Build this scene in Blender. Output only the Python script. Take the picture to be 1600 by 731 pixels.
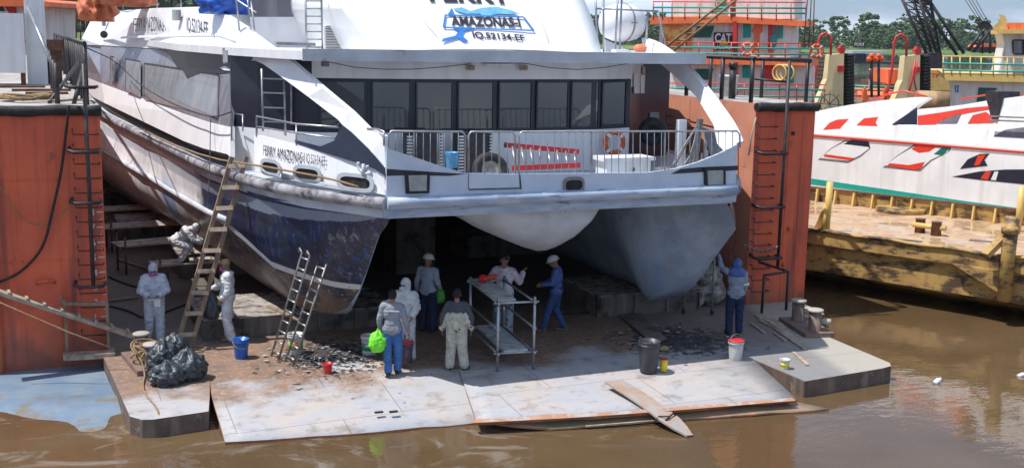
import bpy, bmesh, math, random
from mathutils import Vector, Matrix, noise
random.seed(7)
scene = bpy.context.scene
for o in list(bpy.data.objects): bpy.data.objects.remove(o)
COL = scene.collection
# ---------------------------------------------------------------- camera
CF, CX, CY, CH = 1800.0, 800.0, 365.5, 6.45
PITCH = math.atan((365.5-54)/1800); YAW = math.radians(22.6); ROLL = math.atan(.018)
FW = Vector((math.sin(YAW)*math.cos(PITCH), math.cos(YAW)*math.cos(PITCH), -math.sin(PITCH)))
_rt = Vector((math.cos(YAW), -math.sin(YAW), 0)); _up = _rt.cross(FW)
RT = _rt*math.cos(ROLL)+_up*math.sin(ROLL); UP = _up*math.cos(ROLL)-_rt*math.sin(ROLL)
CAMP = Vector((0, 0, CH))
cd = bpy.data.cameras.new('camera'); cam = bpy.data.objects.new('camera', cd); COL.objects.link(cam)
cd.sensor_width = 36; cd.lens = CF/1600*36; cd.clip_start = .1; cd.clip_end = 8000
m = Matrix((RT, UP, -FW)).transposed().to_4x4(); m.translation = CAMP; cam.matrix_world = m
scene.camera = cam
# ---------------------------------------------------------------- light
SUNV = Vector((-1.66, .30, 3.4)).normalized()
w = bpy.data.worlds.new('World'); scene.world = w; w.use_nodes = True
nt = w.node_tree; nt.nodes.clear()
wo = nt.nodes.new('ShaderNodeOutputWorld'); bg = nt.nodes.new('ShaderNodeBackground'); sk = nt.nodes.new('ShaderNodeTexSky')
sk.sky_type = 'NISHITA'; sk.sun_disc = False; sk.sun_elevation = math.asin(SUNV.z); sk.sun_rotation = math.atan2(SUNV.x, SUNV.y)
sk.air_density = 1.0; sk.dust_density = .25; sk.ozone_density = 2.5
bg.inputs[1].default_value = .10
tc = nt.nodes.new('ShaderNodeTexCoord'); mp = nt.nodes.new('ShaderNodeMapping'); mp.inputs['Scale'].default_value = (1, 1, 4.5)
nz = nt.nodes.new('ShaderNodeTexNoise'); nz.inputs['Scale'].default_value = 2.6; nz.inputs['Detail'].default_value = 9; nz.inputs['Roughness'].default_value = .58
cr = nt.nodes.new('ShaderNodeValToRGB'); cr.color_ramp.elements[0].position = .45; cr.color_ramp.elements[1].position = .62
n2 = nt.nodes.new('ShaderNodeTexNoise'); n2.inputs['Scale'].default_value = 7; n2.inputs['Detail'].default_value = 8
cc = nt.nodes.new('ShaderNodeValToRGB'); cc.color_ramp.elements[0].position = .35; cc.color_ramp.elements[1].position = .68
cc.color_ramp.elements[0].color = (3.4, 4.3, 5.8, 1); cc.color_ramp.elements[1].color = (8.2, 8.6, 9.2, 1)
mx = nt.nodes.new('ShaderNodeMix'); mx.data_type = 'RGBA'
L = nt.links.new
mb_ = nt.nodes.new('ShaderNodeMix'); mb_.data_type = 'RGBA'; mb_.inputs['Factor'].default_value = .6; mb_.inputs['B'].default_value = (1.7, 3.2, 6.0, 1); L(sk.outputs[0], mb_.inputs['A'])
L(tc.outputs['Generated'], mp.inputs[0]); L(mp.outputs[0], nz.inputs[0]); L(mp.outputs[0], n2.inputs[0]); L(nz.outputs[0], cr.inputs[0]); L(n2.outputs[0], cc.inputs[0])
L(cr.outputs[0], mx.inputs['Factor']); sz_ = nt.nodes.new('ShaderNodeSeparateXYZ'); L(tc.outputs['Generated'], sz_.inputs[0])
el = nt.nodes.new('ShaderNodeMapRange'); el.interpolation_type = 'SMOOTHSTEP'; el.inputs[1].default_value = .10; el.inputs[2].default_value = .42; el.inputs[3].default_value = 1.45; el.inputs[4].default_value = 1.3; L(sz_.outputs[2], el.inputs[0])
cb = nt.nodes.new('ShaderNodeVectorMath'); cb.operation = 'SCALE'; L(cc.outputs[0], cb.inputs[0]); L(el.outputs[0], cb.inputs['Scale'])
L(mb_.outputs['Result'], mx.inputs['A']); L(cb.outputs[0], mx.inputs['B']); L(mx.outputs['Result'], bg.inputs[0]); L(bg.outputs[0], wo.inputs[0])
sd = bpy.data.lights.new('sun', 'SUN'); sd.energy = 4.7; sd.angle = math.radians(.5); sd.color = (1, .95, .88)
so = bpy.data.objects.new('sun', sd); COL.objects.link(so); so.rotation_euler = SUNV.to_track_quat('Z', 'Y').to_euler(); so.location = (0, 0, 60)
scene.view_settings.view_transform = 'Standard'; scene.view_settings.look = 'None'
scene.view_settings.exposure = .24; scene.view_settings.gamma = 1; scene.view_settings.use_curve_mapping = False
# ---------------------------------------------------------------- photo measurements -> places in the world
def ray(px, py): return FW+RT*((px-CX)/CF)+UP*((CY-py)/CF)
def atz(px, py, z=0.): r = ray(px, py); return CAMP+r*((z-CH)/r.z)
def aty(px, py, y): r = ray(px, py); return CAMP+r*(y/r.y)
def atx(px, py, x): r = ray(px, py); return CAMP+r*(x/r.x)
def atd(px, py, d): return CAMP+ray(px, py)*d
def atpl(px, py, p0, n): r = ray(px, py); return CAMP+r*((Vector(p0)-CAMP).dot(n)/r.dot(n))
# ---------------------------------------------------------------- helpers
ROOT = {}
def tag(o, label=None, cat=None, group=None, kind=None):
    if label: o['label'] = label
    if cat: o['category'] = cat
    if group: o['group'] = group
    if kind: o['kind'] = kind
    return o
def thing(name, label, cat, loc=(0, 0, 0), rz=0, group=None):
    o = bpy.data.objects.new(name, None); COL.objects.link(o); o.location = loc; o.rotation_euler = (0, 0, rz)
    o.empty_display_size = .2; ROOT[o.name] = Vector(loc); return tag(o, label, cat, group)
def frame(u):
    u = u.normalized(); a = Vector((0, 0, 1)) if abs(u.z) < .95 else Vector((1, 0, 0))
    v = u.cross(a).normalized(); return v, u.cross(v).normalized()
class MB:
    def __init__(s): s.v = []; s.f = []; s.mi = []; s.sm = []; s.cur = 0
    def add(s, vs, fs, smooth=False):
        b = len(s.v); s.v += [Vector(v) for v in vs]
        for f in fs: s.f.append([b+i for i in f]); s.mi.append(s.cur); s.sm.append(smooth)
        return s
    def mat(s, i): s.cur = i; return s
    def box(s, c, sz, rz=0, m=None):
        x, y, z = sz[0]/2, sz[1]/2, sz[2]/2; c = Vector(c)
        R = Matrix.Rotation(rz, 3, 'Z') if m is None else m
        vs = [c+R@Vector(p) for p in ((-x,-y,-z),(x,-y,-z),(x,y,-z),(-x,y,-z),(-x,-y,z),(x,-y,z),(x,y,z),(-x,y,z))]
        return s.add(vs, ((0,3,2,1),(4,5,6,7),(0,1,5,4),(1,2,6,5),(2,3,7,6),(3,0,4,7)))
    def bar(s, a, b, w, h=None, up=None):
        a = Vector(a); b = Vector(b); d = b-a; u = d.normalized(); h = h or w
        if up is None: v, n = frame(u)
        else: v = u.cross(Vector(up)).normalized(); n = v.cross(u).normalized()
        R = Matrix((v, u, n)).transposed(); return s.box((a+b)/2, (w, d.length, h), m=R)
    def tube(s, pts, r, n=8, cap=True):
        pts = [Vector(p) for p in pts]; rs = r if isinstance(r, (list, tuple)) else [r]*len(pts); vs = []; fs = []
        d0 = (pts[1]-pts[0]).normalized(); v, _ = frame(d0)
        for i, p in enumerate(pts):
            d = (pts[min(i+1, len(pts)-1)]-pts[max(i-1, 0)]).normalized()
            v = (v-d*v.dot(d)).normalized(); q = d.cross(v)
            for k in range(n): t = 2*math.pi*k/n; vs.append(p+(v*math.cos(t)+q*math.sin(t))*rs[i])
        for i in range(len(pts)-1):
            for k in range(n): fs.append((i*n+k, i*n+(k+1)%n, (i+1)*n+(k+1)%n, (i+1)*n+k))
        s.add(vs, fs, True)
        if cap: s.add(vs[:n][::-1], [tuple(range(n))]); s.add(vs[-n:], [tuple(range(n))])
        return s
    def lathe(s, c, prof, n=20, axis=(0, 0, 1)):
        c = Vector(c); ax = Vector(axis).normalized(); v, q = frame(ax); vs = []; fs = []
        for (r, h) in prof:
            for k in range(n): t = 2*math.pi*k/n; vs.append(c+ax*h+(v*math.cos(t)+q*math.sin(t))*r)
        for i in range(len(prof)-1):
            for k in range(n): fs.append((i*n+k, (i+1)*n+k, (i+1)*n+(k+1)%n, i*n+(k+1)%n))
        fs2 = [tuple(range(n)), tuple(range((len(prof)-1)*n, len(prof)*n))[::-1]]
        s.add(vs, fs, True); s.add(vs, fs2); return s
    def prism(s, poly, ext):
        n = len(poly); poly = [Vector(p) for p in poly]; e = Vector(ext)
        vs = poly+[p+e for p in poly]
        return s.add(vs, [tuple(range(n))[::-1], tuple(range(n, 2*n))]+[(i, (i+1)%n, n+(i+1)%n, n+i) for i in range(n)])
    def quad(s, a, b, c, d): return s.add([a, b, c, d], [(0, 1, 2, 3)])
    def grid(s, rows, smooth=True, closed=False):
        vs = [p for r in rows for p in r]; n = len(rows[0]); fs = []
        for i in range(len(rows)-1):
            for k in range(n if closed else n-1): fs.append((i*n+k, i*n+(k+1)%n, (i+1)*n+(k+1)%n, (i+1)*n+k))
        return s.add(vs, fs, smooth)
    def torus(s, c, R, r, axis, n=24, m=8, arc=1.0):
        c = Vector(c); v, q = frame(Vector(axis)); pts = []
        for k in range(n+1 if arc < 1 else n): t = 2*math.pi*arc*k/n; pts.append(c+(v*math.cos(t)+q*math.sin(t))*R)
        if arc >= 1:
            rows = []; ax = Vector(axis).normalized()
            for p in pts:
                d = (p-c).normalized(); rows.append([p+(d*math.cos(2*math.pi*j/m)+ax*math.sin(2*math.pi*j/m))*r for j in range(m)])
            rows.append(rows[0]); return s.grid(rows, True, True)
        return s.tube(pts, r, m)
    def build(s, name, mats, parent=None, world=True, fix=True):
        me = bpy.data.meshes.new(name); off = Vector((0, 0, 0))
        if parent is not None and world: off = ROOT[parent.name]
        me.from_pydata([tuple(v-off) for v in s.v], [], s.f)
        for mm in (mats if isinstance(mats, (list, tuple)) else [mats]): me.materials.append(mm)
        for p, i, sm in zip(me.polygons, s.mi, s.sm): p.material_index = i; p.use_smooth = sm
        if fix:
            b = bmesh.new(); b.from_mesh(me); bmesh.ops.remove_doubles(b, verts=b.verts, dist=1e-5); bmesh.ops.recalc_face_normals(b, faces=b.faces); b.to_mesh(me); b.free()
        me.update(); o = bpy.data.objects.new(name, me); COL.objects.link(o)
        if parent is not None:
            o.parent = parent; ROOT[o.name] = ROOT[parent.name]
        return o
def struct(mb, name, mats): o = mb.build(name, mats); o['kind'] = 'structure'; return o
def solo(mb, name, mats, label, cat, group=None, kind=None, loc=None):
    """a thing that is one mesh; verts in world coordinates"""
    o = mb.build(name, mats); c = Vector(loc) if loc else None
    if c is None:
        vs = [v.co for v in o.data.vertices]; c = Vector((sum(v.x for v in vs)/len(vs), sum(v.y for v in vs)/len(vs), min(v.z for v in vs)))
    for v in o.data.vertices: v.co -= c
    o.location = c; ROOT[o.name] = c; return tag(o, label, cat, group, kind)
def copy_tree(o, parent=None):
    c = o.copy(); COL.objects.link(c); c.parent = parent
    for ch in [k for k in bpy.data.objects if k.parent == o]: copy_tree(ch, c)
    return c
def text(name, s, org, xd, yd, h, mt, parent, width=None, ext=.006, bold=.0, shear=0):
    cu = bpy.data.curves.new(name, 'FONT'); cu.body = s; cu.size = 1; cu.extrude = 0; cu.offset = bold; cu.shear = shear
    t = bpy.data.objects.new('tmp', cu); COL.objects.link(t); dg = bpy.context.evaluated_depsgraph_get(); dg.update()
    me = bpy.data.meshes.new_from_object(t.evaluated_get(dg)); bpy.data.objects.remove(t)
    xs = [v.co.x for v in me.vertices]; ys = [v.co.y for v in me.vertices]
    x0, x1, y0, y1 = min(xs), max(xs), min(ys), max(ys); xd = Vector(xd).normalized(); yd = Vector(yd).normalized(); n = xd.cross(yd)
    kx = (width/(x1-x0)) if width else h/(y1-y0); ky = h/(y1-y0)
    off = ROOT[parent.name] if parent is not None else Vector((0, 0, 0))
    for v in me.vertices: v.co = Vector(org)+xd*((v.co.x-x0)*kx)+yd*((v.co.y-y0)*ky)+n*ext-off
    me.materials.clear(); me.materials.append(mt); o = bpy.data.objects.new(name, me); COL.objects.link(o)
    if parent is not None: o.parent = parent; ROOT[o.name] = ROOT[parent.name]
    return o
# ---------------------------------------------------------------- materials
def mat(name, base, rough=.6, metal=0, var=None, scale=2., lo=.4, hi=.62, bump=0, bscale=25, streak=None, dirt=None, dscale=1.2, dlo=.55, dhi=.62, spec=.5, stretch=(1, 1, 1), rvar=0, alpha=None, trans=0):
    mt = bpy.data.materials.new(name); mt.use_nodes = True; nt = mt.node_tree; b = nt.nodes['Principled BSDF']; L = nt.links.new
    b.inputs['Roughness'].default_value = rough; b.inputs['Metallic'].default_value = metal; b.inputs['Specular IOR Level'].default_value = spec
    if trans: b.inputs['Transmission Weight'].default_value = trans
    ge = nt.nodes.new('ShaderNodeTexCoord'); base = tuple(base)+(1,); last = None
    def nz(sc, st=(1, 1, 1), det=7, ro=.6):
        mp = nt.nodes.new('ShaderNodeMapping'); mp.inputs['Scale'].default_value = st; n = nt.nodes.new('ShaderNodeTexNoise')
        n.inputs['Scale'].default_value = sc; n.inputs['Detail'].default_value = det; n.inputs['Roughness'].default_value = ro
        L(ge.outputs['Object'], mp.inputs[0]); L(mp.outputs[0], n.inputs[0]); return n
    def lay(n, a, bb, last, c2):
        r = nt.nodes.new('ShaderNodeValToRGB'); r.color_ramp.elements[0].position = a; r.color_ramp.elements[1].position = bb; L(n.outputs[0], r.inputs[0])
        mx = nt.nodes.new('ShaderNodeMix'); mx.data_type = 'RGBA'; L(r.outputs[0], mx.inputs['Factor'])
        if last is None: mx.inputs['A'].default_value = base
        else: L(last, mx.inputs['A'])
        mx.inputs['B'].default_value = tuple(c2)+(1,); return mx.outputs['Result']
    var = var or tuple(c*.8 for c in base[:3])
    last = lay(nz(scale, stretch), lo, hi, last, var)
    if streak: last = lay(nz(3.5, (1, 1, .07), 6), .5, .72, last, streak)
    if dirt: last = lay(nz(dscale, stretch, 10, .68), dlo, dhi, last, dirt)
    L(last, b.inputs['Base Color'])
    if rvar:
        mr = nt.nodes.new('ShaderNodeMapRange'); mr.inputs['To Min'].default_value = max(.02, rough-rvar); mr.inputs['To Max'].default_value = min(1, rough+rvar); L(nz(scale*1.7).outputs[0], mr.inputs[0]); L(mr.outputs[0], b.inputs['Roughness'])
    if bump:
        bp = nt.nodes.new('ShaderNodeBump'); bp.inputs['Strength'].default_value = bump; bp.inputs['Distance'].default_value = .02; L(nz(bscale).outputs[0], bp.inputs['Height']); L(bp.outputs[0], b.inputs['Normal'])
    return mt
M = {}
M['dock_red'] = mat('dock_red', (.74, .135, .055), .55, var=(.60, .105, .05), scale=.8, streak=(.25, .06, .045), dirt=(.18, .05, .035), dscale=2.2, dlo=.6, dhi=.72, bump=.12, bscale=8)
M['dock_red_sunlit'] = mat('dock_red_sunlit', (.66, .28, .18), .7, var=(.57, .22, .14), scale=1.2, streak=(.55, .26, .18), dirt=(.25, .09, .06), dscale=2.5, dlo=.62, dhi=.7, bump=.1, bscale=8)  # paler copy of the dock red for side faces, sunlight put into the colour
M['rusty'] = mat('rusty', (.10, .05, .035), .85, var=(.2, .09, .05), scale=6, bump=.3)
M['black_steel'] = mat('black_steel', (.018, .018, .024), .5, var=(.05, .04, .04), scale=6, bump=.15)
M['black_rubber'] = mat('black_rubber', (.012, .012, .013), .7, var=(.03, .03, .03), scale=9, bump=.3)
M['wing_top'] = mat('wing_top', (.42, .40, .38), .8, var=(.30, .27, .25), scale=2.5, dirt=(.16, .10, .075), dscale=2, dlo=.55, dhi=.66)
M['white'] = mat('white_paint', (.78, .79, .80), .35, var=(.70, .71, .73), scale=1.3, streak=(.58, .57, .55), dirt=(.45, .36, .28), dscale=3, dlo=.68, dhi=.76)
M['white_clean'] = mat('white_clean', (.82, .83, .84), .35, var=(.76, .77, .79), scale=1.1, bump=.04, bscale=3)
M['navy'] = mat('navy_paint', (.014, .018, .036), .35, var=(.02, .024, .042), scale=2)
M['grey_band'] = mat('grey_band', (.135, .13, .16), .25, var=(.18, .17, .20), scale=.9, streak=(.25, .24, .26))
M['glass_dark'] = mat('glass_dark', (.012, .015, .022), .04, var=(.02, .022, .03), scale=1, spec=.9)
M['fender'] = mat('fender_paint', (.45, .52, .62), .5, var=(.28, .36, .50), scale=2.5, dirt=(.10, .12, .17), dscale=4, dlo=.56, dhi=.68, stretch=(.5, .5, 3), bump=.15)
M['fender_side'] = mat('fender_side', (.38, .38, .41), .6, var=(.16, .15, .18), scale=2, dirt=(.06, .05, .06), dscale=3, dlo=.5, dhi=.62, bump=.2)
M['alu'] = mat('galvanised', (.45, .46, .48), .38, .7, var=(.32, .32, .33), scale=6)
M['steel_dull'] = mat('steel_dull', (.28, .28, .29), .5, .5, var=(.2, .19, .18), scale=8)
M['wood'] = mat('weathered_wood', (.30, .22, .15), .85, var=(.20, .14, .10), scale=5, stretch=(4, 4, .6), bump=.3)
M['wood_pale'] = mat('pale_wood', (.42, .34, .26), .85, var=(.27, .20, .15), scale=5, bump=.3)
M['rope'] = mat('rope', (.34, .23, .12), .9, var=(.2, .13, .07), scale=30, bump=.5, bscale=80)
M['rope_pale'] = mat('rope_pale', (.42, .38, .31), .9, var=(.28, .24, .18), scale=30, bump=.5, bscale=80)
M['orange'] = mat('orange_paint', (.75, .12, .03), .45, var=(.62, .10, .03), scale=3)
M['red'] = mat('red_paint', (.62, .03, .03), .4, var=(.5, .03, .03), scale=3)
M['blue_plastic'] = mat('blue_plastic', (.01, .12, .50), .35, var=(.015, .10, .42), scale=5)
M['lime'] = mat('lime_bag', (.22, .85, .04), .4, var=(.16, .7, .03), scale=12, bump=.5, bscale=18)
M['green_bag'] = mat('green_bag', (.10, .45, .05), .4, var=(.08, .35, .04), scale=12, bump=.5, bscale=18)
M['teal'] = mat('teal_paint', (.01, .36, .30), .45, var=(.01, .30, .26), scale=3)
M['yellow'] = mat('yellow_paint', (.72, .50, .16), .5, var=(.62, .42, .13), scale=2, dirt=(.3, .16, .06), dscale=3, dlo=.66, dhi=.75)
M['cream'] = mat('cream_paint', (.74, .62, .34), .5, var=(.66, .55, .3), scale=1.5, streak=(.6, .46, .25))
M['lettering'] = mat('dark_lettering', (.04, .035, .05), .5)
M['floor_iron'] = M['rusty']

M['glass_dark'].node_tree.nodes['Principled BSDF'].inputs['IOR'].default_value = 1.65
def tide(mt, z0, z1, col):
    nt = mt.node_tree; b = nt.nodes['Principled BSDF']; src = b.inputs['Base Color'].links[0].from_socket; g_ = nt.nodes.new('ShaderNodeNewGeometry'); sp = nt.nodes.new('ShaderNodeSeparateXYZ'); nt.links.new(g_.outputs['Position'], sp.inputs[0])
    n = nt.nodes.new('ShaderNodeTexNoise'); n.inputs['Scale'].default_value = 2.2; n.inputs['Detail'].default_value = 8; nt.links.new(g_.outputs['Position'], n.inputs[0])
    a = nt.nodes.new('ShaderNodeMath'); a.operation = 'MULTIPLY_ADD'; a.inputs[1].default_value = 1.6; nt.links.new(n.outputs[0], a.inputs[0]); nt.links.new(sp.outputs[2], a.inputs[2])
    r = nt.nodes.new('ShaderNodeMapRange'); r.inputs[1].default_value = z0+.8; r.inputs[2].default_value = z1+.8; r.inputs[3].default_value = .75; r.inputs[4].default_value = 0; nt.links.new(a.outputs[0], r.inputs[0])
    m = nt.nodes.new('ShaderNodeMix'); m.data_type = 'RGBA'; nt.links.new(r.outputs[0], m.inputs['Factor']); nt.links.new(src, m.inputs['A']); m.inputs['B'].default_value = tuple(col)+(1,); nt.links.new(m.outputs['Result'], b.inputs['Base Color'])
tide(M['dock_red'], -.1, .75, (.17, .075, .05)); tide(M['dock_red_sunlit'], 0, 1.2, (.20, .11, .08))
# ================================================================ SETTING
WZ = -.325
def deck_material():
    mt = bpy.data.materials.new('dock_floor_paint'); mt.use_nodes = True; nt = mt.node_tree; b = nt.nodes['Principled BSDF']; L = nt.links.new
    g = nt.nodes.new('ShaderNodeNewGeometry'); sp = nt.nodes.new('ShaderNodeSeparateXYZ'); L(g.outputs['Position'], sp.inputs[0])
    def nz(sc, det=9, ro=.62, st=(1, 1, 1), dist=0):
        mp = nt.nodes.new('ShaderNodeMapping'); mp.inputs['Scale'].default_value = st; n = nt.nodes.new('ShaderNodeTexNoise'); n.inputs['Distortion'].default_value = dist
        n.inputs['Scale'].default_value = sc; n.inputs['Detail'].default_value = det; n.inputs['Roughness'].default_value = ro; L(g.outputs['Position'], mp.inputs[0]); L(mp.outputs[0], n.inputs[0]); return n.outputs[0]
    def ramp(v, a, c):
        r = nt.nodes.new('ShaderNodeMapRange'); r.interpolation_type = 'SMOOTHSTEP'; r.inputs[1].default_value = a; r.inputs[2].default_value = c; L(v, r.inputs[0]); return r.outputs[0]
    def mth(op, a, c):
        m = nt.nodes.new('ShaderNodeMath'); m.operation = op
        for i, q in enumerate((a, c)):
            if isinstance(q, (int, float)): m.inputs[i].default_value = q
            else: L(q, m.inputs[i])
        return m.outputs[0]
    def mix(f, a, c):
        m = nt.nodes.new('ShaderNodeMix'); m.data_type = 'RGBA'
        for i, q in (('Factor', f), ('A', a), ('B', c)):
            if isinstance(q, tuple): m.inputs[i].default_value = q+(1,)
            elif isinstance(q, (int, float)): m.inputs[i].default_value = q
            else: L(q, m.inputs[i])
        return m.outputs['Result']
    pale = mix(ramp(nz(.9), .38, .66), (.38, .385, .41), (.44, .39, .36))
    pale = mix(mth('MULTIPLY', ramp(nz(3.2, st=(1, 2.2, 1)), .50, .70), .45), pale, (.26, .31, .42))
    pale = mix(mth('MULTIPLY', ramp(nz(2.3), .52, .68), .8), pale, (.26, .22, .20))
    rust = mix(ramp(nz(2.2), .35, .65), (.27, .155, .10), (.17, .12, .09))
    rust = mix(ramp(nz(9), .5, .68), rust, (.30, .25, .22))
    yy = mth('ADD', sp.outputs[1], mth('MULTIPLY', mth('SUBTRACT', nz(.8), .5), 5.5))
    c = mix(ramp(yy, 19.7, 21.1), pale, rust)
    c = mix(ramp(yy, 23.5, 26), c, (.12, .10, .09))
    # grey blue worn paint on the right half of the floor
    xx = mth('ADD', sp.outputs[0], mth('MULTIPLY', mth('SUBTRACT', nz(1.1), .5), 3))
    c = mix(mth('MULTIPLY', ramp(xx, 11.5, 13.5), .75), c, (.16, .155, .15))
    c = mix(mth('MULTIPLY', ramp(mth('ADD', sp.outputs[0], mth('MULTIPLY', sp.outputs[1], -.25)), 9.9, 10.35), .8), c, (.40, .37, .31))  # sunlit corner beyond the ferry's shadow edge, painted in as cream
    # black scraped antifouling, blotchy, around the two bows
    def blob(cx, cy, rx, ry):
        a = mth('DIVIDE', mth('SUBTRACT', sp.outputs[0], cx), rx); d = mth('DIVIDE', mth('SUBTRACT', sp.outputs[1], cy), ry)
        r = mth('SQRT', mth('ADD', mth('MULTIPLY', a, a), mth('MULTIPLY', d, d)), 0.); return mth('SUBTRACT', 1.25, r)
    for (cx, cy, rx, ry) in ((5.25, 22.2, 1.25, 1.5), (12.7, 20.9, 1.6, 1.5)):
        f = mth('ADD', blob(cx, cy, rx, ry), mth('MULTIPLY', mth('SUBTRACT', nz(5.5), .5), 3.2)); c = mix(mth('MULTIPLY', ramp(f, .45, .75), .9), c, (.03, .032, .04))
    f = mth('ADD', blob(5.55, 21.3, .8, .55), mth('MULTIPLY', mth('SUBTRACT', nz(6.5), .5), 3.4)); c = mix(mth('MULTIPLY', ramp(f, .6, .8), .8), c, (.52, .53, .54))
    c = mix(mth('MULTIPLY', ramp(nz(2.0, dist=.6), .66, .72), .7), c, (.40, .16, .08))
    c = mix(mth('MULTIPLY', ramp(nz(26, 4), .64, .72), .55), c, (.10, .08, .07))
    bk = nt.nodes.new('ShaderNodeTexBrick'); bk.inputs['Scale'].default_value = 1; bk.inputs['Brick Width'].default_value = 2.9; bk.inputs['Row Height'].default_value = 1.45; bk.inputs['Mortar Size'].default_value = .011; bk.inputs['Mortar Smooth'].default_value = .2; bk.offset = .37
    L(g.outputs['Position'], bk.inputs['Vector']); c = mix(mth('MULTIPLY', bk.outputs['Fac'], .55), c, (.11, .07, .055))
    c = mix(mth('MULTIPLY', ramp(nz(2.2, 8, .7, (1.2, 9, 1), .4), .60, .66), .5), c, (.20, .16, .14))
    c = mix(mth('MULTIPLY', ramp(nz(1.7, 8, .7, (7, 1.4, 1), .6), .62, .67), .4), c, (.52, .50, .47))
    L(c, b.inputs['Base Color']); b.inputs['Roughness'].default_value = .62
    rr = nt.nodes.new('ShaderNodeMapRange'); rr.inputs[3].default_value = .45; rr.inputs[4].default_value = .85; L(nz(2.), rr.inputs[0]); L(rr.outputs[0], b.inputs['Roughness'])
    bp = nt.nodes.new('ShaderNodeBump'); bp.inputs['Strength'].default_value = .35; bp.inputs['Distance'].default_value = .02; L(nz(6), bp.inputs['Height']); L(bp.outputs[0], b.inputs['Normal'])
    return mt
M['deck'] = deck_material()
def water_material():
    mt = bpy.data.materials.new('river_water'); mt.use_nodes = True; nt = mt.node_tree; b = nt.nodes['Principled BSDF']; L = nt.links.new
    g = nt.nodes.new('ShaderNodeNewGeometry')
    def nz(sc, det=5, st=(1, 1, 1), dist=0, ro=.5):
        mp = nt.nodes.new('ShaderNodeMapping'); mp.inputs['Scale'].default_value = st; mp.inputs['Rotation'].default_value = (0, 0, .4); n = nt.nodes.new('ShaderNodeTexNoise')
        n.inputs['Scale'].default_value = sc; n.inputs['Detail'].default_value = det; n.inputs['Distortion'].default_value = dist; n.inputs['Roughness'].default_value = ro; L(g.outputs['Position'], mp.inputs[0]); L(mp.outputs[0], n.inputs[0]); return n.outputs[0]
    def ramp(v, a, c):
        r = nt.nodes.new('ShaderNodeMapRange'); r.interpolation_type = 'SMOOTHSTEP'; r.inputs[1].default_value = a; r.inputs[2].default_value = c; L(v, r.inputs[0]); return r.outputs[0]
    def mix(f, a, c):
        m = nt.nodes.new('ShaderNodeMix'); m.data_type = 'RGBA'; L(f, m.inputs['Factor'])
        for i, q in (('A', a), ('B', c)):
            if isinstance(q, tuple): m.inputs[i].default_value = q+(1,)
            else: L(q, m.inputs[i])
        return m.outputs['Result']
    c = mix(ramp(nz(.35), .35, .65), (.098, .061, .030), (.125, .081, .042))
    # pale scum drifting on the water close to the apron
    sp = nt.nodes.new('ShaderNodeSeparateXYZ'); L(g.outputs['Position'], sp.inputs[0])
    def mth(op, a, cc):
        m = nt.nodes.new('ShaderNodeMath'); m.operation = op
        for i, q in enumerate((a, cc)):
            if isinstance(q, (int, float)): m.inputs[i].default_value = q
            else: L(q, m.inputs[i])
        return m.outputs[0]
    sc = ramp(nz(.5, 9, (1, 1.7, 1), 2.2, .62), .53, .66)
    near = ramp(mth('ADD', mth('ABSOLUTE', mth('SUBTRACT', sp.outputs[1], 17.6), 0), mth('MULTIPLY', sp.outputs[0], .33)), 4.6, 2.6)
    foam = mth('MULTIPLY', mth('MULTIPLY', sc, near), .35)
    c = mix(foam, c, (.38, .36, .33))
    L(c, b.inputs['Base Color']); b.inputs['IOR'].default_value = 1.5
    rr = mth('ADD', mth('MULTIPLY', foam, .45), .015); L(rr, b.inputs['Roughness'])
    cm = mth('ADD', mth('MULTIPLY', nz(2.2, 4, (1, 1.8, 1)), 1.0), mth('MULTIPLY', nz(9, 3, (1, 1.5, 1)), .06))
    bp = nt.nodes.new('ShaderNodeBump'); bp.inputs['Strength'].default_value = .028; bp.inputs['Distance'].default_value = .25; L(cm, bp.inputs['Height']); L(bp.outputs[0], b.inputs['Normal'])
    return mt
M['water'] = water_material()
mb = MB(); mb.quad((-3000, -300, WZ), (3500, -300, WZ), (3500, 4000, WZ), (-3000, 4000, WZ)); struct(mb, 'river_water', M['water'])

# dock floor slab
D0 = -.62
fl = [(1.02, 24.0), (1.25, 19.62), (1.42, 19.38), (1.6, 19.33), (2.52, 19.45), (2.66, 20.3), (2.8, 21.3), (8, 20.2), (13.35, 19.2), (13.42, 17.5), (15.45, 17.72), (15.75, 17.8), (15.88, 18.0), (16.05, 21.6), (17.25, 21.9), (17.5, 23.2), (17.5, 70), (1.1, 70)]
mb = MB(); mb.prism([(x, y, D0) for x, y in fl], (0, 0, -D0)); 
M['floor_side'] = mat('floor_side', (.16, .10, .08), .7, var=(.09, .07, .06), scale=3, streak=(.25, .2, .15), dirt=(.3, .25, .18), dscale=3, dlo=.6, dhi=.7, bump=.3)
for i in range(2, len(mb.mi)): mb.mi[i] = 1
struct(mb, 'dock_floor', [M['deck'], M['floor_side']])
M['wet_plate'] = mat('wet_plate', (.20, .17, .10), .25, var=(.30, .20, .13), scale=1.5, dirt=(.42, .24, .16), dscale=1.6, dlo=.5, dhi=.62, bump=.1)
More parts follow.
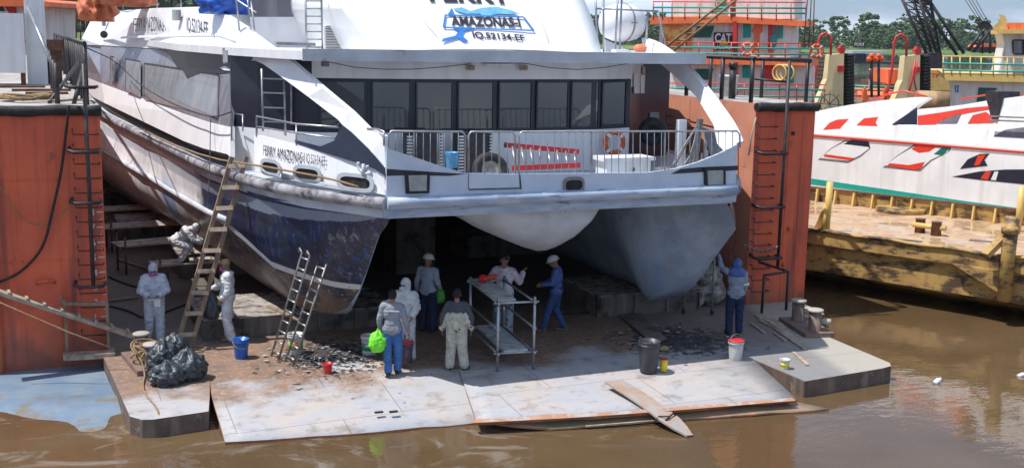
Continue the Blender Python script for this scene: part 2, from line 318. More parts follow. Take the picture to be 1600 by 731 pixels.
# apron plates, hinged down to the river
def plate(front, back, zf, zb, th, name, mt, n=14, seed=0):
    """sheet from a back line to a front line (lists of plan points), slightly wavy"""
    rows = []
    for j in range(5):
        t = j/4; row = []
        for i in range(n+1):
            u = i/n
            def on(l):
                k = u*(len(l)-1); a = min(int(k), len(l)-2); f = k-a; return Vector(l[a])*(1-f)+Vector(l[a+1])*f
            a, b = on(back), on(front); p = a*(1-t)+b*t
            z = zb+(zf-zb)*(t**1.3)+.03*noise.noise(Vector((p.x*1.3+seed, p.y*1.3, 0)))*(t)
            if t == 1: p.y += .05*noise.noise(Vector((p.x*2.1, seed, 3)))
            row.append(Vector((p.x, p.y, z)))
        rows.append(row)
    m = MB(); m.grid(rows, True); lo = [[p-Vector((0, 0, th if q > 1 else .004)) for p in r] for q, r in enumerate(rows)]; m.grid(lo, True)
    for a, b in ((rows[-1], lo[-1]),): m.cur = 1; m.grid([a, b], False)
    m.grid([[r[0] for r in rows], [r[0] for r in lo]], False); m.grid([[r[-1] for r in rows], [r[-1] for r in lo]], False)
    return m
def P2(px, py, z): p = atz(px, py, z); return (p.x, p.y)
M['plate_edge'] = mat('plate_edge', (.38, .16, .08), .8, var=(.24, .10, .06), scale=5)
m1 = plate([P2(352, 691, -.28), P2(590, 674, -.28), P2(828, 650, -.28)], [(2.74, 21.42), (5, 20.92), (7.38, 20.42)], -.28, .005, .05, '', 0)
o = struct(m1, 'apron_plate', [M['deck'], M['plate_edge']])
m2 = plate([P2(745, 663, -.16), P2(950, 652, -.16), P2(1245, 627, -.16)], [(7.42, 20.40), (10, 19.92), (13.38, 19.28)], -.12, .005, .05, '', 0, seed=5)
struct(m2, 'apron_plate', [M['deck'], M['plate_edge']])
m3 = plate([P2(862, 671, -.3), P2(1080, 655, -.3), P2(1296, 640, -.3)], [P2(742, 657, -.15), P2(950, 646, -.15), P2(1238, 622, -.15)], -.285, -.2, .03, '', 0, seed=9)
struct(m3, 'apron_ledge', [M['wet_plate'], M['plate_edge']])
# primer showing along the worn front edges, weld seams, lifting slots
M['primer'] = mat('worn_primer', (.44, .22, .13), .75, var=(.36, .19, .12), scale=4, dirt=(.40,.36,.34), dscale=5, dlo=.5, dhi=.6)
def edge_strip(pts, w0, name):
    mb = MB(); ps = smooth_([Vector(p) for p in pts], 3); rows = []
    for i, p in enumerate(ps): rows.append([p+Vector((0, 0, .012)), p+Vector((0, w0*(.55+.9*abs(noise.noise(p*1.7))), .012+w0*.12))])
    mb.grid(rows); struct(mb, name, M['primer'])
def smooth_(pts, n):
    for _ in range(n):
        o = [pts[0]]
        for a, b in zip(pts, pts[1:]): o += [a.lerp(b, .25), a.lerp(b, .75)]
        o.append(pts[-1]); pts = o
    return pts
# pale blue sill in front of the left wall, going under the water
M['blue_sill'] = mat('blue_sill', (.15, .22, .31), .35, var=(.21, .27, .33), scale=1.4, dirt=(.20, .16, .10), dscale=1.0, dlo=.56, dhi=.66)
rows = []
for j in range(40):
    y = 16.5+j*.2; row = []
    for i in range(40):
        x = -4+i*.14; z = -.285-max(0, 21.2-y)*.03-max(0, 20.6-y)*.16+.22*noise.noise(Vector((x*.9, y*.9, 2.3)))*min(1, max(.1, (22.6-y)*.6)); row.append((x, y, z if y < 24 else -.30))
    rows.append(row)
mb = MB(); mb.grid(rows); struct(mb, 'sill_plate', M['blue_sill'])
# ---- land beyond the river
M['grass'] = mat('bank_grass', (.09, .17, .03), .9, var=(.06, .11, .025), scale=.03, dirt=(.16, .20, .07), dscale=.05, dlo=.5, dhi=.6)
M['earth'] = mat('bank_earth', (.10, .12, .05), .9, var=(.15, .16, .06), scale=.03)
rows = []
for j in range(14):
    row = []
    for i in range(120):
        az = math.radians(-30+i*.8)+0; d = (700, 706, 720, 745, 790, 850, 920, 1000, 1100, 1250, 1400, 1600, 1900, 2300)[j]
        d *= 1+.10*noise.noise(Vector((az*5, 3, 0)))
        if az < 0.12: d *= .72
        h = (-1, .5, .8, 1, 1.2, 1.5, 2, 2, 2.5, 3, 4, 4, 5, 5)[j]*(1 if az > .12 else 3)*(1+.8*noise.noise(Vector((az*7, j*.2, 0))))
        row.append((d*math.sin(az), d*math.cos(az), h))
    rows.append(row)
mb = MB(); mb.grid(rows); struct(mb, 'far_bank', M['grass'])
M['leaf'] = mat('leaf_dark', (.030, .068, .026), .85, var=(.06, .105, .035), scale=.1, lo=.45, hi=.55, dirt=(.10, .15, .045), dscale=.22, dlo=.55, dhi=.62)
def forest(n, az0, az1, dist, zb, hmin, hmax, name, label, seed):
    rnd = random.Random(seed); m = MB()
    for _ in range(n):
        az = math.radians(rnd.uniform(az0, az1)); back = rnd.random()**1.5; d = dist*(1+.10*noise.noise(Vector((az*5, 3, 0))))*(1+.16*back); x, y = d*math.sin(az), d*math.cos(az)
        h = rnd.uniform(hmin, hmax)*(.55+.45*min(1, back*2+.25)); h *= 1.05+.45*noise.noise(Vector((x*.012, y*.012, 7))); w_ = h*rnd.uniform(.25, .5); kind = rnd.random(); lo_ = .12
        if kind < .12: h *= 1.3; lo_ = .62; w_ *= 1.25    # emergent umbrella tree
        elif kind < .35: h *= .55; w_ = h*.8; lo_ = 0
        m.tube([(x, y, zb), (x+rnd.uniform(-.6,.6), y, zb+h*.8)], [h*.014, h*.007], 4, False)
        for q in range(rnd.randint(15, 24)):
            a = rnd.uniform(0, 6.3); f = rnd.random(); hz = zb+h*(lo_+(1-lo_)*f); ww = w_*(1.05-.55*f) if kind >= .12 else w_; rr = ww*math.sqrt(rnd.random()); r = h*rnd.uniform(.045, .12)
            c = Vector((x+rr*math.cos(a), y+rr*math.sin(a), hz)); vs = []; N = 5
            for t in range(3):
                for k in range(N):
                    th = math.pi*(t+.5)/3; ph = 2*math.pi*(k+rnd.random()*.7)/N; j = r*rnd.uniform(.5, 1.5); vs.append(c+Vector((j*math.sin(th)*math.cos(ph), j*math.sin(th)*math.sin(ph), j*.6*math.cos(th))))
            fs = [(t*N+k, t*N+(k+1)%N, (t+1)*N+(k+1)%N, (t+1)*N+k) for t in range(2) for k in range(N)]+[tuple(range(N)), tuple(range(2*N, 3*N))[::-1]]
            m.add(vs, fs)
    o = m.build(name, M['leaf'], fix=False); tag(o, label, 'forest', kind='stuff'); return o
forest(900, 24, 56, 745, 1, 9, 15, 'far_forest', 'dark green tropical forest along the far bank on the right', 1)
forest(420, -14, 8, 560, 3, 22, 36, 'bank_forest', 'tall green forest on the river bank behind the left dock wall', 2)
# ---------------------------------------------------------------- dock walls
def dock_wall(x0, x1, yf, zt, label, inner_mat, lx0, lx1, posts, corner=False):
    t = thing('dock_wall', label, 'dock wall', ((x0+x1)/2, yf, 0)); mb = MB(); y1 = 66
    zb = -.6
    mb.quad((x0, yf, zb), (x1, yf, zb), (x1, yf, zt), (x0, yf, zt))
    mb.cur = 1; mb.quad((x0, yf, zb), (x0, y1, zb), (x0, y1, zt), (x0, yf, zt)); mb.quad((x1, yf, zb), (x1, y1, zb), (x1, y1, zt), (x1, yf, zt))
    mb.cur = 2; mb.quad((x0, yf, zt), (x1, yf, zt), (x1, y1, zt), (x0, y1, zt)); mb.cur = 0; mb.quad((x0, y1, zb), (x1, y1, zb), (x1, y1, zt), (x0, y1, zt))
    mb.build('wall', [M['dock_red'], inner_mat, M['wing_top']], t)
    mb = MB(); xs = [x0-.02+(x1-x0+.04)*i/12 for i in range(13)]
    mb.tube([(x, yf-.05+.01*math.sin(i*2.2), zt-.09+.01*math.sin(i)) for i, x in enumerate(xs)], [.105+.008*math.sin(i*1.7) for i in range(13)], 10); mb.build('rubber_fender', M['black_rubber'], t)
    k = 0
    z = .35
    while z < zt-.35:   # staple rungs
        mb = MB(); a = (lx0, yf-.002, z); b = (lx0+.02, yf-.15, z); c = (lx1, yf-.15, z-.01); d = (lx1, yf-.002, z); e = .07
        mb.tube([(lx0, yf-.002, z+.09), (lx0, yf-.12, z+.09), (lx0, yf-.14, z), c, d], .012, 6); mb.build('rung', M['black_steel'], t); z += .288
    return t
LW = dock_wall(-1.0, 1.2, 24.1, 4.93, 'tall orange red floating dock wall at the left with numbered draught marks', M['dock_red_sunlit'], .68, 1.16, 0)
RWX0, RWX1, RWY = 15.95, 17.68, 23.3
RW = dock_wall(RWX0, RWX1, RWY, 4.93, 'orange red floating dock wall on the right with inner face coloured as if sunlit', M['dock_red_sunlit'], 16.0, 16.52, 0)
# rounded corner column on the left wall, sunlight put into its brighter orange
mb = MB(); mb.lathe((-.98, 24.12, -.5), [(.22, 0), (.22, 5.3)], 16); mb.build('corner_column', mat('sunlit_orange', (.72, .20, .08), .6, var=(.62, .15, .07), scale=1.5, streak=(.5, .16, .09)), LW)
M['mark'] = mat('mark_white', (.62, .60, .58), .7)
for i in range(1, 9):   # draught marks
    z = .62+(i-1)*.305
    text('draught_mark', str(i), (.94, 24.085, z), (1, 0, 0), (0, 0, 1), .13, M['mark'], LW, ext=.004, bold=.012)
    mb = MB(); mb.box((1.12, 24.09, z+.065), (.13, .012, .022)); mb.box((1.15, 24.09, z+.065+.1525), (.07, .012, .02)); mb.build('draught_line', M['mark'], LW)
for i in range(1, 8):
    z = .7+(i-1)*.305; text('draught_mark', str(i), (15.942, 24.05, z), (0, -1, 0), (0, 0, 1), .14, M['mark'], RW, ext=.004, bold=.012)
# vertical steel post with flat brackets in front of each ladder
def guide(xp, y, z0, z1, br, xa, xb, parent):
    mb = MB(); mb.tube([(xp, y-.3, z0), (xp, y-.3, z1)], .04, 8); mb.build('guide_post', M['black_steel'], parent)
    for z in br:
        mb = MB(); mb.tube([(xa, y, z+.06), (xa-.04, y-.2, z+.03), (xa+.05, y-.33, z), (xb-.05, y-.33, z), (xb, y-.02, z)], .035, 6); mb.build('bracket', M['black_steel'], parent)
guide(.93, 24.1, 1.35, 5.75, (1.38, 3.05, 4.05, 5.3), .62, 1.17, LW)
guide(16.62, 23.3, .95, 5.95, (1.2, 2.45, 3.75), 16.0, 16.75, RW)
# manholes / plugs on the fronts
mb = MB(); mb.lathe((-.72, 24.09, 4.15), [(.09, 0), (.09, .02), (.05, .02), (.05, -.02)], 14, (0, -1, 0)); mb.build('fairlead_eye', M['black_steel'], LW)
mb = MB(); mb.lathe((17.05, 23.29, 4.2), [(.05, 0), (.05, .02)], 12, (0, -1, 0)); mb.build('fairlead_eye', M['black_rubber'], RW)
for (x, z) in ((17.1, 1.85), (17.0, .95)):
    mb = MB(); mb.lathe((x, 23.29, z), [(.05, 0), (.05, .06), (.03, .06)], 8, (0, -1, 0)); mb.build('stud', M['dock_red'], RW)
mb = MB(); mb.tube([(-.1, 24.08, 1.45), (-.08, 24.0, 1.5), (.2, 24.0, 1.5), (.22, 24.08, 1.45)], .035, 8); mb.build('lug_or_hole', M['dock_red'], LW)
for (x_, y_, pr_) in ((-.35, 24.1, LW), (.35, 24.1, LW), (16.95, 23.3, RW), (17.35, 23.3, RW)):
    mb = MB(); mb.box((x_, y_-.004, 2.2), (.022, .012, 5.2)); mb.build('weld_seam', M['dock_red'], pr_)
for (x0_, x1_, y_, z_, pr_) in ((-.78, 1.19, 24.1, 1.9, LW), (-.78, 1.19, 24.1, 3.5, LW), (15.96, 17.67, 23.3, 1.75, RW), (15.96, 17.67, 23.3, 3.4, RW)):
    mb = MB(); mb.box(((x0_+x1_)/2, y_-.004, z_), (x1_-x0_, .012, .022)); mb.build('weld_seam', M['dock_red'], pr_)
for k in range(14):
    y_ = 24.8+k*1.5; mb = MB(); mb.box((15.945, y_, 2.3), (.014, .03, 5.1)); mb.build('weld_seam', M['dock_red_sunlit'], RW)
# top railings (steel pipe)
def pipe_rail(x, ys, z0, h, parent, r=.04, top=True, slant=0, lean=.0):
    for y in ys:
        mb = MB(); mb.tube([(x, y, z0), (x+lean, y, z0+h)], r, 7); mb.build('railing_post', M['black_steel'], parent)
    if top: mb = MB(); mb.tube([(x+lean, ys[0]-.1, z0+h), (x+lean, ys[-1], z0+h)], r, 7); mb.build('handrail', M['black_steel'], parent)
pipe_rail(.98, [24.25, 24.8, 25.4, 26.4, 27.6, 28.6, 30, 31.5, 33, 35, 37, 40, 43, 46, 50, 54], 4.93, 1.2, LW, .045)
pipe_rail(.45, [24.7, 27, 30, 33.5, 37], 4.93, .8, LW, .05, False)
mb = MB(); mb.tube([(.75, 24.6, 4.93), (.98, 25.3, 5.6)], .045, 7); mb.tube([(.3, 24.8, 4.95), (1.0, 27.5, 5.7)], .04, 7); mb.build('railing_brace', M['black_steel'], LW)
mb = MB(); mb.box((.62, 33.5, 5.4), (.28, .28, .95)); mb.box((.62, 33.5, 5.95), (.42, .42, .28)); mb.build('mooring_post', M['rusty'], LW)
pipe_rail(16.0, [23.6, 24.9, 26.6, 28.4, 30.5, 33, 36, 39.5, 43], 4.93, 1.05, RW, .055)
pipe_rail(17.6, [23.6, 25.5, 28, 31, 35, 40], 4.93, 1.0, RW, .05, True)
mb = MB(); mb.tube([(16.0, 23.5, 5.98), (17.6, 23.5, 5.95)], .05, 7); mb.tube([(16.62, 23.1, 5.45), (16.0, 23.5, 5.5)], .03, 6); mb.build('handrail', M['black_steel'], RW)
mb = MB(); mb.tube([(16.5, 25.2, 4.93), (16.5, 25.2, 5.75)], .09, 10); mb.tube([(16.5, 25.2, 5.72), (16.5, 25.2, 5.85)], .12, 10); mb.build('mooring_post', M['black_steel'], RW)
# ================================================================ FERRY
XC2 = 18.9
def mir(p): return Vector((XC2-p[0], p[1], p[2]))
OUT = [(5.77,19.75),(5.2,20.6),(4.65,21.5),(4.2,22.8),(3.85,24.2),(3.5,26.3),(3.25,29.5),(2.95,34),(2.4,40),(2.15,46),(2.1,62)]
def outx(y):
    for (a, b), (c, d) in zip(OUT, OUT[1:]):
        if b <= y <= d: return a+(c-a)*(y-b)/(d-b)
    return OUT[0][0] if y < OUT[0][1] else OUT[-1][0]
def S(px, py, off=0., k=.3, z0=3.9, mirror=False):
    """the place on the ferry's left side that the photo point shows"""
    r = ray(px, py); i = 0; out = None
    for _ in range(40):
        for j in range(len(OUT)-1):
            ax, ay = OUT[j][0]+i, OUT[j][1]; bx, by = OUT[j+1][0]+i, OUT[j+1][1]; dx, dy = bx-ax, by-ay
            det = r.x*(-dy)-r.y*(-dx)
            if abs(det) < 1e-9: continue
            t = (ax*(-dy)-ay*(-dx))/det; s = (r.x*ay-r.y*ax)/det
            if (-1e-4 <= s <= 1.0001) or (j == 0 and s < 0 and s > -1): out = CAMP+r*t; break
        i = max(0, (out.z-z0)*k)-off
    return out
M['ferry_white'] = mat('ferry_white', (.80, .81, .83), .32, var=(.72, .73, .76), scale=1.1, streak=(.66, .66, .68), dirt=(.50, .47, .44), dscale=2.2, dlo=.66, dhi=.76)
M['ferry_white_shaded'] = mat('ferry_white_shaded', (.60, .67, .78), .4, var=(.52, .60, .72), scale=2, dirt=(.45, .50, .58), dscale=4, dlo=.62, dhi=.74)  # ferry white with the bluish shade of the front put into the colour
def hull_material():
    mt = bpy.data.materials.new('hull_paint'); mt.use_nodes = True; nt = mt.node_tree; b = nt.nodes['Principled BSDF']; L = nt.links.new
    g = nt.nodes.new('ShaderNodeNewGeometry'); sp = nt.nodes.new('ShaderNodeSeparateXYZ'); L(g.outputs['Position'], sp.inputs[0])
    at = nt.nodes.new('ShaderNodeAttribute'); at.attribute_name = 'low'
    def nz(sc, det=9, ro=.62, st=(1, 1, 1)):
        mp = nt.nodes.new('ShaderNodeMapping'); mp.inputs['Scale'].default_value = st; n = nt.nodes.new('ShaderNodeTexNoise')
        n.inputs['Scale'].default_value = sc; n.inputs['Detail'].default_value = det; n.inputs['Roughness'].default_value = ro; L(g.outputs['Position'], mp.inputs[0]); L(mp.outputs[0], n.inputs[0]); return n.outputs[0]
    def ramp(v, a, c):
        r = nt.nodes.new('ShaderNodeMapRange'); r.interpolation_type = 'SMOOTHSTEP'; r.inputs[1].default_value = a; r.inputs[2].default_value = c; L(v, r.inputs[0]); return r.outputs[0]
    def mth(op, a, c):
        m = nt.nodes.new('ShaderNodeMath'); m.operation = op
        for i, q in enumerate((a, c)):
            if isinstance(q, (int, float)): m.inputs[i].default_value = q
            else: L(q, m.inputs[i])
        return m.outputs[0]
    def mix(f, a, c):
        m = nt.nodes.new('ShaderNodeMix'); m.data_type = 'RGBA'
        for i, q in (('Factor', f), ('A', a), ('B', c)):
            if isinstance(q, tuple): m.inputs[i].default_value = q+(1,)
            elif isinstance(q, (int, float)): m.inputs[i].default_value = q
            else: L(q, m.inputs[i])
        return m.outputs['Result']
    Y = sp.outputs[1]; V = at.outputs['Fac']     # V: 0 at the rubbing strake, 1 at the keel
    n1 = nz(.9); n2_ = nz(4.5); nst = nz(2.6, st=(1, 1, .16))
    white = mix(ramp(n1, .4, .65), (.80, .81, .85), (.66, .67, .72))
    white = mix(mth('MULTIPLY', ramp(nst, .5, .7), .5), white, (.34, .35, .42))
    navy = mix(ramp(n2_, .45, .62), (.012, .022, .058), (.022, .03, .055))
    navy = mix(mth('MULTIPLY', ramp(nz(7, st=(1.4, 1.4, .35)), .53, .64), .8), navy, (.025, .09, .30))
    navy = mix(mth('MULTIPLY', ramp(nz(11, st=(1.2, 1.2, .3)), .67, .72), .7), navy, (.34, .37, .45))
    # navy from the bow aft to a ragged edge that reaches further aft low down near the strake
    e = mth('ADD', mth('ADD', Y, mth('MULTIPLY', mth('SUBTRACT', n1, .5), 4)), mth('MULTIPLY', V, 1.6))
    c = mix(ramp(e, 27.2, 28.3), navy, white)
    blue = mth('MULTIPLY', ramp(mth('ABSOLUTE', mth('SUBTRACT', mth('ADD', Y, mth('MULTIPLY', mth('SUBTRACT', nz(3, st=(1, 1, .3)), .5), 5)), 31.5), 0), 1.2, .3), ramp(V, .15, .4))
    c = mix(mth('MULTIPLY', blue, .8), c, (.14, .30, .62))
    # large grey worn areas and chalky scraped bow
    c = mix(mth('MULTIPLY', mth('MULTIPLY', ramp(nz(1.4, st=(1, 1, .6)), .48, .62), .7), ramp(e, 29, 27)), c, (.055, .06, .075))
    tip = mth('ADD', ramp(mth('ADD', Y, sp.outputs[2]), 25.6, 23.6), mth('MULTIPLY', mth('SUBTRACT', nz(6.5, 10, .7, (1, 1, .55)), .5), 3.4)); c = mix(mth('MULTIPLY', ramp(tip, 1.1, 1.5), .7), c, (.27, .29, .32))
    # pale strip of plating under the fender near the bow
    strip = mth('MULTIPLY', ramp(mth('ADD', V, mth('MULTIPLY', mth('SUBTRACT', n2_, .5), .05)), .15, .135), ramp(V, .035, .05))
    c = mix(mth('MULTIPLY', strip, .65), c, (.30, .36, .46))
    # worn white boot line and the brownish bottom below it
    VB = mth('SUBTRACT', mth('ADD', 1.45, mth('MULTIPLY', ramp(Y, 21.0, 27.0), .8)), sp.outputs[2])
    ln = mth('MULTIPLY', ramp(VB, -.075, -.065), ramp(VB, .075, .065)); ln2 = mth('MULTIPLY', ln, ramp(n2_, .72, .6))
    low = mix(ramp(nz(2.5), .45, .6), (.30, .21, .18), (.13, .10, .10))
    low = mix(ramp(e, 27.2, 29), mix(ramp(nz(3), .42, .56), (.02, .03, .07), (.12, .085, .07)), low)
    low = mix(mth('MULTIPLY', ramp(nz(8), .60, .66), .8), low, (.52, .46, .33))
    c = mix(mth('MULTIPLY', ramp(VB, .08, .10), ramp(Y, 32, 28)), c, low)
    pink = mth('MULTIPLY', ramp(V, .45, .85), ramp(Y, 27, 34)); c = mix(mth('MULTIPLY', pink, .3), c, (.50, .38, .35))
    c = mix(mth('MULTIPLY', ln2, ramp(Y, 31, 27)), c, (.62, .64, .68))
    c = mix(mth('MULTIPLY', ramp(nz(5), .66, .72), .6), c, (.30, .17, .11))
    L(c, b.inputs['Base Color']); b.inputs['Roughness'].default_value = .38
    bp = nt.nodes.new('ShaderNodeBump'); bp.inputs['Strength'].default_value = .25; bp.inputs['Distance'].default_value = .03; L(nz(3.5), bp.inputs['Height']); L(bp.outputs[0], b.inputs['Normal'])
    return mt
M['hull'] = hull_material()
M['hull_in'] = mat('hull_inner', (.40, .47, .57), .55, var=(.24, .31, .42), scale=1.0, streak=(.33, .33, .34), dirt=(.12, .10, .09), dscale=2.6, dlo=.62, dhi=.72, bump=.3, bscale=5)
M['dirty_white'] = mat('dirty_white', (.52, .56, .62), .5, var=(.42, .45, .49), scale=1.6, dirt=(.20, .20, .21), dscale=3, dlo=.62, dhi=.7)
FE = thing('ferry', 'white and navy twin hulled passenger ferry propped up inside the floating dock', 'ferry', (9.45, 19.75, 0))
# ---- hulls
ZT = 3.18
TK = [((5.80,19.80),(602,334),None),((5.62,20.05),(590,372),20.5),((5.35,20.45),(574,421),21.2),((4.98,21.1),(560,455),21.8),((4.6,21.75),(543,481),22.2),((4.36,22.4),(520,490),22.7)]
KZ = [((4.05,23.3),(5.02,23.5,.68)),((3.8,24.8),(4.95,25.3,.58)),((3.5,26.6),(4.78,27.3,.53)),((3.3,29.0),(4.62,29.4,.5)),((3.15,31),(4.48,31.2,.5)),((2.92,35),(4.1,35.5,.5)),((2.6,38.2),(3.56,38.3,.5)),((2.3,42),(2.95,42.2,.5)),((2.2,47),(2.5,47.5,.5)),((2.15,64),(2.4,64,.5))]
cols = []
for (tx, ty), (px, py), ky in TK:
    T = Vector((tx+.03, ty, ZT)); K = aty(px, py, ky) if ky else T+Vector((.0, .05, -.14)); cols.append((T, K))
for (tx, ty), k in KZ: cols.append((Vector((tx+.03, ty, ZT)), Vector(k)))
COLS_L = cols; COLS_R = [(T, K.copy()) for T, K in cols]
for i_, (px_, py_, y_) in enumerate(((1166,336,20.0),(1150,358,20.4),(1126,390,20.9),(1102,424,21.4),(1083,449,21.8),(1064,464,22.2))):
    if i_: COLS_R[i_] = (cols[i_][0], mir(aty(px_, py_, y_)))
def hull_mesh(mirror, mb):
    cols = COLS_R if mirror else COLS_L
    NV = 18; rows = []
    for i, (T, K) in enumerate(cols):
        r = []; flat = min(1, max(0, (i-4)/7))
        for j in range(NV+1):
            v = j/NV; p = T.lerp(K, v)
            bulge = (.10+.55*flat)*math.sin(math.pi*min(1, v**1.25))
            p.x -= bulge*(1 if i > 0 else 0)*(.25 if i < 3 else 1); 
            p.y -= .12*math.sin(math.pi*v)*(1 if 1 < i < 7 else 0)
            if abs(v-.34) < .03 and i > 2: p.x -= .05     # knuckle
            r.append(p)
        rows.append(r)
    if mirror: rows = [[mir(p) for p in r] for r in rows]
    mb.cur = 0; mb.grid(rows, True)
    # inner face
    inn = []
    for i, (T, K) in enumerate(cols):
        K = K.copy(); topx = min(7.05, 5.92+(T.y-19.8)*.42); ty = T.y; r = []
        if not mirror: topx = min(7.05, .287*(max(ty, min(K.y-.2, 24)) if i > 2 else ty)); topx -= .12*(i in (1, 2, 3, 4))
        tp = Vector((max(topx, K.x+.02), max(ty, min(K.y-.2, 24)) if i > 2 else ty, 3.15)); K2 = K+Vector((((0,.02,.12,.35,.7,.85,.9) if mirror else (0,0,.01,.03,.08,.3,.7,.85))[min(i,6)], 0, (0,0,0,-.02,-.05,-.03,0)[min(i,6)]))
        for j in range(9):
            v = j/8; p = K2.lerp(tp, v); p.x += .12*math.sin(math.pi*v)*min(1, i/4); r.append(p)
        inn.append([K]+r)
    if mirror: inn = [[mir(p) for p in r] for r in inn]
    mb.cur = 1; mb.grid(inn, True)
    return NV
mb = MB(); hull_mesh(False, mb); nleft = len(mb.v); hull_mesh(True, mb)
hull = mb.build('hull', [M['hull'], M['hull_in']], FE, fix=False)
at = hull.data.attributes.new('low', 'FLOAT', 'POINT'); NV1 = 19
vals = [1.0]*len(hull.data.vertices); nO = len(cols)*NV1
for base in (0, nleft):
    for q in range(nO): vals[base+q] = (q % NV1)/(NV1-1)
at.data.foreach_set('value', vals)
# rubbing strakes
mb = MB(); 
for m_ in (False, True):
    for (pp, rr) in (([(164,211),(210,236),(262,263),(310,288),(345,305),(376,317)], .075), ([(163,241),(188,254)], .05)):
        pts = []
        for (px, py) in pp:
            y = 0
            # meet the hull side
            best = None
            for i in range(len(cols)-1):
                for v in range(6, 16):
                    vv = v/18; a = cols[i][0].lerp(cols[i][1], vv); b = cols[i+1][0].lerp(cols[i+1][1], vv)
                    for s in (0, .25, .5, .75):
                        q = a.lerp(b, s); q.x -= (.10+.55*min(1, max(0, (i+s-4)/7)))*math.sin(math.pi*vv**1.25)
                        d = q-CAMP; zz = d.dot(FW); e = (CX+CF*d.dot(RT)/zz-px)**2+(CY-CF*d.dot(UP)/zz-py)**2
                        if best is None or e < best[0]: best = (e, q.copy())
            pts.append(best[1]+Vector((-.03, 0, 0)))
        if m_: pts = [mir(p) for p in pts]
        mb = MB(); mb.tube(pts, rr, 8); mb.build('rubbing_strake', M['dirty_white'], FE)

# deck slab, underside and fender belt
mb = MB(); ol = [Vector((x+.05, y+.03, 3.14)) for x, y in OUT]; poly = ol+[mir(p) for p in ol[::-1]]
mb.prism(poly, (0, 0, .34)); mb.build('main_deck', M['dirty_white'], FE)
ffront = [Vector((5.77+(13.13-5.77)*i/16, 19.75, 3.44)) for i in range(17)]
def smooth(pts, n=3):
    for _ in range(n):
        o = [pts[0]]
        for a, b in zip(pts, pts[1:]): o += [a.lerp(b, .25), a.lerp(b, .75)]
        o.append(pts[-1]); pts = o
    return pts
mb = MB(); mb.tube([Vector((p.x, p.y-.02, p.z-.01)) for p in ffront], .115, 12); mb.build('bow_fender', M['fender'], FE)
mb = MB(); mb.prism([Vector((5.74, 19.76, 3.16)), Vector((13.16, 19.76, 3.16)), Vector((13.18, 19.76, 3.34)), Vector((5.72, 19.76, 3.34))], (0, .1, 0)); mb.build('bow_plate', M['fender'], FE)
sidef = smooth([Vector((x, y, 3.42)) for x, y in OUT], 1)
for m_ in (False, True):
    mb = MB(); pts = [mir(p) if m_ else p for p in sidef]; mb.tube(pts, .115, 10); o = mb.build('side_fender', M['fender_side'], FE)
# centre bow nacelle
nk = aty(850, 400, 20.9); nr = aty(935, 330, 20.25); nr2 = aty(933, 348, 20.35); nm = aty(893, 376, 20.5)
Lx = 7.55
top = [Vector((Lx, 20.5, 3.15)), Vector((8.3, 20.15, 3.15)), Vector((9.5, 20.05, 3.15)), Vector((nr.x, nr.y, 3.15)), Vector((10.6, 21.2, 3.15)), Vector((10.9, 24, 3.15))]
mb = MB(); rows = []
prof = [(20.06, [(8.1, 3.15), (8.6, 2.93), (9.4, 2.85), (10.1, 2.86), (nr.x, 3.15)]),
        (20.35, [(7.7, 3.15), (8.2, 2.75), (9.15, 2.42), (nm.x, nm.z+.05), (nr2.x+.06, 3.15)]),
        (20.9, [(7.35, 3.15), (7.9, 2.68), (nk.x-.05, nk.z), (9.9, 2.30), (10.6, 3.15)]),
        (22.5, [(7.3, 3.15), (8.2, 2.6), (9.45, 2.10), (10.5, 2.5), (11.2, 3.15)]),
        (26, [(7.3, 3.15), (8.2, 2.6), (9.45, 2.25), (10.5, 2.55), (11.3, 3.15)]), (40, [(7.3, 3.15), (8.2, 2.6), (9.45, 2.3), (10.5, 2.55), (11.3, 3.15)])]
for y, pr in prof:
    rows.append([Vector((x, y, z)) for x, z in pr])
mb.grid(rows, True); mb.add(rows[0], [(0, 1, 2, 3, 4)]); o = mb.build('bow_nacelle', M['dirty_white'], FE)
md = o.modifiers.new('s', 'SUBSURF'); md.levels = md.render_levels = 2
ce_ = o.data.edges
at_ = o.data.attributes.new('crease_edge', 'FLOAT', 'EDGE')
for e in ce_:
    zs = [o.data.vertices[i].co.z for i in e.vertices]; at_.data[e.index].value = 1. if min(zs) > 3.1 else .35
# ---- bow bulwark (front)
def F(px, py, y=19.74): return aty(px, py, y)
tp = [(603,232),(640,243),(690,260),(728,271),(800,272),(932,271),(1010,270),(1055,264),(1090,254),(1125,240),(1160,226)]
mb = MB(); front = []
for px, py in tp: p = F(px, py); front.append(p)
front[0].x = 5.77; front[-1].x = 13.12
poly = [Vector((5.77, 19.74, 3.5))]+front+[Vector((13.12, 19.74, 3.5))]
mb.prism(poly[::-1], (0, .07, 0)); bul = mb.build('bow_bulwark', M['ferry_white_shaded'], FE)
# navy stripe running along the front corners
def fpoly(pts, mt, name, d=.006, parent=FE, y=19.74, th=.006):
    m = MB(); m.prism([F(px, py, y-d) for px, py in pts], (0, th, 0)); return m.build(name, mt, parent)
fpoly([(604,264),(728,272),(700,275),(634,274),(604,275)], M['navy'], 'stripe'); fpoly([(1153,259),(1153,266),(1048,272),(1064,264),(1100,261)], M['navy'], 'stripe')
# gate panel lowered in the middle
fpoly([(733,274),(811,273),(811,293),(733,295)], M['ferry_white_shaded'], 'gate_panel', d=.03, th=.03)
for seg in ([(733,296),(812,294)], [(733,273),(733,296)], [(812,273),(814,296)]):
    m = MB(); m.bar(F(*seg[0], 19.725), F(*seg[1], 19.725), .018); m.build('gate_seam', M['black_steel'], FE)
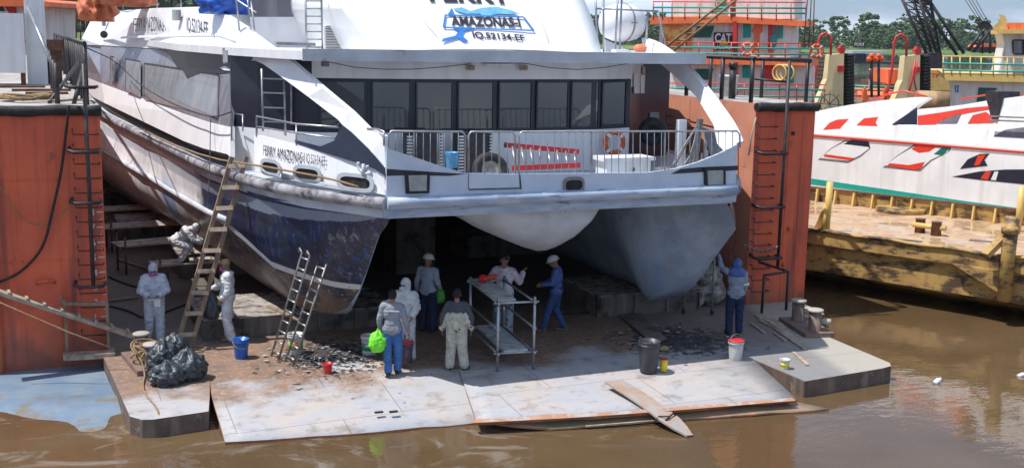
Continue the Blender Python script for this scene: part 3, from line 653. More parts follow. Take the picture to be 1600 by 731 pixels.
# square bow lights
M['lens'] = mat('light_lens', (.36, .40, .40), .15, var=(.28, .31, .31), scale=5)
for (a, b, c, d_) in (((633,270),(672,269),(671,302),(635,303)), ((1101,263),(1134,262),(1134,292),(1102,293))):
    m = MB(); P = [F(*q, 19.69) for q in (a, b, c, d_)]; m.prism(P, (0, .06, 0)); fr = m.build('bow_light', M['black_rubber'], FE)
    ce = sum(P, Vector())/4; Q = [ce+(p-ce)*.74+Vector((0, -.012, 0)) for p in P]; m = MB(); m.prism(Q, (0, .015, 0)); m.build('lens', M['lens'], fr)
# fairlead on the front
def ring_plate(P, name, parent, w=.42, h=.17, n=Vector((0, -1, 0)), ux=Vector((1, 0, 0)), mt=None, rope=True, wall=None):
    uz = Vector((0, 0, 1)); m = MB(); out = []; inn = []
    for k in range(28):
        t = 2*math.pi*k/28; c_, s_ = math.cos(t), math.sin(t)
        sx = math.copysign(abs(c_)**.5, c_); sz = math.copysign(abs(s_)**.7, s_); out.append(P+ux*sx*w*.62+uz*sz*h*.85+n*.012); inn.append(P+ux*sx*w*.5+uz*sz*h*.5+n*.012)
    dp = [q-n*.05 for q in inn]; ou2 = [q+n*.02 for q in out]; in2 = [q+n*.02 for q in inn]
    m.grid([out, ou2, in2, dp], False, True); f = m.build(name, mt or M['steel_dull'], parent)
    m = MB(); m.add([q-n*.004 for q in inn], [tuple(range(28))]); m.build('opening', M['black_rubber'] if not wall else wall, f)
    return f
fl_ = ring_plate(F(896, 289, 19.735), 'fairlead', FE, .36, .19)
# ---- arches (swept side bulwarks running up to the upper deck)
A_up = [(600,213),(587,207),(573,200),(547,174),(504,138),(458,98),(430,78),(406,61),(385,44),(365,31),(340,17),(315,11),(243,13),(148,20),(128,60)]
A_lo = [(604,300),(575,247),(545,207),(528,187),(481,151),(432,115),(412,101),(399,95),(389,95),(378,112),(350,110),(328,98),(286,79),(158,71),(128,70)]
def lstrip(up, lo, off, th, mt, name, m_=False, nsub=1, parent=FE):
    a = [S(*p, off=off) for p in up]; b = [S(*p, off=off) for p in lo]
    if m_: a = [mir(p) for p in a]; b = [mir(p) for p in b]
    s = -1 if m_ else 1; a2 = [p+Vector((th*s, th*.3, 0)) for p in a]; b2 = [p+Vector((th*s, th*.3, 0)) for p in b]
    rows = [a, b, b2, a2]; m = MB(); m.grid([list(q) for q in rows]+[list(a)], False)
    m.add([a[0], b[0], b2[0], a2[0]], [(0, 1, 2, 3)]); m.add([a[-1], b[-1], b2[-1], a2[-1]], [(0, 1, 2, 3)])
    return m.build(name, mt, parent)
lstrip(A_up[:10], A_lo[:10], 0, .10, M['ferry_white'], 'side_arch')
RU = [(1161,222),(1150,196),(1130,168),(1100,128),(1075,100),(1050,80),(1030,67),(1008,60)]; RL = [(1140,238),(1127,224),(1121,195),(1094,151),(1070,128),(1045,106),(1025,90),(1010,80)]
RY = (19.82,20.1,20.8,21.9,22.8,23.8,25,26.5); ru = [aty(p[0], p[1], y) for p, y in zip(RU, RY)]; rl = [aty(p[0], p[1], y) for p, y in zip(RL, RY)]
mb = MB(); e_ = Vector((.10, 0, 0)); mb.grid([ru, rl, [p-e_ for p in rl], [p-e_ for p in ru], ru], False); mb.add([ru[-1], rl[-1], rl[-1]-e_, ru[-1]-e_], [(0,1,2,3)])
mb.build('side_arch', M['ferry_white'], FE)
mb = MB(); mb.tube(smooth(ru, 2), .022, 8); mb.build('arch_rim', M['ferry_white'], FE)
lstrip(A_up[9:], A_lo[9:], 0, .12, M['ferry_white'], 'upper_side_wall')
# fold along the upper wall
lstrip([(365,60),(340,52),(300,52),(260,54),(200,57),(160,60)], [(365,64),(340,56),(300,56),(260,58),(200,60),(160,63)], .03, .05, M['ferry_white'], 'moulding')
# ---- main side walls: grey window band over white
B_top = [(363,117),(328,98),(286,79),(158,71),(128,70)]; B_bot = [(358,199),(325,191),(286,178),(159,131),(126,118)]
lstrip(B_top, B_bot, -.03, .1, M['grey_band'], 'window_band'); lstrip(B_top[2:], B_bot[2:], -.03, .1, M['grey_band'], 'window_band', True)
W_bot = [(395,255),(355,241),(318,232),(286,220),(163,161),(126,142)]; W_top = [(360,199),(345,196),(325,191),(286,178),(159,131),(126,118)]
W_bot[0] = (360,246)
lstrip(W_top, W_bot, -.01, .1, M['ferry_white'], 'side_wall'); lstrip(W_top[3:], W_bot[3:], -.01, .1, M['ferry_white'], 'side_wall', True)
# dark-framed side windows in the band
M['tint'] = mat('tinted_film', (.24, .24, .26), .12, var=(.19, .185, .2), scale=1.5, streak=(.32, .31, .32), spec=.7)
for (a, b, c, d_) in (((226,99),(340,117),(338,184),(226,156)), ((196,92),(218,96),(218,152),(196,141)), ((172,88),(177,89),(177,127),(172,126))):
    up = [b, a]; lo = [c, d_]
    wf = lstrip(up, lo, .012, .03, M['tint'], 'side_window')
    m = MB(); q = [S(*p, off=.02) for p in (a, b)]; m.bar(q[0], q[1], .03); q2 = [S(*p, off=.02) for p in (a, d_)]; m.bar(q2[0], q2[1], .02); m.build('frame', M['black_steel'], wf)
# ---- cabin block (so no light leaks) and curved cabin front
CF_ = [(3.97,25.5),(4.4,24.7),(5.3,23.55),(6.4,23.25),(7.5,23.1),(9.0,23.0),(10.5,23.15),(11.6,23.15),(12.66,23.5)]
def wallstrip(pts, z0, z1, mt, name, d=0., th=.08, parent=FE):
    m = MB(); P = [Vector((x, y-d, 0)) for x, y in pts]; m.grid([[p+Vector((0, 0, z1)) for p in P], [p+Vector((0, 0, z0)) for p in P], [p+Vector((0, th, z0)) for p in P], [p+Vector((0, th, z1)) for p in P], [p+Vector((0, 0, z1)) for p in P]], False)
    for p in (P[0], P[-1]): m.add([p+Vector((0, 0, z1)), p+Vector((0, 0, z0)), p+Vector((0, th, z0)), p+Vector((0, th, z1))], [(0, 1, 2, 3)])
    return m.build(name, mt, parent)
wallstrip(CF_, 3.48, 4.385, M['ferry_white'], 'cabin_wall'); wallstrip(CF_, 4.385, 5.5, M['navy'], 'window_frame_wall'); 
wallstrip(CF_[2:], 5.5, 5.9, M['ferry_white'], 'header', .05); wallstrip(CF_[:3], 5.5, 5.9, M['navy'], 'header', 0)
def onfront(px, d=0.):
    best = None
    for (a, b), (c, e) in zip(CF_, CF_[1:]):
        r = ray(px, 165); dx, dy = c-a, e-b; det = r.x*(-dy)+r.y*dx; s = (r.x*(b)-r.y*(a))/det; t = (a*(-dy)+b*dx)/det
        if -.001 <= s <= 1.001: return Vector((a+dx*s, b+dy*s-d, 0))
for (x0, x1) in ((500,570),(581,640),(650,706),(715,770),(779,830),(838,887),(892,935),(940,977)):
    a, b = onfront(x0, .02), onfront(x1, .02); m = MB(); m.prism([a+Vector((0,0,4.44)), b+Vector((0,0,4.44)), b+Vector((0,0,5.44)), a+Vector((0,0,5.44))], (0, .03, 0)); wf = m.build('window', M['glass_dark'], FE)
    m = MB()
    for z in (4.44, 5.44): m.bar(a+Vector((0,-.01,z)), b+Vector((0,-.01,z)), .035)
    for p in (a, b): m.bar(p+Vector((0,-.01,4.44)), p+Vector((0,-.01,5.44)), .035)
    m.build('frame', M['navy'], wf)
# doorway recess at right, and closing walls
m = MB(); m.quad((12.66,23.5,3.48),(13.9,25.2,3.48),(13.9,25.2,5.3),(12.66,23.5,5.3)); m.build('recess_wall', M['navy'], FE)
m = MB(); m.quad((12.66,23.5,5.3),(13.9,25.2,5.3),(13.9,25.2,5.9),(12.66,23.5,5.9)); m.build('recess_header', M['ferry_white'], FE)
m = MB(); m.quad((13.9,25.2,3.48),(14.9,25.6,3.48),(14.9,25.6,5.9),(13.9,25.2,5.9)); m.build('recess_wall', M['navy'], FE)
def recess(px, py): return atpl(px, py, (12.66, 23.46, 4), Vector((1.7, -1.24, 0)).normalized())
for k, (a, b, mm) in enumerate((((1000,117),(1020,146),'white'),((990,115),(998,146),'white'),((1003,104),(1018,116),'paper'),((1012,160),(1022,173),'pink'))):
    M.setdefault('paper', mat('paper_notice', (.6, .5, .42), .8, var=(.3, .18, .12), scale=30)); M.setdefault('pink', mat('pink_notice', (.55, .42, .5), .8))
    m = MB(); m.prism([recess(a[0], a[1]), recess(b[0], a[1]), recess(b[0], b[1]), recess(a[0], b[1])], (.015, -.02, 0)); m.build('notice', M[mm], FE)
# roof slab
rf = [(4.78,21.9),(13.5,21.75),(13.95,22.4),(15.2,27),(15.4,34),(15.4,62),(3.2,62),(3.4,30),(4.0,25.2),(4.5,22.9)]
m = MB(); m.prism([Vector((x, y, 5.9)) for x, y in rf], (0, 0, .17)); m.build('roof', M['ferry_white'], FE)
m = MB(); m.bar((4.75, 21.885, 6.0), (13.5, 21.735, 6.0), .05, .23); m.build('roof_edge', M['dirty_white'], FE)
m = MB(); m.prism([Vector((x, y, 3.49)) for x, y in ((4.1,25.7),(14.7,25.8),(15.5,34),(15.6,61),(3.2,61),(3.6,30))], (0, 0, 2.4)); m.build('cabin_core', M['navy'], FE)
# unseen panel added far aft to keep daylight out of the tunnel
m = MB(); m.box((9.45, 45, 1.9), (7.5, .2, 2.2)); m.build('tunnel_light_stop', M['hull_in'], FE)
# ---- wheelhouse: sloping white front
n_s = Vector((0, -.72, .69)).normalized(); p_s = Vector((9, 22.55, 6.07))
def Wp(px, py, d=0.): return atpl(px, py, p_s+n_s*d, n_s)
bl = Vector((6.30, 22.55, 6.07)); 
pl = [Wp(586,79), Wp(942,87)]; pl[0].z = pl[1].z = 6.07
def wslope(px, z):   # on the slope at a given height
    r = ray(px, 0); y = 22.55+(z-6.07)*.69/.72
    return Vector((aty(px, 20, y).x, y, z))
L_ = [wslope(586, 6.07), wslope(560, 6.45), wslope(534, 6.9), wslope(524, 7.3), wslope(512, 8.2)]; R_ = [wslope(942, 6.07), wslope(936, 6.4), wslope(926, 6.8), wslope(912, 7.25), wslope(880, 8.2)]
m = MB(); rows = []
for i in range(5):
    rows.append([L_[i].lerp(R_[i], t)+n_s*(.10*math.sin(math.pi*t)) for t in [k/16 for k in range(17)]])
m.grid(rows, True); back = [Vector((L_[i].x-1.2, 30, L_[i].z)) for i in range(5)]; m.grid([L_, back], False); back2 = [Vector((R_[i].x+.8, 30, R_[i].z)) for i in range(5)]; m.grid([R_, back2], False)
m.add([L_[4], R_[4], back2[4], back[4]], [(0, 1, 2, 3)]); wh = m.build('wheelhouse', M['white_clean'], FE)
for seg in ([(632,0),(655,26),(684,60)], [(830,0),(845,30),(857,66)]):
    m = MB(); m.tube([Wp(*q, .085) for q in seg], .012, 6); m.build('crease', M['white_clean'], FE)
# lettering and emblem on the slope
ux = (Wp(880, 60)-Wp(700, 56)).normalized(); uy = (Wp(760, 10)-Wp(763, 60)).normalized()
def W2(px, py): return Wp(px, py, .118)
def wtext(s, px, py, pxr, pyr, ptop, mt, name='lettering', bold=.03, shear=0):
    a = W2(px, py); b = W2(pxr, pyr); h = (W2(px, ptop)-a).length; x = (b-a); n = n_s; yv = n.cross(x.normalized()); return text(name, s, a, x, yv, h, mt, FE, width=x.length, ext=.004, bold=bold, shear=shear)
M['logo_blue'] = mat('logo_blue', (.03, .16, .50), .4, var=(.04, .22, .6), scale=6); M['logo_lite'] = mat('logo_light_blue', (.12, .38, .68), .4, var=(.2, .5, .78), scale=6)
wtext('FERRY', 672, 3, 801, 7, -22, M['lettering'], bold=.03)
wtext('AMAZONAS-I', 706, 41, 816, 43, 26, M['lettering'], bold=.035, shear=.15)
wtext('IQ.52134-EF', 740, 61, 821, 66, 50, M['lettering'], bold=.03)
def wpoly(pts, mt, name, d=.121): m = MB(); m.prism([Wp(px, py, d) for px, py in pts][::-1], n_s*.003); return m.build(name, mt, FE)
wpoly([(708,14),(722,12),(735,18),(752,13),(775,11),(796,16),(812,22),(800,23),(780,22),(768,24),(757,28),(750,22),(728,22),(716,19)], M['logo_lite'], 'emblem')
wpoly([(706,44),(716,49),(712,56),(692,61),(690,66),(700,64),(716,60),(724,66),(732,65),(722,56),(726,49),(742,46),(724,44)], M['logo_blue'], 'emblem')
wpoly([(699,24),(706,13),(711,24)], M['logo_blue'], 'emblem')
fr_ = [(696,24),(818,27),(834,48),(693,43)]
m = MB()
for i in range(4): m.bar(Wp(*fr_[i], .122), Wp(*fr_[(i+1)%4], .122), .035, .006, up=n_s)
m.build('emblem_frame', M['logo_blue'], FE)
# upper deck wall at left of the wheelhouse, sitting further aft
def up(px, py, y): return aty(px, py, y)
m = MB(); yb = 26.0; m.prism([up(392,27,yb), up(535,27,yb), up(590,82,yb), up(392,82,yb)], (0, .1, 0)); m.build('upper_cabin_wall', M['ferry_white'], FE)
m = MB(); m.prism([up(392,-60,yb), up(535,-60,yb), up(535,27,yb), up(392,27,yb)], (0, .1, 0)); m.build('upper_window_band', M['grey_band'], FE)
m = MB(); m.prism([up(505,-10,25.2), up(548,44,25.2), up(512,33,25.2), up(500,-10,25.2)], (0, .1, 0)); m.build('brow', M['navy'], FE)
# air conditioner
ac = thing('dummy', None, None); bpy.data.objects.remove(ac)
a, b = up(504,78,24.4), up(537,42,24.4); m = MB(); c = (a+b)/2; m.box(c, (b.x-a.x, .35, b.z-a.z)); o = m.build('air_conditioner', M['white'], FE)
m = MB()
for i in range(9): z = a.z+.05+i*.055; m.box((a.x+.17, 24.21, z), (.28, .02, .02))
m.build('grille', M['steel_dull'], o)
m = MB(); m.tube([up(530,70,24.2), up(545,66,24.1), up(553,80,24.1)], .03, 6); m.build('hose', M['black_rubber'], FE)
# ladders / rails on the upper deck left
m = MB()
for px in (479, 504): m.tube([up(px,80,24.0), up(px-2,-15,24.0)], .022, 6)
for py in range(-10, 80, 12): m.tube([up(479,py,24.0), up(504,py,24.0)], .015, 6)
m.build('upper_ladder', M['alu'], FE)
m = MB()
for px, tp_ in ((374,-10),(392,-10),(398,0)): m.tube([S(px, 48), up(px-6, tp_, 25.5)], .02, 6)
m.tube([S(300,12)+Vector((0,0,.45)), S(345,17)+Vector((0,0,.5)), up(400,20,25.5)], .018, 6); m.build('stay', M['alu'], FE)
m = MB(); m.bar(up(432,68,23.4), up(492,70,23.4), .13, .06); m.build('deck_beam', M['steel_dull'], FE)
# rail along the very top of the side wall
m = MB(); pr = [S(*q)+Vector((.05, 0, 0)) for q in ((148,20),(190,16),(243,13),(280,12),(315,11))]
m.tube([p+Vector((0, 0, .32)) for p in pr], .02, 6)
for p in pr: m.tube([p, p+Vector((0, 0, .32))], .018, 6)
m.build('top_rail', M['alu'], FE)
# side lettering
def side_text(s, a, b, ptop, mt=M['lettering'], off=.015, bold=.0):
    A = S(*a, off=off); B = S(*b, off=off); T_ = S(a[0], ptop, off=off); h = (T_-A).length; x = B-A; y = (T_-A); return text('lettering', s, A, x, y, h, mt, FE, width=x.length, ext=.01, bold=bold)
side_text('FERRY AMAZONAS-I', (209,50), (259,49), 29); side_text('IQ.52134-EF', (292,52), (325,62), 27); 
# lamp + loudspeaker on the side, junction boxes
for (px, py) in ((276,24), (357,88)):
    c = S(px, py, off=.18); m = MB(); m.box(c, (.12, .30, .28 if px < 300 else .34), rz=.35); o = m.build('floodlight', M['steel_dull'], FE)
    m = MB(); m.box(c+Vector((-.05, -.10, 0)), (.08, .20, .26), rz=.35); m.build('lens', M['lens'], o)
    m = MB(); m.tube([c, c+Vector((.25, .1, -.12))], .02, 6); m.build('bracket', M['steel_dull'], o)
c = S(162, 33, off=.1); m = MB(); m.box(c, (.12, .6, .42)); o = m.build('vent_louvre', M['steel_dull'], FE)
m = MB(); m.lathe(S(162,55, off=.25), [(.10,0),(.14,.18)], 12, (0, -1, .1)); m.build('loudspeaker', M['black_steel'], FE)
# ---- recess between side wall and arch: ladder, low bulwark, rail
SB_t = [(398,211),(440,222),(487,231),(515,232),(530,215),(545,207)]; SB_b = [(398,262),(440,272),(487,284),(530,292),(560,297),(604,304)]
SB_t = [(397,210),(425,217),(460,226),(500,231),(524,222),(536,200),(560,228),(600,262)]; SB_b = [(397,258),(425,266),(460,275),(500,284),(524,289),(545,293),(575,299),(602,305)]
lstrip(SB_t, SB_b, 0, .07, M['ferry_white'], 'side_bulwark'); lstrip(SB_t, SB_b, 0, .07, M['ferry_white'], 'side_bulwark', True)
m = MB()
for side_ in (0,):
    st_t = [(460,219),(500,229),(522,220),(534,195),(548,206),(575,232),(600,262)]; st_b = [(462,224),(500,237),(530,246),(550,252),(565,256),(585,264),(602,275)]
lstrip(st_t, st_b, .012, .02, M['navy'], 'stripe')
m = MB()
m.tube([S(401,213), S(401,182), S(463,186+8), S(528,199)], .022, 6); m.tube([S(401,198), S(463,208), S(524,216)], .018, 6); m.tube([S(463,193), S(463,226)], .018, 6); m.build('side_rail', M['alu'], FE)
side_text('FERRY AMAZONAS-I', (412,243), (477,256), 227, off=.012); side_text('IQ.52134-EF', (479,257), (509,262), 240, off=.012)
M['hole'] = M['black_rubber']
for (px, py, w_) in ((424,262,.62),(481,272,.6),(556,285,.72)):
    P = S(px, py, off=.012); Q = S(px+6, py+1.5, off=.012); ux_ = Vector((Q.x-P.x, Q.y-P.y, 0)).normalized(); nn = Vector((ux_.y, -ux_.x, 0)); nn = nn if nn.x < 0 else -nn
    ring_plate(P, 'fairlead', FE, w_, .2, nn, ux_, M['dirty_white'])
m = MB(); c = S(567, 262, off=.03); m.torus(c+Vector((0, 0, .05)), .12, .03, (.9, .5, 0), 16, 6, .55); m.tube([c+Vector((-.02,-.1,-.15)), c+Vector((-.02,-.1,.08))], .03, 6); m.build('horn_cleat', M['dirty_white'], FE)
# ladder up to the roof in the recess
la, lb = (409,180), (444,180)
def rc(px, py): return aty(px, py, 23.9)
m = MB()
for a_, b_ in (((411,205),(409,108)), ((446,212),(444,120))): m.tube([rc(*a_), rc(*b_)], .025, 6)
for py in (123,145,168,190): m.bar(rc(410,py), rc(446,py+1), .04, .03)
m.tube([rc(455,195), rc(455,108)], .02, 6); m.build('recess_ladder', M['alu'], FE)
m = MB(); m.tube([rc(476,200), rc(476,150)], .03, 6); m.tube([rc(488,178), rc(488,158)], .04, 6); m.build('conduit', M['white'], FE)
m = MB(); c = rc(425, 205); m.lathe((4.75, 23.3, 3.5), [(.16,0),(.16,.6),(.1,.66)], 14); m.build('deck_vent', M['white'], FE)
# gooseneck rail at wall corner
m = MB(); m.tube([S(362,220), S(362,177), S(372,180)+Vector((.1,0,0)), S(372,205)+Vector((.1,0,0))], .02, 6); m.build('grab_rail', M['alu'], FE)
# ---- bow guard rail: four welded sections
def rsec(x0, x1, top0, top1, name='guard_rail', bars=11, curve=False):
    m = MB(); y = 19.77; def_ = lambda px, py: aty(px, py, y)
    def base(px):
        for (a, b), (c, d_) in zip(tp, tp[1:]):
            if a <= px <= c: return b+(d_-b)*(px-a)/(c-a)
        return 226
    m.tube([def_(x0, base(x0)+3), def_(x0, top0+6), def_(x0+4, top0), def_(x1-4, top1), def_(x1, top1+6), def_(x1, base(x1)+3)], .019, 7)
    n = max(2, round((x1-x0)/11.3))
    for i in range(1, n): px = x0+(x1-x0)*i/n; m.tube([def_(px, base(px)+2), def_(px, top0+(top1-top0)*i/n)], .0095, 5)
    if x1-x0 > 60:
        for f in (.33, .66): px = x0+(x1-x0)*f; m.tube([def_(px, base(px)+2), def_(px, top0)], .018, 6)
    return m.build(name, M['alu'], FE)
rsec(573+30, 606, 203, 204) if False else None
rsec(607, 727, 205, 206); rsec(732, 805, 206, 206); rsec(811, 1156, 206, 205)
m = MB(); m.tube([S(574,201), S(590,202)+Vector((0,0,.0)), aty(600,206,19.8), aty(600,228,19.8)], .019, 7); m.build('guard_rail', M['alu'], FE)
# header fittings: cameras, tube lamp, cable
hy = 21.95
def hd(px, py, y=22.9): return aty(px, py, y)
for (px, py) in ((508,100),(735,106),(818,106)):
    m = MB(); c = hd(px, py); m.box(c, (.13, .16, .10)); m.lathe(c+Vector((0, -.08, -.01)), [(.045,0),(.045,.05)], 10, (0, -1, 0)); m.build('camera_lamp', M['wood_pale'] if px != 508 else M['steel_dull'], FE)
m = MB(); m.box((hd(778,102)), (.62, .06, .055)); m.build('tube_lamp', M['white'], FE)
m = MB(); pts = [hd(508,96)] + [hd(508+ (735-508)*t, 100+9*math.sin(math.pi*t)) for t in (.2,.4,.6,.8)]+[hd(735,100)]; m.tube(pts, .008, 5)
pts = [hd(752,99)]+[hd(818+(985-818)*t, 99+10*math.sin(math.pi*t)) for t in (0,.25,.5,.75)]+[hd(985,99)]; m.tube(pts, .008, 5); m.build('cable', M['black_rubber'], FE)
# ================================================================ PEOPLE
def cap(mb, a, b, ra, rb, n=12):
    a = Vector(a); b = Vector(b); u = (b-a).normalized() if (b-a).length > 1e-6 else Vector((0, 0, 1)); pts = []; rs = []
    for t in (0.02, .35, .7, 1.1): pts.append(a-u*ra*math.cos(t)); rs.append(max(.002, ra*math.sin(t)))
    pts.append(a); rs.append(ra); pts.append(b); rs.append(rb)
    for t in (1.1, .7, .35, .02): pts.append(b+u*rb*math.cos(t)); rs.append(max(.002, rb*math.sin(t)))
    # straight tube along u
    v, q = frame(u); vs = [p+(v*math.cos(2*math.pi*k/n)+q*math.sin(2*math.pi*k/n))*r for p, r in zip(pts, rs) for k in range(n)]
    m = len(pts); fs = [(i*n+k, i*n+(k+1)%n, (i+1)*n+(k+1)%n, (i+1)*n+k) for i in range(m-1) for k in range(n)]+[tuple(range(n))[::-1], tuple(range((m-1)*n, m*n))]
    mb.add(vs, fs)
def ell(mb, c, r, rot=None, n=14, m=9):
    c = Vector(c); vs = []; R = rot or Matrix.Identity(3)
    for i in range(m+1):
        th = math.pi*min(max(i/m, .02), .98)
        for k in range(n): ph = 2*math.pi*k/n; vs.append(c+R@Vector((r[0]*math.sin(th)*math.cos(ph), r[1]*math.sin(th)*math.sin(ph), r[2]*math.cos(th))))
    fs = [(i*n+k, (i+1)*n+k, (i+1)*n+(k+1)%n, i*n+(k+1)%n) for i in range(m) for k in range(n)]+[tuple(range(n)), tuple(range(m*n, (m+1)*n))[::-1]]
    mb.add(vs, fs)
def remesh(mb, name, mt, parent, vox=.012, wr=0., ws=9., sm=1, seed=0, decim=None):
    me = bpy.data.meshes.new('tmp'); me.from_pydata([tuple(v) for v in mb.v], [], mb.f); b = bmesh.new(); b.from_mesh(me); bmesh.ops.recalc_face_normals(b, faces=b.faces); b.to_mesh(me); b.free()
    o = bpy.data.objects.new('tmp', me); COL.objects.link(o); md = o.modifiers.new('r', 'REMESH'); md.mode = 'VOXEL'; md.voxel_size = vox; md.use_smooth_shade = True
    if sm: s_ = o.modifiers.new('s', 'SMOOTH'); s_.factor = .5; s_.iterations = sm
    dg = bpy.context.evaluated_depsgraph_get(); dg.update(); m2 = bpy.data.meshes.new_from_object(o.evaluated_get(dg)); bpy.data.objects.remove(o)
    if wr:
        ns = [v.normal.copy() for v in m2.vertices]
        for v, nn in zip(m2.vertices, ns):
            p = v.co; f = noise.noise(Vector((p.x*ws+seed, p.y*ws, p.z*ws*1.8)))+.5*noise.noise(Vector((p.x*ws*2.3, p.y*ws*2.3+seed, p.z*ws*3.4))); f = 1-abs(f)*2.2
            v.co = p+nn*(f*wr)
    m2.materials.clear(); m2.materials.append(mt); m2.name = name
    for p in m2.polygons: p.use_smooth = True
    o = bpy.data.objects.new(name, m2); COL.objects.link(o); o.parent = parent; ROOT[o.name] = ROOT[parent.name]; return o
STAND = dict(pelvis=(0,0,.93), chest=(0,0,1.26), neck=(0,-.01,1.44), head=(0,.025,1.585), shL=(-.175,0,1.375), shR=(.175,0,1.375), elL=(-.25,-.02,1.11), elR=(.25,-.02,1.11), haL=(-.27,.05,.86), haR=(.27,.05,.86),
    hipL=(-.09,0,.90), hipR=(.09,0,.90), knL=(-.11,.03,.49), knR=(.11,.03,.49), anL=(-.12,-.02,.08), anR=(.12,-.02,.08), toeL=(-.14,.16,.035), toeR=(.14,.16,.035), look=(0,1,0))
def mk(name, c, **k): M[name] = mat(name, c, k.pop('rough', .85), var=tuple(x*.72 for x in c), scale=7, bump=.35, bscale=22, **k); return M[name]
mk('maroon', (.20,.02,.03)); mk('skin', (.30,.155,.10)); mk('coverall', (.66,.68,.70), dirt=(.40,.39,.38), dscale=5, dlo=.6, dhi=.74); mk('coverall_shaded', (.52,.57,.66), dirt=(.36,.36,.38), dscale=5, dlo=.6, dhi=.74); mk('khaki', (.52,.50,.42), dirt=(.2,.19,.17), dscale=6, dlo=.58, dhi=.7)  # second coverall tone is white cloth with bluish shade put in
mk('pink_white', (.62,.58,.66)); mk('grey_shirt', (.25,.27,.32)); mk('blue_shirt', (.08,.13,.36)); mk('pale_blue', (.34,.40,.52)); mk('jeans', (.05,.16,.42)); mk('dark_jeans', (.03,.075,.2)); mk('navy_cloth', (.015,.025,.08)); mk('camo', (.34,.40,.46), dirt=(.10,.12,.14), dscale=9, dlo=.5, dhi=.55)
mk('hair', (.012,.010,.010)); mk('shoe', (.03,.027,.025)); mk('boot_tan', (.18,.13,.09)); mk('charcoal', (.06,.07,.09)); mk('cap_tan', (.35,.27,.15)); mk('sleeve_grey', (.24,.28,.36))
M['respirator'] = mat('respirator', (.42,.10,.30), .5); M['visor'] = mat('visor', (.02,.02,.03), .2); M['helmet_white'] = mat('helmet_white', (.75,.76,.76), .3); M['helmet_yellow'] = mat('helmet_yellow', (.8,.5,.05), .35)
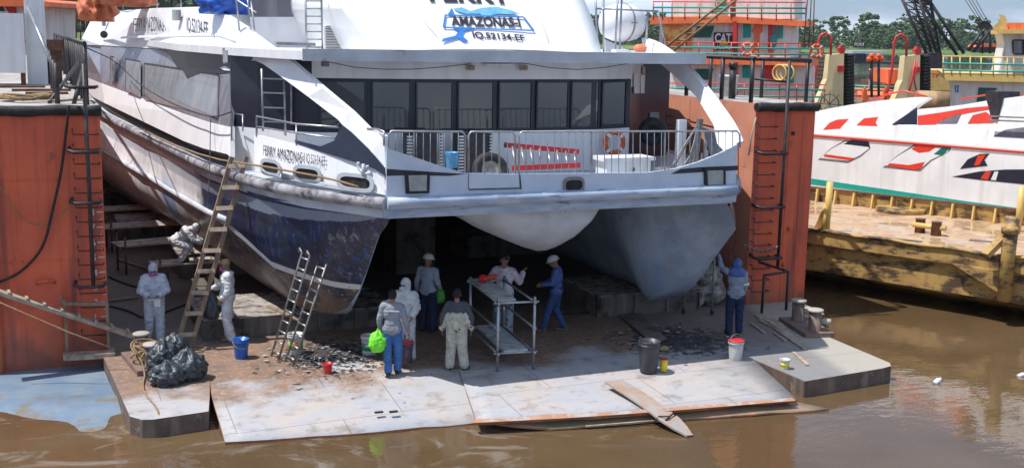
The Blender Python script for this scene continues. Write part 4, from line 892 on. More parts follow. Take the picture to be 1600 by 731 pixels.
def person(label, foot, heading, pose=None, wear=(), scale=1., group=None, skin='skin', cat='person'):
    """foot: place on the floor; heading: direction the person faces, degrees clockwise from +Y"""
    t = thing('person', label, cat, foot, -math.radians(heading), group); t.scale = (scale,)*3; ROOT[t.name] = Vector((0, 0, 0))
    J = {k: Vector(v) for k, v in {**STAND, **(pose or {})}.items()}
    def limbs(mb, e, arms=True, legs=True, torso=True, sleeve=1., leglen=1., flare=0):
        if torso:
            cap(mb, J['pelvis']+Vector((-.06,0,0)), J['pelvis']+Vector((.06,0,0)), .125+e, .125+e); ax = (J['chest']-J['pelvis'])
            ell(mb, J['pelvis']+ax*.35, (.155+e, .112+e, .17)); ell(mb, J['chest'], (.178+e, .118+e, .21)); cap(mb, J['shL']*.86+J['neck']*.14, J['shR']*.86+J['neck']*.14, .060+e, .060+e)
        if arms:
            for s in 'LR':
                a, b, c = J['sh'+s], J['el'+s], J['ha'+s]; cap(mb, a, b, .058+e, .044+e*1.1)
                if sleeve > .5: cap(mb, b, b.lerp(c, sleeve if sleeve < 1 else .93), .043+e*1.1, .03+e)
        if legs:
            for s in 'LR':
                a, b, c = J['hip'+s], J['kn'+s], J['an'+s]; cap(mb, a, b, .092+e, .062+e*1.1); cap(mb, b, b.lerp(c, leglen), .060+e*1.1, .042+e*1.1+flare)
    look = J['look'].normalized(); side = look.cross(Vector((0, 0, 1))).normalized(); upv = side.cross(look).normalized(); HR = Matrix((side, look, upv)).transposed(); hd = J['head']
    def hl(v): return hd+HR@Vector(v)
    # --- the body: one continuous surface
    mb = MB(); limbs(mb, -.004); cap(mb, J['neck']-Vector((0,0,.04)), hl((0,-.02,-.06)), .058, .052)
    ell(mb, hl((0,0,.02)), (.075,.095,.105), HR); ell(mb, hl((0,.03,-.05)), (.055,.062,.065), HR); cap(mb, hl((0,.088,.005)), hl((0,.108,-.022)), .011, .016); cap(mb, hl((-.02,.083,-.055)), hl((.02,.083,-.055)), .009, .009)
    for s in (-1, 1): ell(mb, hl((.077*s,-.005,0)), (.010,.022,.034), HR)
    for s in 'LR':
        w_ = J['ha'+s]; d = (w_-J['el'+s]).normalized(); d = (d+Vector((0,0,-.25))).normalized() if ('grip'+s) not in J else J['grip'+s].normalized(); sg = -1 if s == 'L' else 1
        fx = Vector((0,1,0)); fx = (fx-d*fx.dot(d)).normalized(); nrm = d.cross(fx)*sg     # palm faces the body
        cap(mb, J['el'+s].lerp(w_, .9), w_+d*.02, .028, .027)
        c = w_+d*.055
        R = Matrix((fx, nrm, d)).transposed(); ell(mb, c, (.042,.017,.052), R)
        for k, ln in enumerate((.072,.082,.077,.060)):
            b0 = c+fx*(.030-.020*k)+d*.040; b1 = b0+d*ln*.5-nrm*.008; b2 = b1+d*ln*.25-nrm*ln*.42; cap(mb, b0, b1, .0092, .0085, 7); cap(mb, b1, b2, .0085, .0075, 7)
        b0 = c+fx*.038-d*.018; b1 = b0+fx*.022+d*.035-nrm*.012; cap(mb, b0, b1, .0115, .010, 7); cap(mb, b1, b1+d*.028-nrm*.014, .010, .0085, 7)
    for s in 'LR': cap(mb, J['an'+s]-Vector((0,0,.02)), J['toe'+s], .04, .03)
    remesh(mb, 'body', M[skin], t, .009, sm=1)
    if not any(w_[0] in ('mask', 'weldhood') for w_ in wear):
        for s_ in (-1, 1): mb = MB(); ell(mb, hl((.03*s_,.088,.018)), (.014,.008,.008), HR, 8, 5); mb.build('eye', M['hair'], t, world=False)
    def shoes(mt):
        for s in 'LR':
            mb = MB(); a = J['an'+s]; tt = J['toe'+s]; f = (tt-a); f.z = 0; f = f.normalized(); cap(mb, a-Vector((0,0,.01))-f*.03, a+f*.02+Vector((0,0,.03)), .05, .05); cap(mb, Vector((a.x, a.y, tt.z+.008))-f*.03, tt+Vector((0,0,.006)), .044, .042); remesh(mb, 'shoe', M[mt], t, .011, sm=2)
    def hood(mt, openf=True, e=.0):
        mb = MB(); ell(mb, hl((0,-.018,.02)), (.098+e,.112+e,.13+e), HR); cap(mb, J['neck']+Vector((0,-.01,.02)), hl((0,-.03,-.05)), .085, .085); remesh(mb, 'hood', M[mt], t, .012, .006, 12)
    for wdef in wear:
        k, mt = wdef[0], wdef[1]; ex = wdef[2] if len(wdef) > 2 else None
        if k == 'coverall':
            mb = MB(); limbs(mb, .030, flare=.01); remesh(mb, 'coverall', M[mt], t, .014, .012, 7, 1, seed=len(label))
            mb = MB(); mb.torus(J['neck']+Vector((0,-.02,.0)), .085, .035, (0,-.3,1), 16, 8); mb.build('collar', M[mt], t, world=False)
        elif k == 'jacket': mb = MB(); limbs(mb, .028, legs=False); cap(mb, J['pelvis']+Vector((-.06,0,-.02)), J['pelvis']+Vector((.06,0,-.02)), .145, .145); remesh(mb, 'jacket', M[mt], t, .013, .010, 8, 1, seed=len(label)); mb = MB(); mb.torus(J['neck']+Vector((0,-.02,.01)), .08, .035, (0,-.3,1), 16, 8); mb.build('collar', M[mt], t, world=False)
        elif k == 'shirt': mb = MB(); limbs(mb, .014, legs=False, sleeve=ex or 1.); remesh(mb, 'shirt', M[mt], t, .012, .007, 9, 1, seed=len(label))
        elif k == 'trousers': mb = MB(); limbs(mb, .018 if ex is None else ex, arms=False, torso=False, flare=.008, leglen=.93); cap(mb, J['pelvis']+Vector((-.055,0,0)), J['pelvis']+Vector((.055,0,0)), .128, .128); remesh(mb, 'trousers', M[mt], t, .012, .009, 8, 1, seed=3+len(label))
        elif k == 'shoes': shoes(mt)
        elif k == 'hood': hood(mt)
        elif k == 'hair': mb = MB(); ell(mb, hl((0,-.022,.045)), (.082,.092,.09), HR); ell(mb, hl((0,-.045,.0)), (.074,.062,.07), HR); remesh(mb, 'hair', M[mt], t, .010, .004, 25)
        elif k == 'helmet':
            mb = MB(); vs = []; rows = []
            for th in (0.05, .4, .8, 1.2, 1.57): rows.append([hl((.118*math.sin(th)*math.cos(a), .138*math.sin(th)*math.sin(a)-.005, .05+.115*math.cos(th))) for a in [2*math.pi*q/20 for q in range(20)]])
            rows.append([hl((.14*math.cos(a), (.172 if math.sin(a) > 0 else .152)*math.sin(a), .045)) for a in [2*math.pi*q/20 for q in range(20)]]); rows.append([p-upv*.01 for p in rows[-1]]); mb.grid(rows, True, True); mb.add(rows[0], [tuple(range(20))]); mb.add(rows[-1], [tuple(range(20))]); mb.build('helmet', M[mt], t, world=False)
        elif k == 'cap':
            mb = MB(); ell(mb, hl((0,-.01,.06)), (.086,.104,.075), HR); mb.prism([hl((-.06,.07,.075)), hl((.06,.07,.075)), hl((.045,.17,.06)), hl((-.045,.17,.06))], upv*.012); mb.build('cap', M[mt], t, world=False)
        elif k == 'mask':
            mb = MB(); ell(mb, hl((0,.085,-.035)), (.055,.05,.055), HR)
            for s in (-1, 1): mb.lathe(hl((.055*s,.09,-.045)), [(.032,0),(.034,.03)], 12, HR@Vector((s*.8,.6,-.1)))
            mb.build('respirator', M[mt], t, world=False)
            mb = MB(); ell(mb, hl((0,.075,.022)), (.066,.03,.022), HR, 12, 6); mb.build('goggles', M['visor'], t, world=False)
        elif k == 'weldhood':
            mb = MB(); ell(mb, hl((0,.02,.07)), (.098,.12,.10), HR); mb.torus(hl((0,-.01,.05)), .10, .014, HR@Vector((0,.35,1)), 18, 6); mb.build('welding_helmet', M['visor'], t, world=False)
            mb = MB(); mb.torus(hl((0,-.015,.03)), .099, .012, HR@Vector((0,-.4,1)), 18, 6); mb.torus(hl((0,-.015,.05)), .099, .012, HR@Vector((0,-1,.5)), 18, 6); mb.build('headband', M['steel_dull'], t, world=False)
        elif k == 'band': mb = MB(); e_, w_ = J['sh'+ex], J['el'+ex]; mb.tube([e_.lerp(w_, .78), e_.lerp(w_, .97)], .078, 14); mb.build('sleeve_band', M[mt], t, world=False)
        elif k == 'yoke': mb = MB(); mb.bar(J['shL']+Vector((.02,-.135,-.06)), J['shR']+Vector((-.02,-.135,-.06)), .012, .02); mb.build('seam_piping', M[mt], t, world=False)
        elif k == 'belt': mb = MB(); mb.lathe(J['pelvis']+Vector((0,0,.06)), [(.165,0),(.165,.04)], 20); mb.build('belt', M[mt], t, world=False)
        elif k == 'cape': mb = MB(); ell(mb, J['neck']+Vector((0,-.01,-.03)), (.20,.14,.12)); remesh(mb, 'head_cloth', M[mt], t, .013, .01, 10)
        elif k == 'tiedtop':   # coverall top hanging from the waist, empty sleeves held in the hands
            mb = MB(); p = J['pelvis']; ell(mb, p+Vector((0,-.02,.10)), (.215,.165,.20)); ell(mb, p+Vector((-.17,.0,.17)), (.10,.11,.14)); ell(mb, p+Vector((.17,.0,.17)), (.10,.11,.14)); ell(mb, p+Vector((0,-.09,.24)), (.17,.08,.07))
            for s, sg in (('L',-1),('R',1)): cap(mb, p+Vector((sg*.2,0,.18)), J['ha'+s]+Vector((0,0,.03)), .085, .055)
            remesh(mb, 'coverall_top', M[mt], t, .013, .02, 8, 1, 5)
    return t
def g(px, py, z=0.): p = atz(px, py, z); return (p.x, p.y, z)
TOCAM = lambda p: math.degrees(math.atan2(-p[0], -p[1]))
def head_to(p, img):   # heading: 0 = away from the viewer, 90 = to the viewer's right, 180 = towards the viewer, 270 = left
    return math.degrees(math.atan2(p[0], p[1]))+img
CV = ('coverall','coverall')
pA = g(243,533)
person('person in white hooded coverall and purple respirator looking down at a tool in both hands', pA, head_to(pA,180),
  dict(elL=(-.27,.02,1.12), elR=(.27,.02,1.12), haL=(-.10,.25,1.06), haR=(.12,.25,1.06), look=(0,1,-.55), head=(0,.06,1.57), anL=(-.10,.10,.08), toeL=(-.13,.27,.035), anR=(.13,-.08,.08), toeR=(.18,.1,.035)),
  [('coverall','coverall_shaded'), ('hood','coverall_shaded'), ('mask','respirator'), ('shoes','boot_tan')], .98)
pB = g(357,532)
person('person in white coverall and tan cap seen side on holding a black bag', pB, head_to(pB,268),
  dict(elL=(-.23,-.03,1.12), haL=(-.20,.12,.92), elR=(.26,.02,1.14), haR=(.10,.27,1.10), look=(0,1,-.25), anL=(-.10,-.06,.08), toeL=(-.10,.12,.035)),
  [CV, ('cap','cap_tan'), ('mask','respirator'), ('shoes','boot_tan')], 1.02)
pC = g(613,585)
person('person from behind in grey shirt and bright blue jeans carrying a bag and a tub', pC, head_to(pC,8),
  dict(elL=(-.25,-.02,1.12), haL=(-.24,.05,.86), elR=(.26,-.02,1.12), haR=(.31,.06,.86), anL=(-.06,-.14,.08), toeL=(-.07,.05,.035), knL=(-.09,-.03,.49), anR=(.09,.06,.08), toeR=(.11,.24,.035), look=(.2,1,-.25), head=(0,.05,1.575)),
  [('shirt','grey_shirt'), ('trousers','jeans'), ('hair','hair'), ('shoes','shoe'), ('yoke','coverall')], .97)
pD = g(634,562)
person('person in white hooded coverall facing out, standing behind the grey shirted carrier', pD, head_to(pD,200),
  dict(elL=(-.26,.05,1.14), haL=(-.22,.20,1.0), elR=(.30,.10,1.2), haR=(.38,.28,1.22), look=(.3,1,-.2)), [CV, ('hood','coverall'), ('mask','coverall_shaded'), ('shoes','shoe')], .97)
pE = g(668,518)
person('person in pale blue shirt and dark trousers in the shade under the left hull', pE, head_to(pE,25),
  dict(haR=(.24,.12,.98), look=(.3,1,-.2)), [('shirt','pale_blue'), ('trousers','navy_cloth',.03), ('helmet','helmet_white'), ('shoes','shoe')], 1.0)
pF = g(713,577)
person('person from behind with pale coverall pulled down to the waist over a grey shirt', pF, head_to(pF,2),
  dict(elL=(-.30,-.03,1.13), haL=(-.30,.02,.86), elR=(.30,-.03,1.13), haR=(.30,.02,.86), anL=(-.14,-.02,.08), toeL=(-.17,.12,.035), anR=(.17,-.02,.08), toeR=(.24,.12,.035)),
  [('shirt','charcoal'), ('trousers','khaki',.04), ('tiedtop','khaki'), ('hair','hair'), ('shoes','shoe')], .94)
pG = g(786,523)
person('person in pinkish white jacket and welding helmet working behind the scaffold', pG, head_to(pG,15),
  dict(elL=(-.30,.10,1.22), haL=(-.26,.32,1.28), elR=(.31,.10,1.16), haR=(.34,.26,1.32), look=(.2,1,-.3), knL=(-.14,.05,.49), anL=(-.14,0,.08)),
  [('jacket','pink_white'), ('trousers','camo',.035), ('weldhood','visor'), ('shoes','boot_tan')], 1.03)
pH = g(868,518)
person('person in white hard hat, blue shirt and jeans seen side on beneath the ferry', pH, head_to(pH,278),
  dict(elL=(-.24,.06,1.14), haL=(-.18,.30,1.08), elR=(.24,.06,1.14), haR=(.18,.30,1.05), look=(0,1,-.4), anL=(-.10,.26,.08), toeL=(-.10,.44,.035), knL=(-.10,.17,.49), anR=(.10,-.18,.08), toeR=(.10,0,.035), head=(0,.08,1.56)),
  [('shirt','blue_shirt'), ('trousers','dark_jeans'), ('helmet','helmet_white'), ('shoes','boot_tan'), ('belt','shoe')], 1.0)
pI = g(1146,523)
person('person with navy head cloth and grey shirt raising one arm to the right hull', pI, head_to(pI,-12),
  dict(elL=(-.30,.16,1.48), haL=(-.36,.30,1.74), elR=(.22,.02,1.12), haR=(.20,.12,.90), shL=(-.185,.02,1.41), gripL=(-.15,.4,.7), look=(-.3,1,.4), anL=(-.11,-.02,.08), anR=(.11,-.02,.08)),
  [('shirt','sleeve_grey'), ('band','helmet_white','R'), ('cape','blue_shirt'), ('hood','blue_shirt'), ('trousers','navy_cloth',.025), ('shoes','shoe')], 1.0)
pJ = atz(284, 409, .83)
person('person in white coverall bending over on the trestles beside the hull', (pJ.x, pJ.y, pJ.z), head_to(pJ,95),
  dict(pelvis=(0,-.15,.60), chest=(0,.12,.80), neck=(0,.27,.90), head=(0,.40,.93), shL=(-.18,.20,.88), shR=(.18,.20,.88), elL=(-.24,.34,.66), elR=(.24,.34,.66), haL=(-.18,.55,.55), haR=(.18,.55,.55), hipL=(-.10,-.15,.57), hipR=(.10,-.15,.57), knL=(-.15,.22,.44), knR=(.15,.22,.44), anL=(-.13,-.02,.08), anR=(.13,-.02,.08), look=(0,1,-.5)),
  [CV, ('hood','coverall'), ('mask','respirator'), ('shoes','shoe')], .88)
M['tarp_blue'] = mat('tarp_blue', (.02,.10,.50), .4, var=(.03,.13,.58), scale=4, bump=.8, bscale=4); M['tarp_orange'] = mat('tarp_orange', (.72,.22,.10), .5, var=(.6,.17,.08), scale=3, bump=.8, bscale=4)
# ================================================================ THINGS ON THE DOCK FLOOR
def rnd_noise(p, s, a): return Vector((noise.noise(p*s), noise.noise(p*s+Vector((7,3,1))), noise.noise(p*s+Vector((1,9,4)))))*a
def bucket(loc, r0, r1, h, mt, label, liquid=None, lid=None, handle=True, band=None, tilt=0, cat='bucket', rim=.012, n=24, hang=False, name='bucket'):
    t = thing(name, label, cat, loc); t.rotation_euler = (0, 0, tilt); o = Vector(loc); ROOT[t.name] = Vector((0,0,0))
    mb = MB(); mb.lathe((0,0,0), [(r0*.96,0),(r0,.01),(r0+(r1-r0)*.6,h*.6),(r1,h*.86),(r1+rim,h*.865),(r1+rim,h*.89),(r1,h*.895),(r1+.002,h*.97),(r1+rim,h*.975),(r1+rim*.9,h),(r1-.008,h),(r1-.012,h*.6),(r0*.9,h*.3)], n); mb.build('tub', mt, t, world=False)
    if liquid: mb = MB(); mb.lathe((0,0,0), [(r1*.97,h*.90),(r1*.96,h*.91)], n); mb.build('contents', liquid, t, world=False)
    if lid: mb = MB(); mb.lathe((0,0,0), [(r1+.016,h*.985),(r1+.018,h*1.02),(r1*.9,h*1.03),(.01,h*1.03)], n); mb.build('lid', lid, t, world=False)
    if band: mb = MB(); mb.lathe((0,0,0), [(r0+(r1-r0)*.2+.003,h*.25),(r0+(r1-r0)*.62+.003,h*.65)], n); mb.build('paper_band', band, t, world=False)
    if handle:
        mb = MB(); pts = []
        for k in range(13):
            a = math.pi*k/12; pts.append(Vector((math.cos(a)*(r1+.012), (math.sin(a)*r1*1.15 if not hang else 0), h*.9+(-math.sin(a)*h*.33 if not hang else math.sin(a)*.17))))
        if not hang: pts = [Vector((p.x, -abs(p.y)-.0, p.z)) for p in pts]
        mb.tube(pts, .006, 6); mb.build('handle', M['steel_dull'], t, world=False)
    return t
M['blk'] = mat('black_plastic', (.035,.04,.05), .45, var=(.05,.055,.065), scale=5)
M['bucket_white'] = mat('bucket_white', (.62,.64,.62), .45, var=(.48,.48,.46), scale=6, dirt=(.2,.2,.18), dscale=8, dlo=.6, dhi=.7)
M['label_mix'] = mat('printed_label', (.05,.40,.12), .5, var=(.75,.55,.05), scale=9, dirt=(.6,.08,.05), dscale=8, dlo=.55, dhi=.58)
M['label_green'] = mat('green_label', (.03,.30,.12), .5, var=(.6,.65,.6), scale=9, lo=.55, hi=.58)
M['dark_liquid'] = mat('dark_liquid', (.03,.02,.05), .2); M['clear'] = mat('cloudy_plastic', (.10,.07,.10), .35, var=(.07,.05,.08), scale=4)
M['yellow_bright'] = mat('yellow_bright', (.80,.68,.03), .4)
s_ = 80.
bucket(g(377,559), .125, .155, .40, M['blue_plastic'], 'bright blue bucket with wire handle standing on the rusty floor near the ladders')
bucket(g(462,552), .14, .16, .42, M['bucket_white'], 'white paint bucket with coloured label behind the two metal ladders', band=M['label_mix'])
bucket(g(577,553), .14, .165, .40, M['bucket_white'], 'white paint bucket with green band in the shade beside the lime bag', band=M['label_green'], handle=False)
bucket(g(512,583), .075, .09, .20, M['red'], 'small red pot on the scraped paint in front of the ladders', handle=False, cat='pot', name='paint_pot')
bucket(g(1013,580), .17, .205, .62, M['blk'], 'large open black bin standing in the shade', handle=False, cat='bin', name='bin')
mb = MB(); bp = g(1013,580); mb.torus((bp[0]+.05, bp[1]+.1, .62), .17, .012, (1, -.2, .1), 20, 6, .5); solo(mb, 'bin_hoop', M['blk'], 'black hoop handle standing up from the black bin', 'handle')
bucket(g(1037,579), .07, .072, .24, M['yellow_bright'], 'small yellow can with dark red top beside the black bin', handle=False, lid=M['red'], cat='can', name='paint_can')
bucket(g(1149,561), .13, .155, .40, M['bucket_white'], 'white bucket with red trimmed top beside the pointing person', lid=M['red'], hang=True)
bucket(tuple(Vector(g(1218,578))+Vector((.16,.05,0))), .075, .095, .20, M['bucket_white'], 'small white pot with yellow label at the front edge of the floor', band=M['yellow_bright'], handle=False, cat='pot', name='paint_pot')
hc = atz(634,575,.02); bucket((hc.x+.02, hc.y+.1, .12), .13, .155, .40, M['clear'], 'cloudy tub with red lid hanging from the jeans wearing carrier', lid=M['red'], hang=True)
# plastic bags
def bag(c, r, mt, label, cat='bag', seed=0, knot=True, amp=.28, fr=3.2, sub=4, parent=None, name='bag', group=None):
    b = bmesh.new(); bmesh.ops.create_icosphere(b, subdivisions=sub, radius=1); mb = MB(); c = Vector(c)
    for v in b.verts:
        d = v.co.normalized(); k = 1+.05*(1-2*abs(noise.noise(d*fr*6+Vector((seed,seed,0)))))+amp*noise.noise(d*fr+Vector((seed,0,0)))+amp*.5*(1-2*abs(noise.noise(d*fr*2.4+Vector((0,seed,0)))))*.6
        p = Vector((d.x*r[0]*k, d.y*r[1]*k, d.z*r[2]*k)); 
        if p.z < -r[2]*.8: p.z = -r[2]*.8
        if knot and d.z > .75: f = (d.z-.75)/.25; p.x *= 1-f*.75; p.y *= 1-f*.75; p.z += f*r[2]*.45
        v.co = p
    mb.add([v.co+c+Vector((0,0,r[2]*.8)) for v in b.verts], [[v.index for v in f.verts] for f in b.faces], True); b.free()
    return solo(mb, name, mt, label, cat, group)
M['bin_bag'] = mat('bin_bag', (.035,.045,.055), .36, var=(.05,.06,.07), scale=6, bump=.9, bscale=9)
G_ = 'rubbish bags piled on the left corner'
q = g(262,600); bag(q, (.30,.24,.20), M['bin_bag'], 'black rubbish bag at the front of the pile beside the left bollards', 'rubbish bag', 1, sub=5, name='rubbish_bag', group=G_)
q = g(294,592); bag((q[0],q[1],0), (.32,.27,.27), M['bin_bag'], 'large grey black rubbish bag at the right of the pile', 'rubbish bag', 2, sub=5, name='rubbish_bag', group=G_)
q = g(256,584); bag((q[0],q[1]+.1,.05), (.28,.24,.28), M['bin_bag'], 'black rubbish bag at the left of the pile behind the front bag', 'rubbish bag', 3, sub=5, name='rubbish_bag', group=G_)
q = g(270,574); bag((q[0]+.05,q[1]+.15,.24), (.25,.22,.18), M['bin_bag'], 'black rubbish bag lying on top of the pile', 'rubbish bag', 5, sub=5, name='rubbish_bag', group=G_)
bag((pB[0]-.33, pB[1]+.02, .50), (.17,.13,.26), M['bin_bag'], 'black bag hanging from the hand of the person in the tan cap', 'bag', 7, name='carrier_bag')
q = aty(590, 536, pC[1]-.02); bag((q.x, q.y, q.z-.16), (.15,.11,.19), M['lime'], 'bright lime green bag hanging from the hand of the jeans wearing carrier', 'bag', 4, name='carrier_bag')
q = aty(686, 461, pE[1]); bag((q.x, q.y, q.z-.16), (.12,.10,.17), M['green_bag'], 'dull green bag held by the person under the left hull', 'bag', 9, name='carrier_bag')
# tools in hands
q = aty(243, 469, pA[1]-.25); mb = MB(); mb.tube([q+Vector((-.12,0,.02)), q+Vector((.1,0,.02))], .02, 8); mb.box(q+Vector((.03,0,-.06)), (.12,.08,.14)); solo(mb, 'spray_gun', M['white'], 'white rag wrapped spray tool held by the person in the purple respirator', 'tool')
# ladders
def ladder(a, b, w, mr, mt_s, mt_r, label, n, group=None, r=.022, flat=False, hooks=False, wx=None, rail2=None):
    a, b = Vector(a), Vector(b); wv = (wx or Vector((1, 0, 0))).normalized()*w; t = thing('ladder', label, 'ladder', a, 0, group)
    for s in (0, 1):
        mb = MB(); p, q = a+wv*s, b+wv*s
        if flat: mb.bar(p, q, .045, .09)
        else: mb.tube([p, q]+([q+Vector((-.02,.12,.06)), q+Vector((-.02,.2,-.03))] if hooks else []), r, 8)
        mb.build('stile', mt_s, t)
    for i in range(n):
        f = (i+.55)/n; p, q = a.lerp(b, f), a.lerp(b, f)+wv; mb = MB()
        if flat: d = (b-a).normalized(); mb.bar(p-wv*.08-Vector((0,.05,0)), q+wv*.08-Vector((0,.05,random.uniform(-.02,.02))), .09, .03, up=Vector((0,-1,.3)))
        else: mb.tube([p, q], r*.8, 7)
        mb.build('rung', mt_r, t)
    return t
a = atz(276,540,0); top_ = S(362,245,off=.12); ladder(a, top_, .30, 0, M['wood'], M['wood_pale'], 'tall wooden ladder with nailed rungs leaning on the side of the ferry', 9, flat=True, wx=Vector((1,-.25,0)))
a = atz(424,556,0); b = aty(472,394,21.95); ladder(a, b, .36, 0, M['steel_dull'], M['alu'], 'steel ladder with hooked top leaning on the bow, the left of two', 10, hooks=True, wx=Vector((.2,-.98,0)))
a = atz(446,565,0); b = aty(498,408,22.0); ladder(a, b, .36, 0, M['steel_dull'], M['alu'], 'steel ladder leaning on the bow in front of the white bucket, the right of two', 9, wx=Vector((.2,-.98,0)))
# scaffold
sc = thing('scaffold', 'low tube scaffold with two plank decks under the centre of the ferry', 'scaffold', (8.08, 20.03, 0)); fl0 = Vector((8.08,20.03,0)); fr0 = Vector((8.80,19.93,0)); dv = Vector((.18,2.1,0)).normalized()*2.0
P_ = [fl0, fr0, fl0+dv, fr0+dv]
for p in P_:
    mb = MB(); mb.tube([p, p+Vector((0,0,1.46))], .028, 10); mb.build('standard', M['alu'], sc)
def led(i, j, z, e=.08):
    mb = MB(); a, b = P_[i]+Vector((0,0,z)), P_[j]+Vector((0,0,z)); d = (b-a).normalized()*e; mb.tube([a-d, b+d], .022, 8)
    for q in (a, b): mb.lathe(q-Vector((0,0,.035)), [(.042,0),(.042,.07)], 10)
    mb.build('ledger', M['alu'], sc)
for i, j in ((0,1),(2,3)):
    for z in (.36, 1.36): led(i, j, z)
for i, j in ((0,2),(1,3)):
    for z in (.36, .84, 1.36): led(i, j, z)
M['deck_plank'] = mat('deck_plank', (.42,.44,.46), .6, .2, var=(.33,.33,.33), scale=5, dirt=(.2,.17,.15), dscale=5)
for z, w_ in ((.39, .5), (1.39, .42)):
    mb = MB(); c0 = (P_[0]+P_[1])/2 if z < 1 else P_[0]+Vector((.15,0,0)); c1 = (P_[2]+P_[3])/2 if z < 1 else P_[2]+Vector((.15,0,0)); mb.bar(c0+Vector((0,0,z+.01)), c1+Vector((0,0,z+.01)), w_, .04, up=(0,0,1))
    for k in range(12): q = c0.lerp(c1, (k+.5)/12); mb.box(q+Vector((0,0,z+.035)), (w_*.9,.03,.008))
    mb.build('plank', M['deck_plank'], sc)
mb = MB(); q = P_[2].lerp(P_[0], .25)+Vector((.12,0,1.43)); mb.lathe(q+Vector((0,0,.09)), [(.09,0),(.09,.05),(.03,.06),(.03,.16)], 14, (0,-1,.2)); mb.bar(q+Vector((.05,.05,.09)), q+Vector((.35,.1,.1)), .07, .07); solo(mb, 'grinder', M['red'], 'red and grey angle grinder lying on the upper scaffold plank', 'grinder')
# rolling trestle at the right hull
tr = thing('scaffold', 'rusty trestle on castors beside the foot of the right hull', 'scaffold', g(1070,492)); a = Vector(g(1068,490)); b = Vector(g(1112,492)); 
for q in (a, b, a+Vector((.1,.9,0)), b+Vector((.1,.9,0))): mb = MB(); mb.tube([q, q+Vector((0,0,1.35))], .026, 8); mb.build('standard', M['steel_dull'], tr); mb = MB(); mb.lathe(q+Vector((-.02,0,.07)), [(.06,0),(.06,.04)], 12, (1,0,0)); mb.build('castor', M['black_rubber'], tr)
for z in (.55, 1.0): mb = MB(); mb.tube([a+Vector((0,0,z)), b+Vector((0,0,z))], .02, 7); mb.build('ledger', M['steel_dull'], tr)
mb = MB(); mb.bar(a+Vector((0,.1,.3)), b+Vector((.1,.8,1.1)), .03); mb.build('brace', M['steel_dull'], tr)
# heap of wrapped sheeting behind it
M['sheeting'] = mat('dusty_sheeting', (.36,.34,.31), .7, var=(.15,.12,.10), scale=6, bump=.6, bscale=8)
q = g(1095,482); bag((q[0]+.3,q[1]+.6,0), (.55,.5,.5), M['sheeting'], 'heap of crumpled dusty sheeting behind the trestle', 'sheeting', 11, knot=False, amp=.6, name='sheeting_heap')
# keel blocks
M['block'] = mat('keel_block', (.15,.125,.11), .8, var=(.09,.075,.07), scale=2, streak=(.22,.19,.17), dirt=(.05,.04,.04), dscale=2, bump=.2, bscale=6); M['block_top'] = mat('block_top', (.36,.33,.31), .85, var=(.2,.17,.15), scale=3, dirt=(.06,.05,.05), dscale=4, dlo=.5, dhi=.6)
def kblock(x0, x1, y0, y1, h, label, group='steel keel blocks under the hulls'):
    t = thing('keel_block', label, 'keel block', ((x0+x1)/2, y0, 0), 0, group); mb = MB(); mb.box(((x0+x1)/2, (y0+y1)/2, h/2), (x1-x0, y1-y0, h)); 
    mb.build('box', M['block'], t); mb = MB(); mb.box(((x0+x1)/2, (y0+y1)/2-.01, h+.012), (x1-x0+.06, y1-y0+.06, .02)); mb.build('top_plate', M['block_top'], t)
    n = max(2, int((x1-x0)/.8))
    for i in range(n+1): x = x0+.05+(x1-x0-.1)*i/n; mb = MB(); mb.box((x, y0-.03, h/2), (.03, .055, h-.02)); mb.build('stiffener', M['block'], t)
    return t
kblock(3.05, 7.2, 24.15, 26.3, .42, 'low brown keel block under the tip of the left hull with a littered top')
kblock(3.3, 6.9, 30.6, 32.0, .62, 'second keel block back under the left hull behind the ladder')
kblock(2.2, 6.4, 36.5, 38.0, .62, 'third keel block back under the left hull beneath the trestles'); kblock(1.6, 6, 43, 44.5, .65, 'farthest keel block under the left hull')
kblock(11.9, 14.65, 23.3, 25.3, .5, 'brown keel block under the tip of the right hull'); kblock(11.5, 15.2, 31, 32.5, .6, 'keel block farther back under the right hull')
mb = MB(); mb.box((9.4, 30, .9), (1.1, 1.3, 1.8)); solo(mb, 'centre_support', M['block'], 'tall dark support block in the deep shade between the hulls', 'keel block')
# plank trestles at the left
def trestle(c, L_, W, h, label, rz=0):
    t = thing('trestle', label, 'trestle', (c[0], c[1], 0), 0, 'plank trestles along the left hull'); R = Matrix.Rotation(rz, 3, 'Z'); c = Vector((c[0], c[1], 0))
    for i in range(4): mb = MB(); y = -W/2+W*(i+.5)/4; mb.bar(c+R@Vector((-L_/2, y, h+.02*random.random())), c+R@Vector((L_/2, y, h+.02*random.random())), W/4.4, .03, up=(0,0,1)); mb.build('plank', M['deck_plank'] if i % 2 else M['wood_pale'], t)
    for sx in (-.42, .42):
        for sy in (-.45, .45): mb = MB(); mb.tube([c+R@Vector((sx*L_, sy*W, 0)), c+R@Vector((sx*L_, sy*W, h+.25*(sx < 0)))], .03, 7); mb.build('leg', M['rusty'], t)
        mb = MB(); mb.tube([c+R@Vector((sx*L_, -W/2, h-.06)), c+R@Vector((sx*L_, W/2, h-.06))], .025, 7); mb.build('bearer', M['rusty'], t)
q = atz(236,378,.75); trestle((q.x, q.y), 1.9, .9, .75, 'trestle of grey planks behind the wooden ladder at the near end of the row', .2)
q = atz(292,409,.8); trestle((q.x, q.y), 1.7, .8, .8, 'trestle with pale planks beneath the bending person', .1)
q = atz(225,348,.75); trestle((q.x, q.y), 2.4, 1., .7, 'trestle with broken brown planks farther along the left hull', .1)
q = atz(200,325,.75); trestle((q.x, q.y), 2.6, 1., .75, 'trestle half hidden by the left dock wall at the far end of the row', .1)
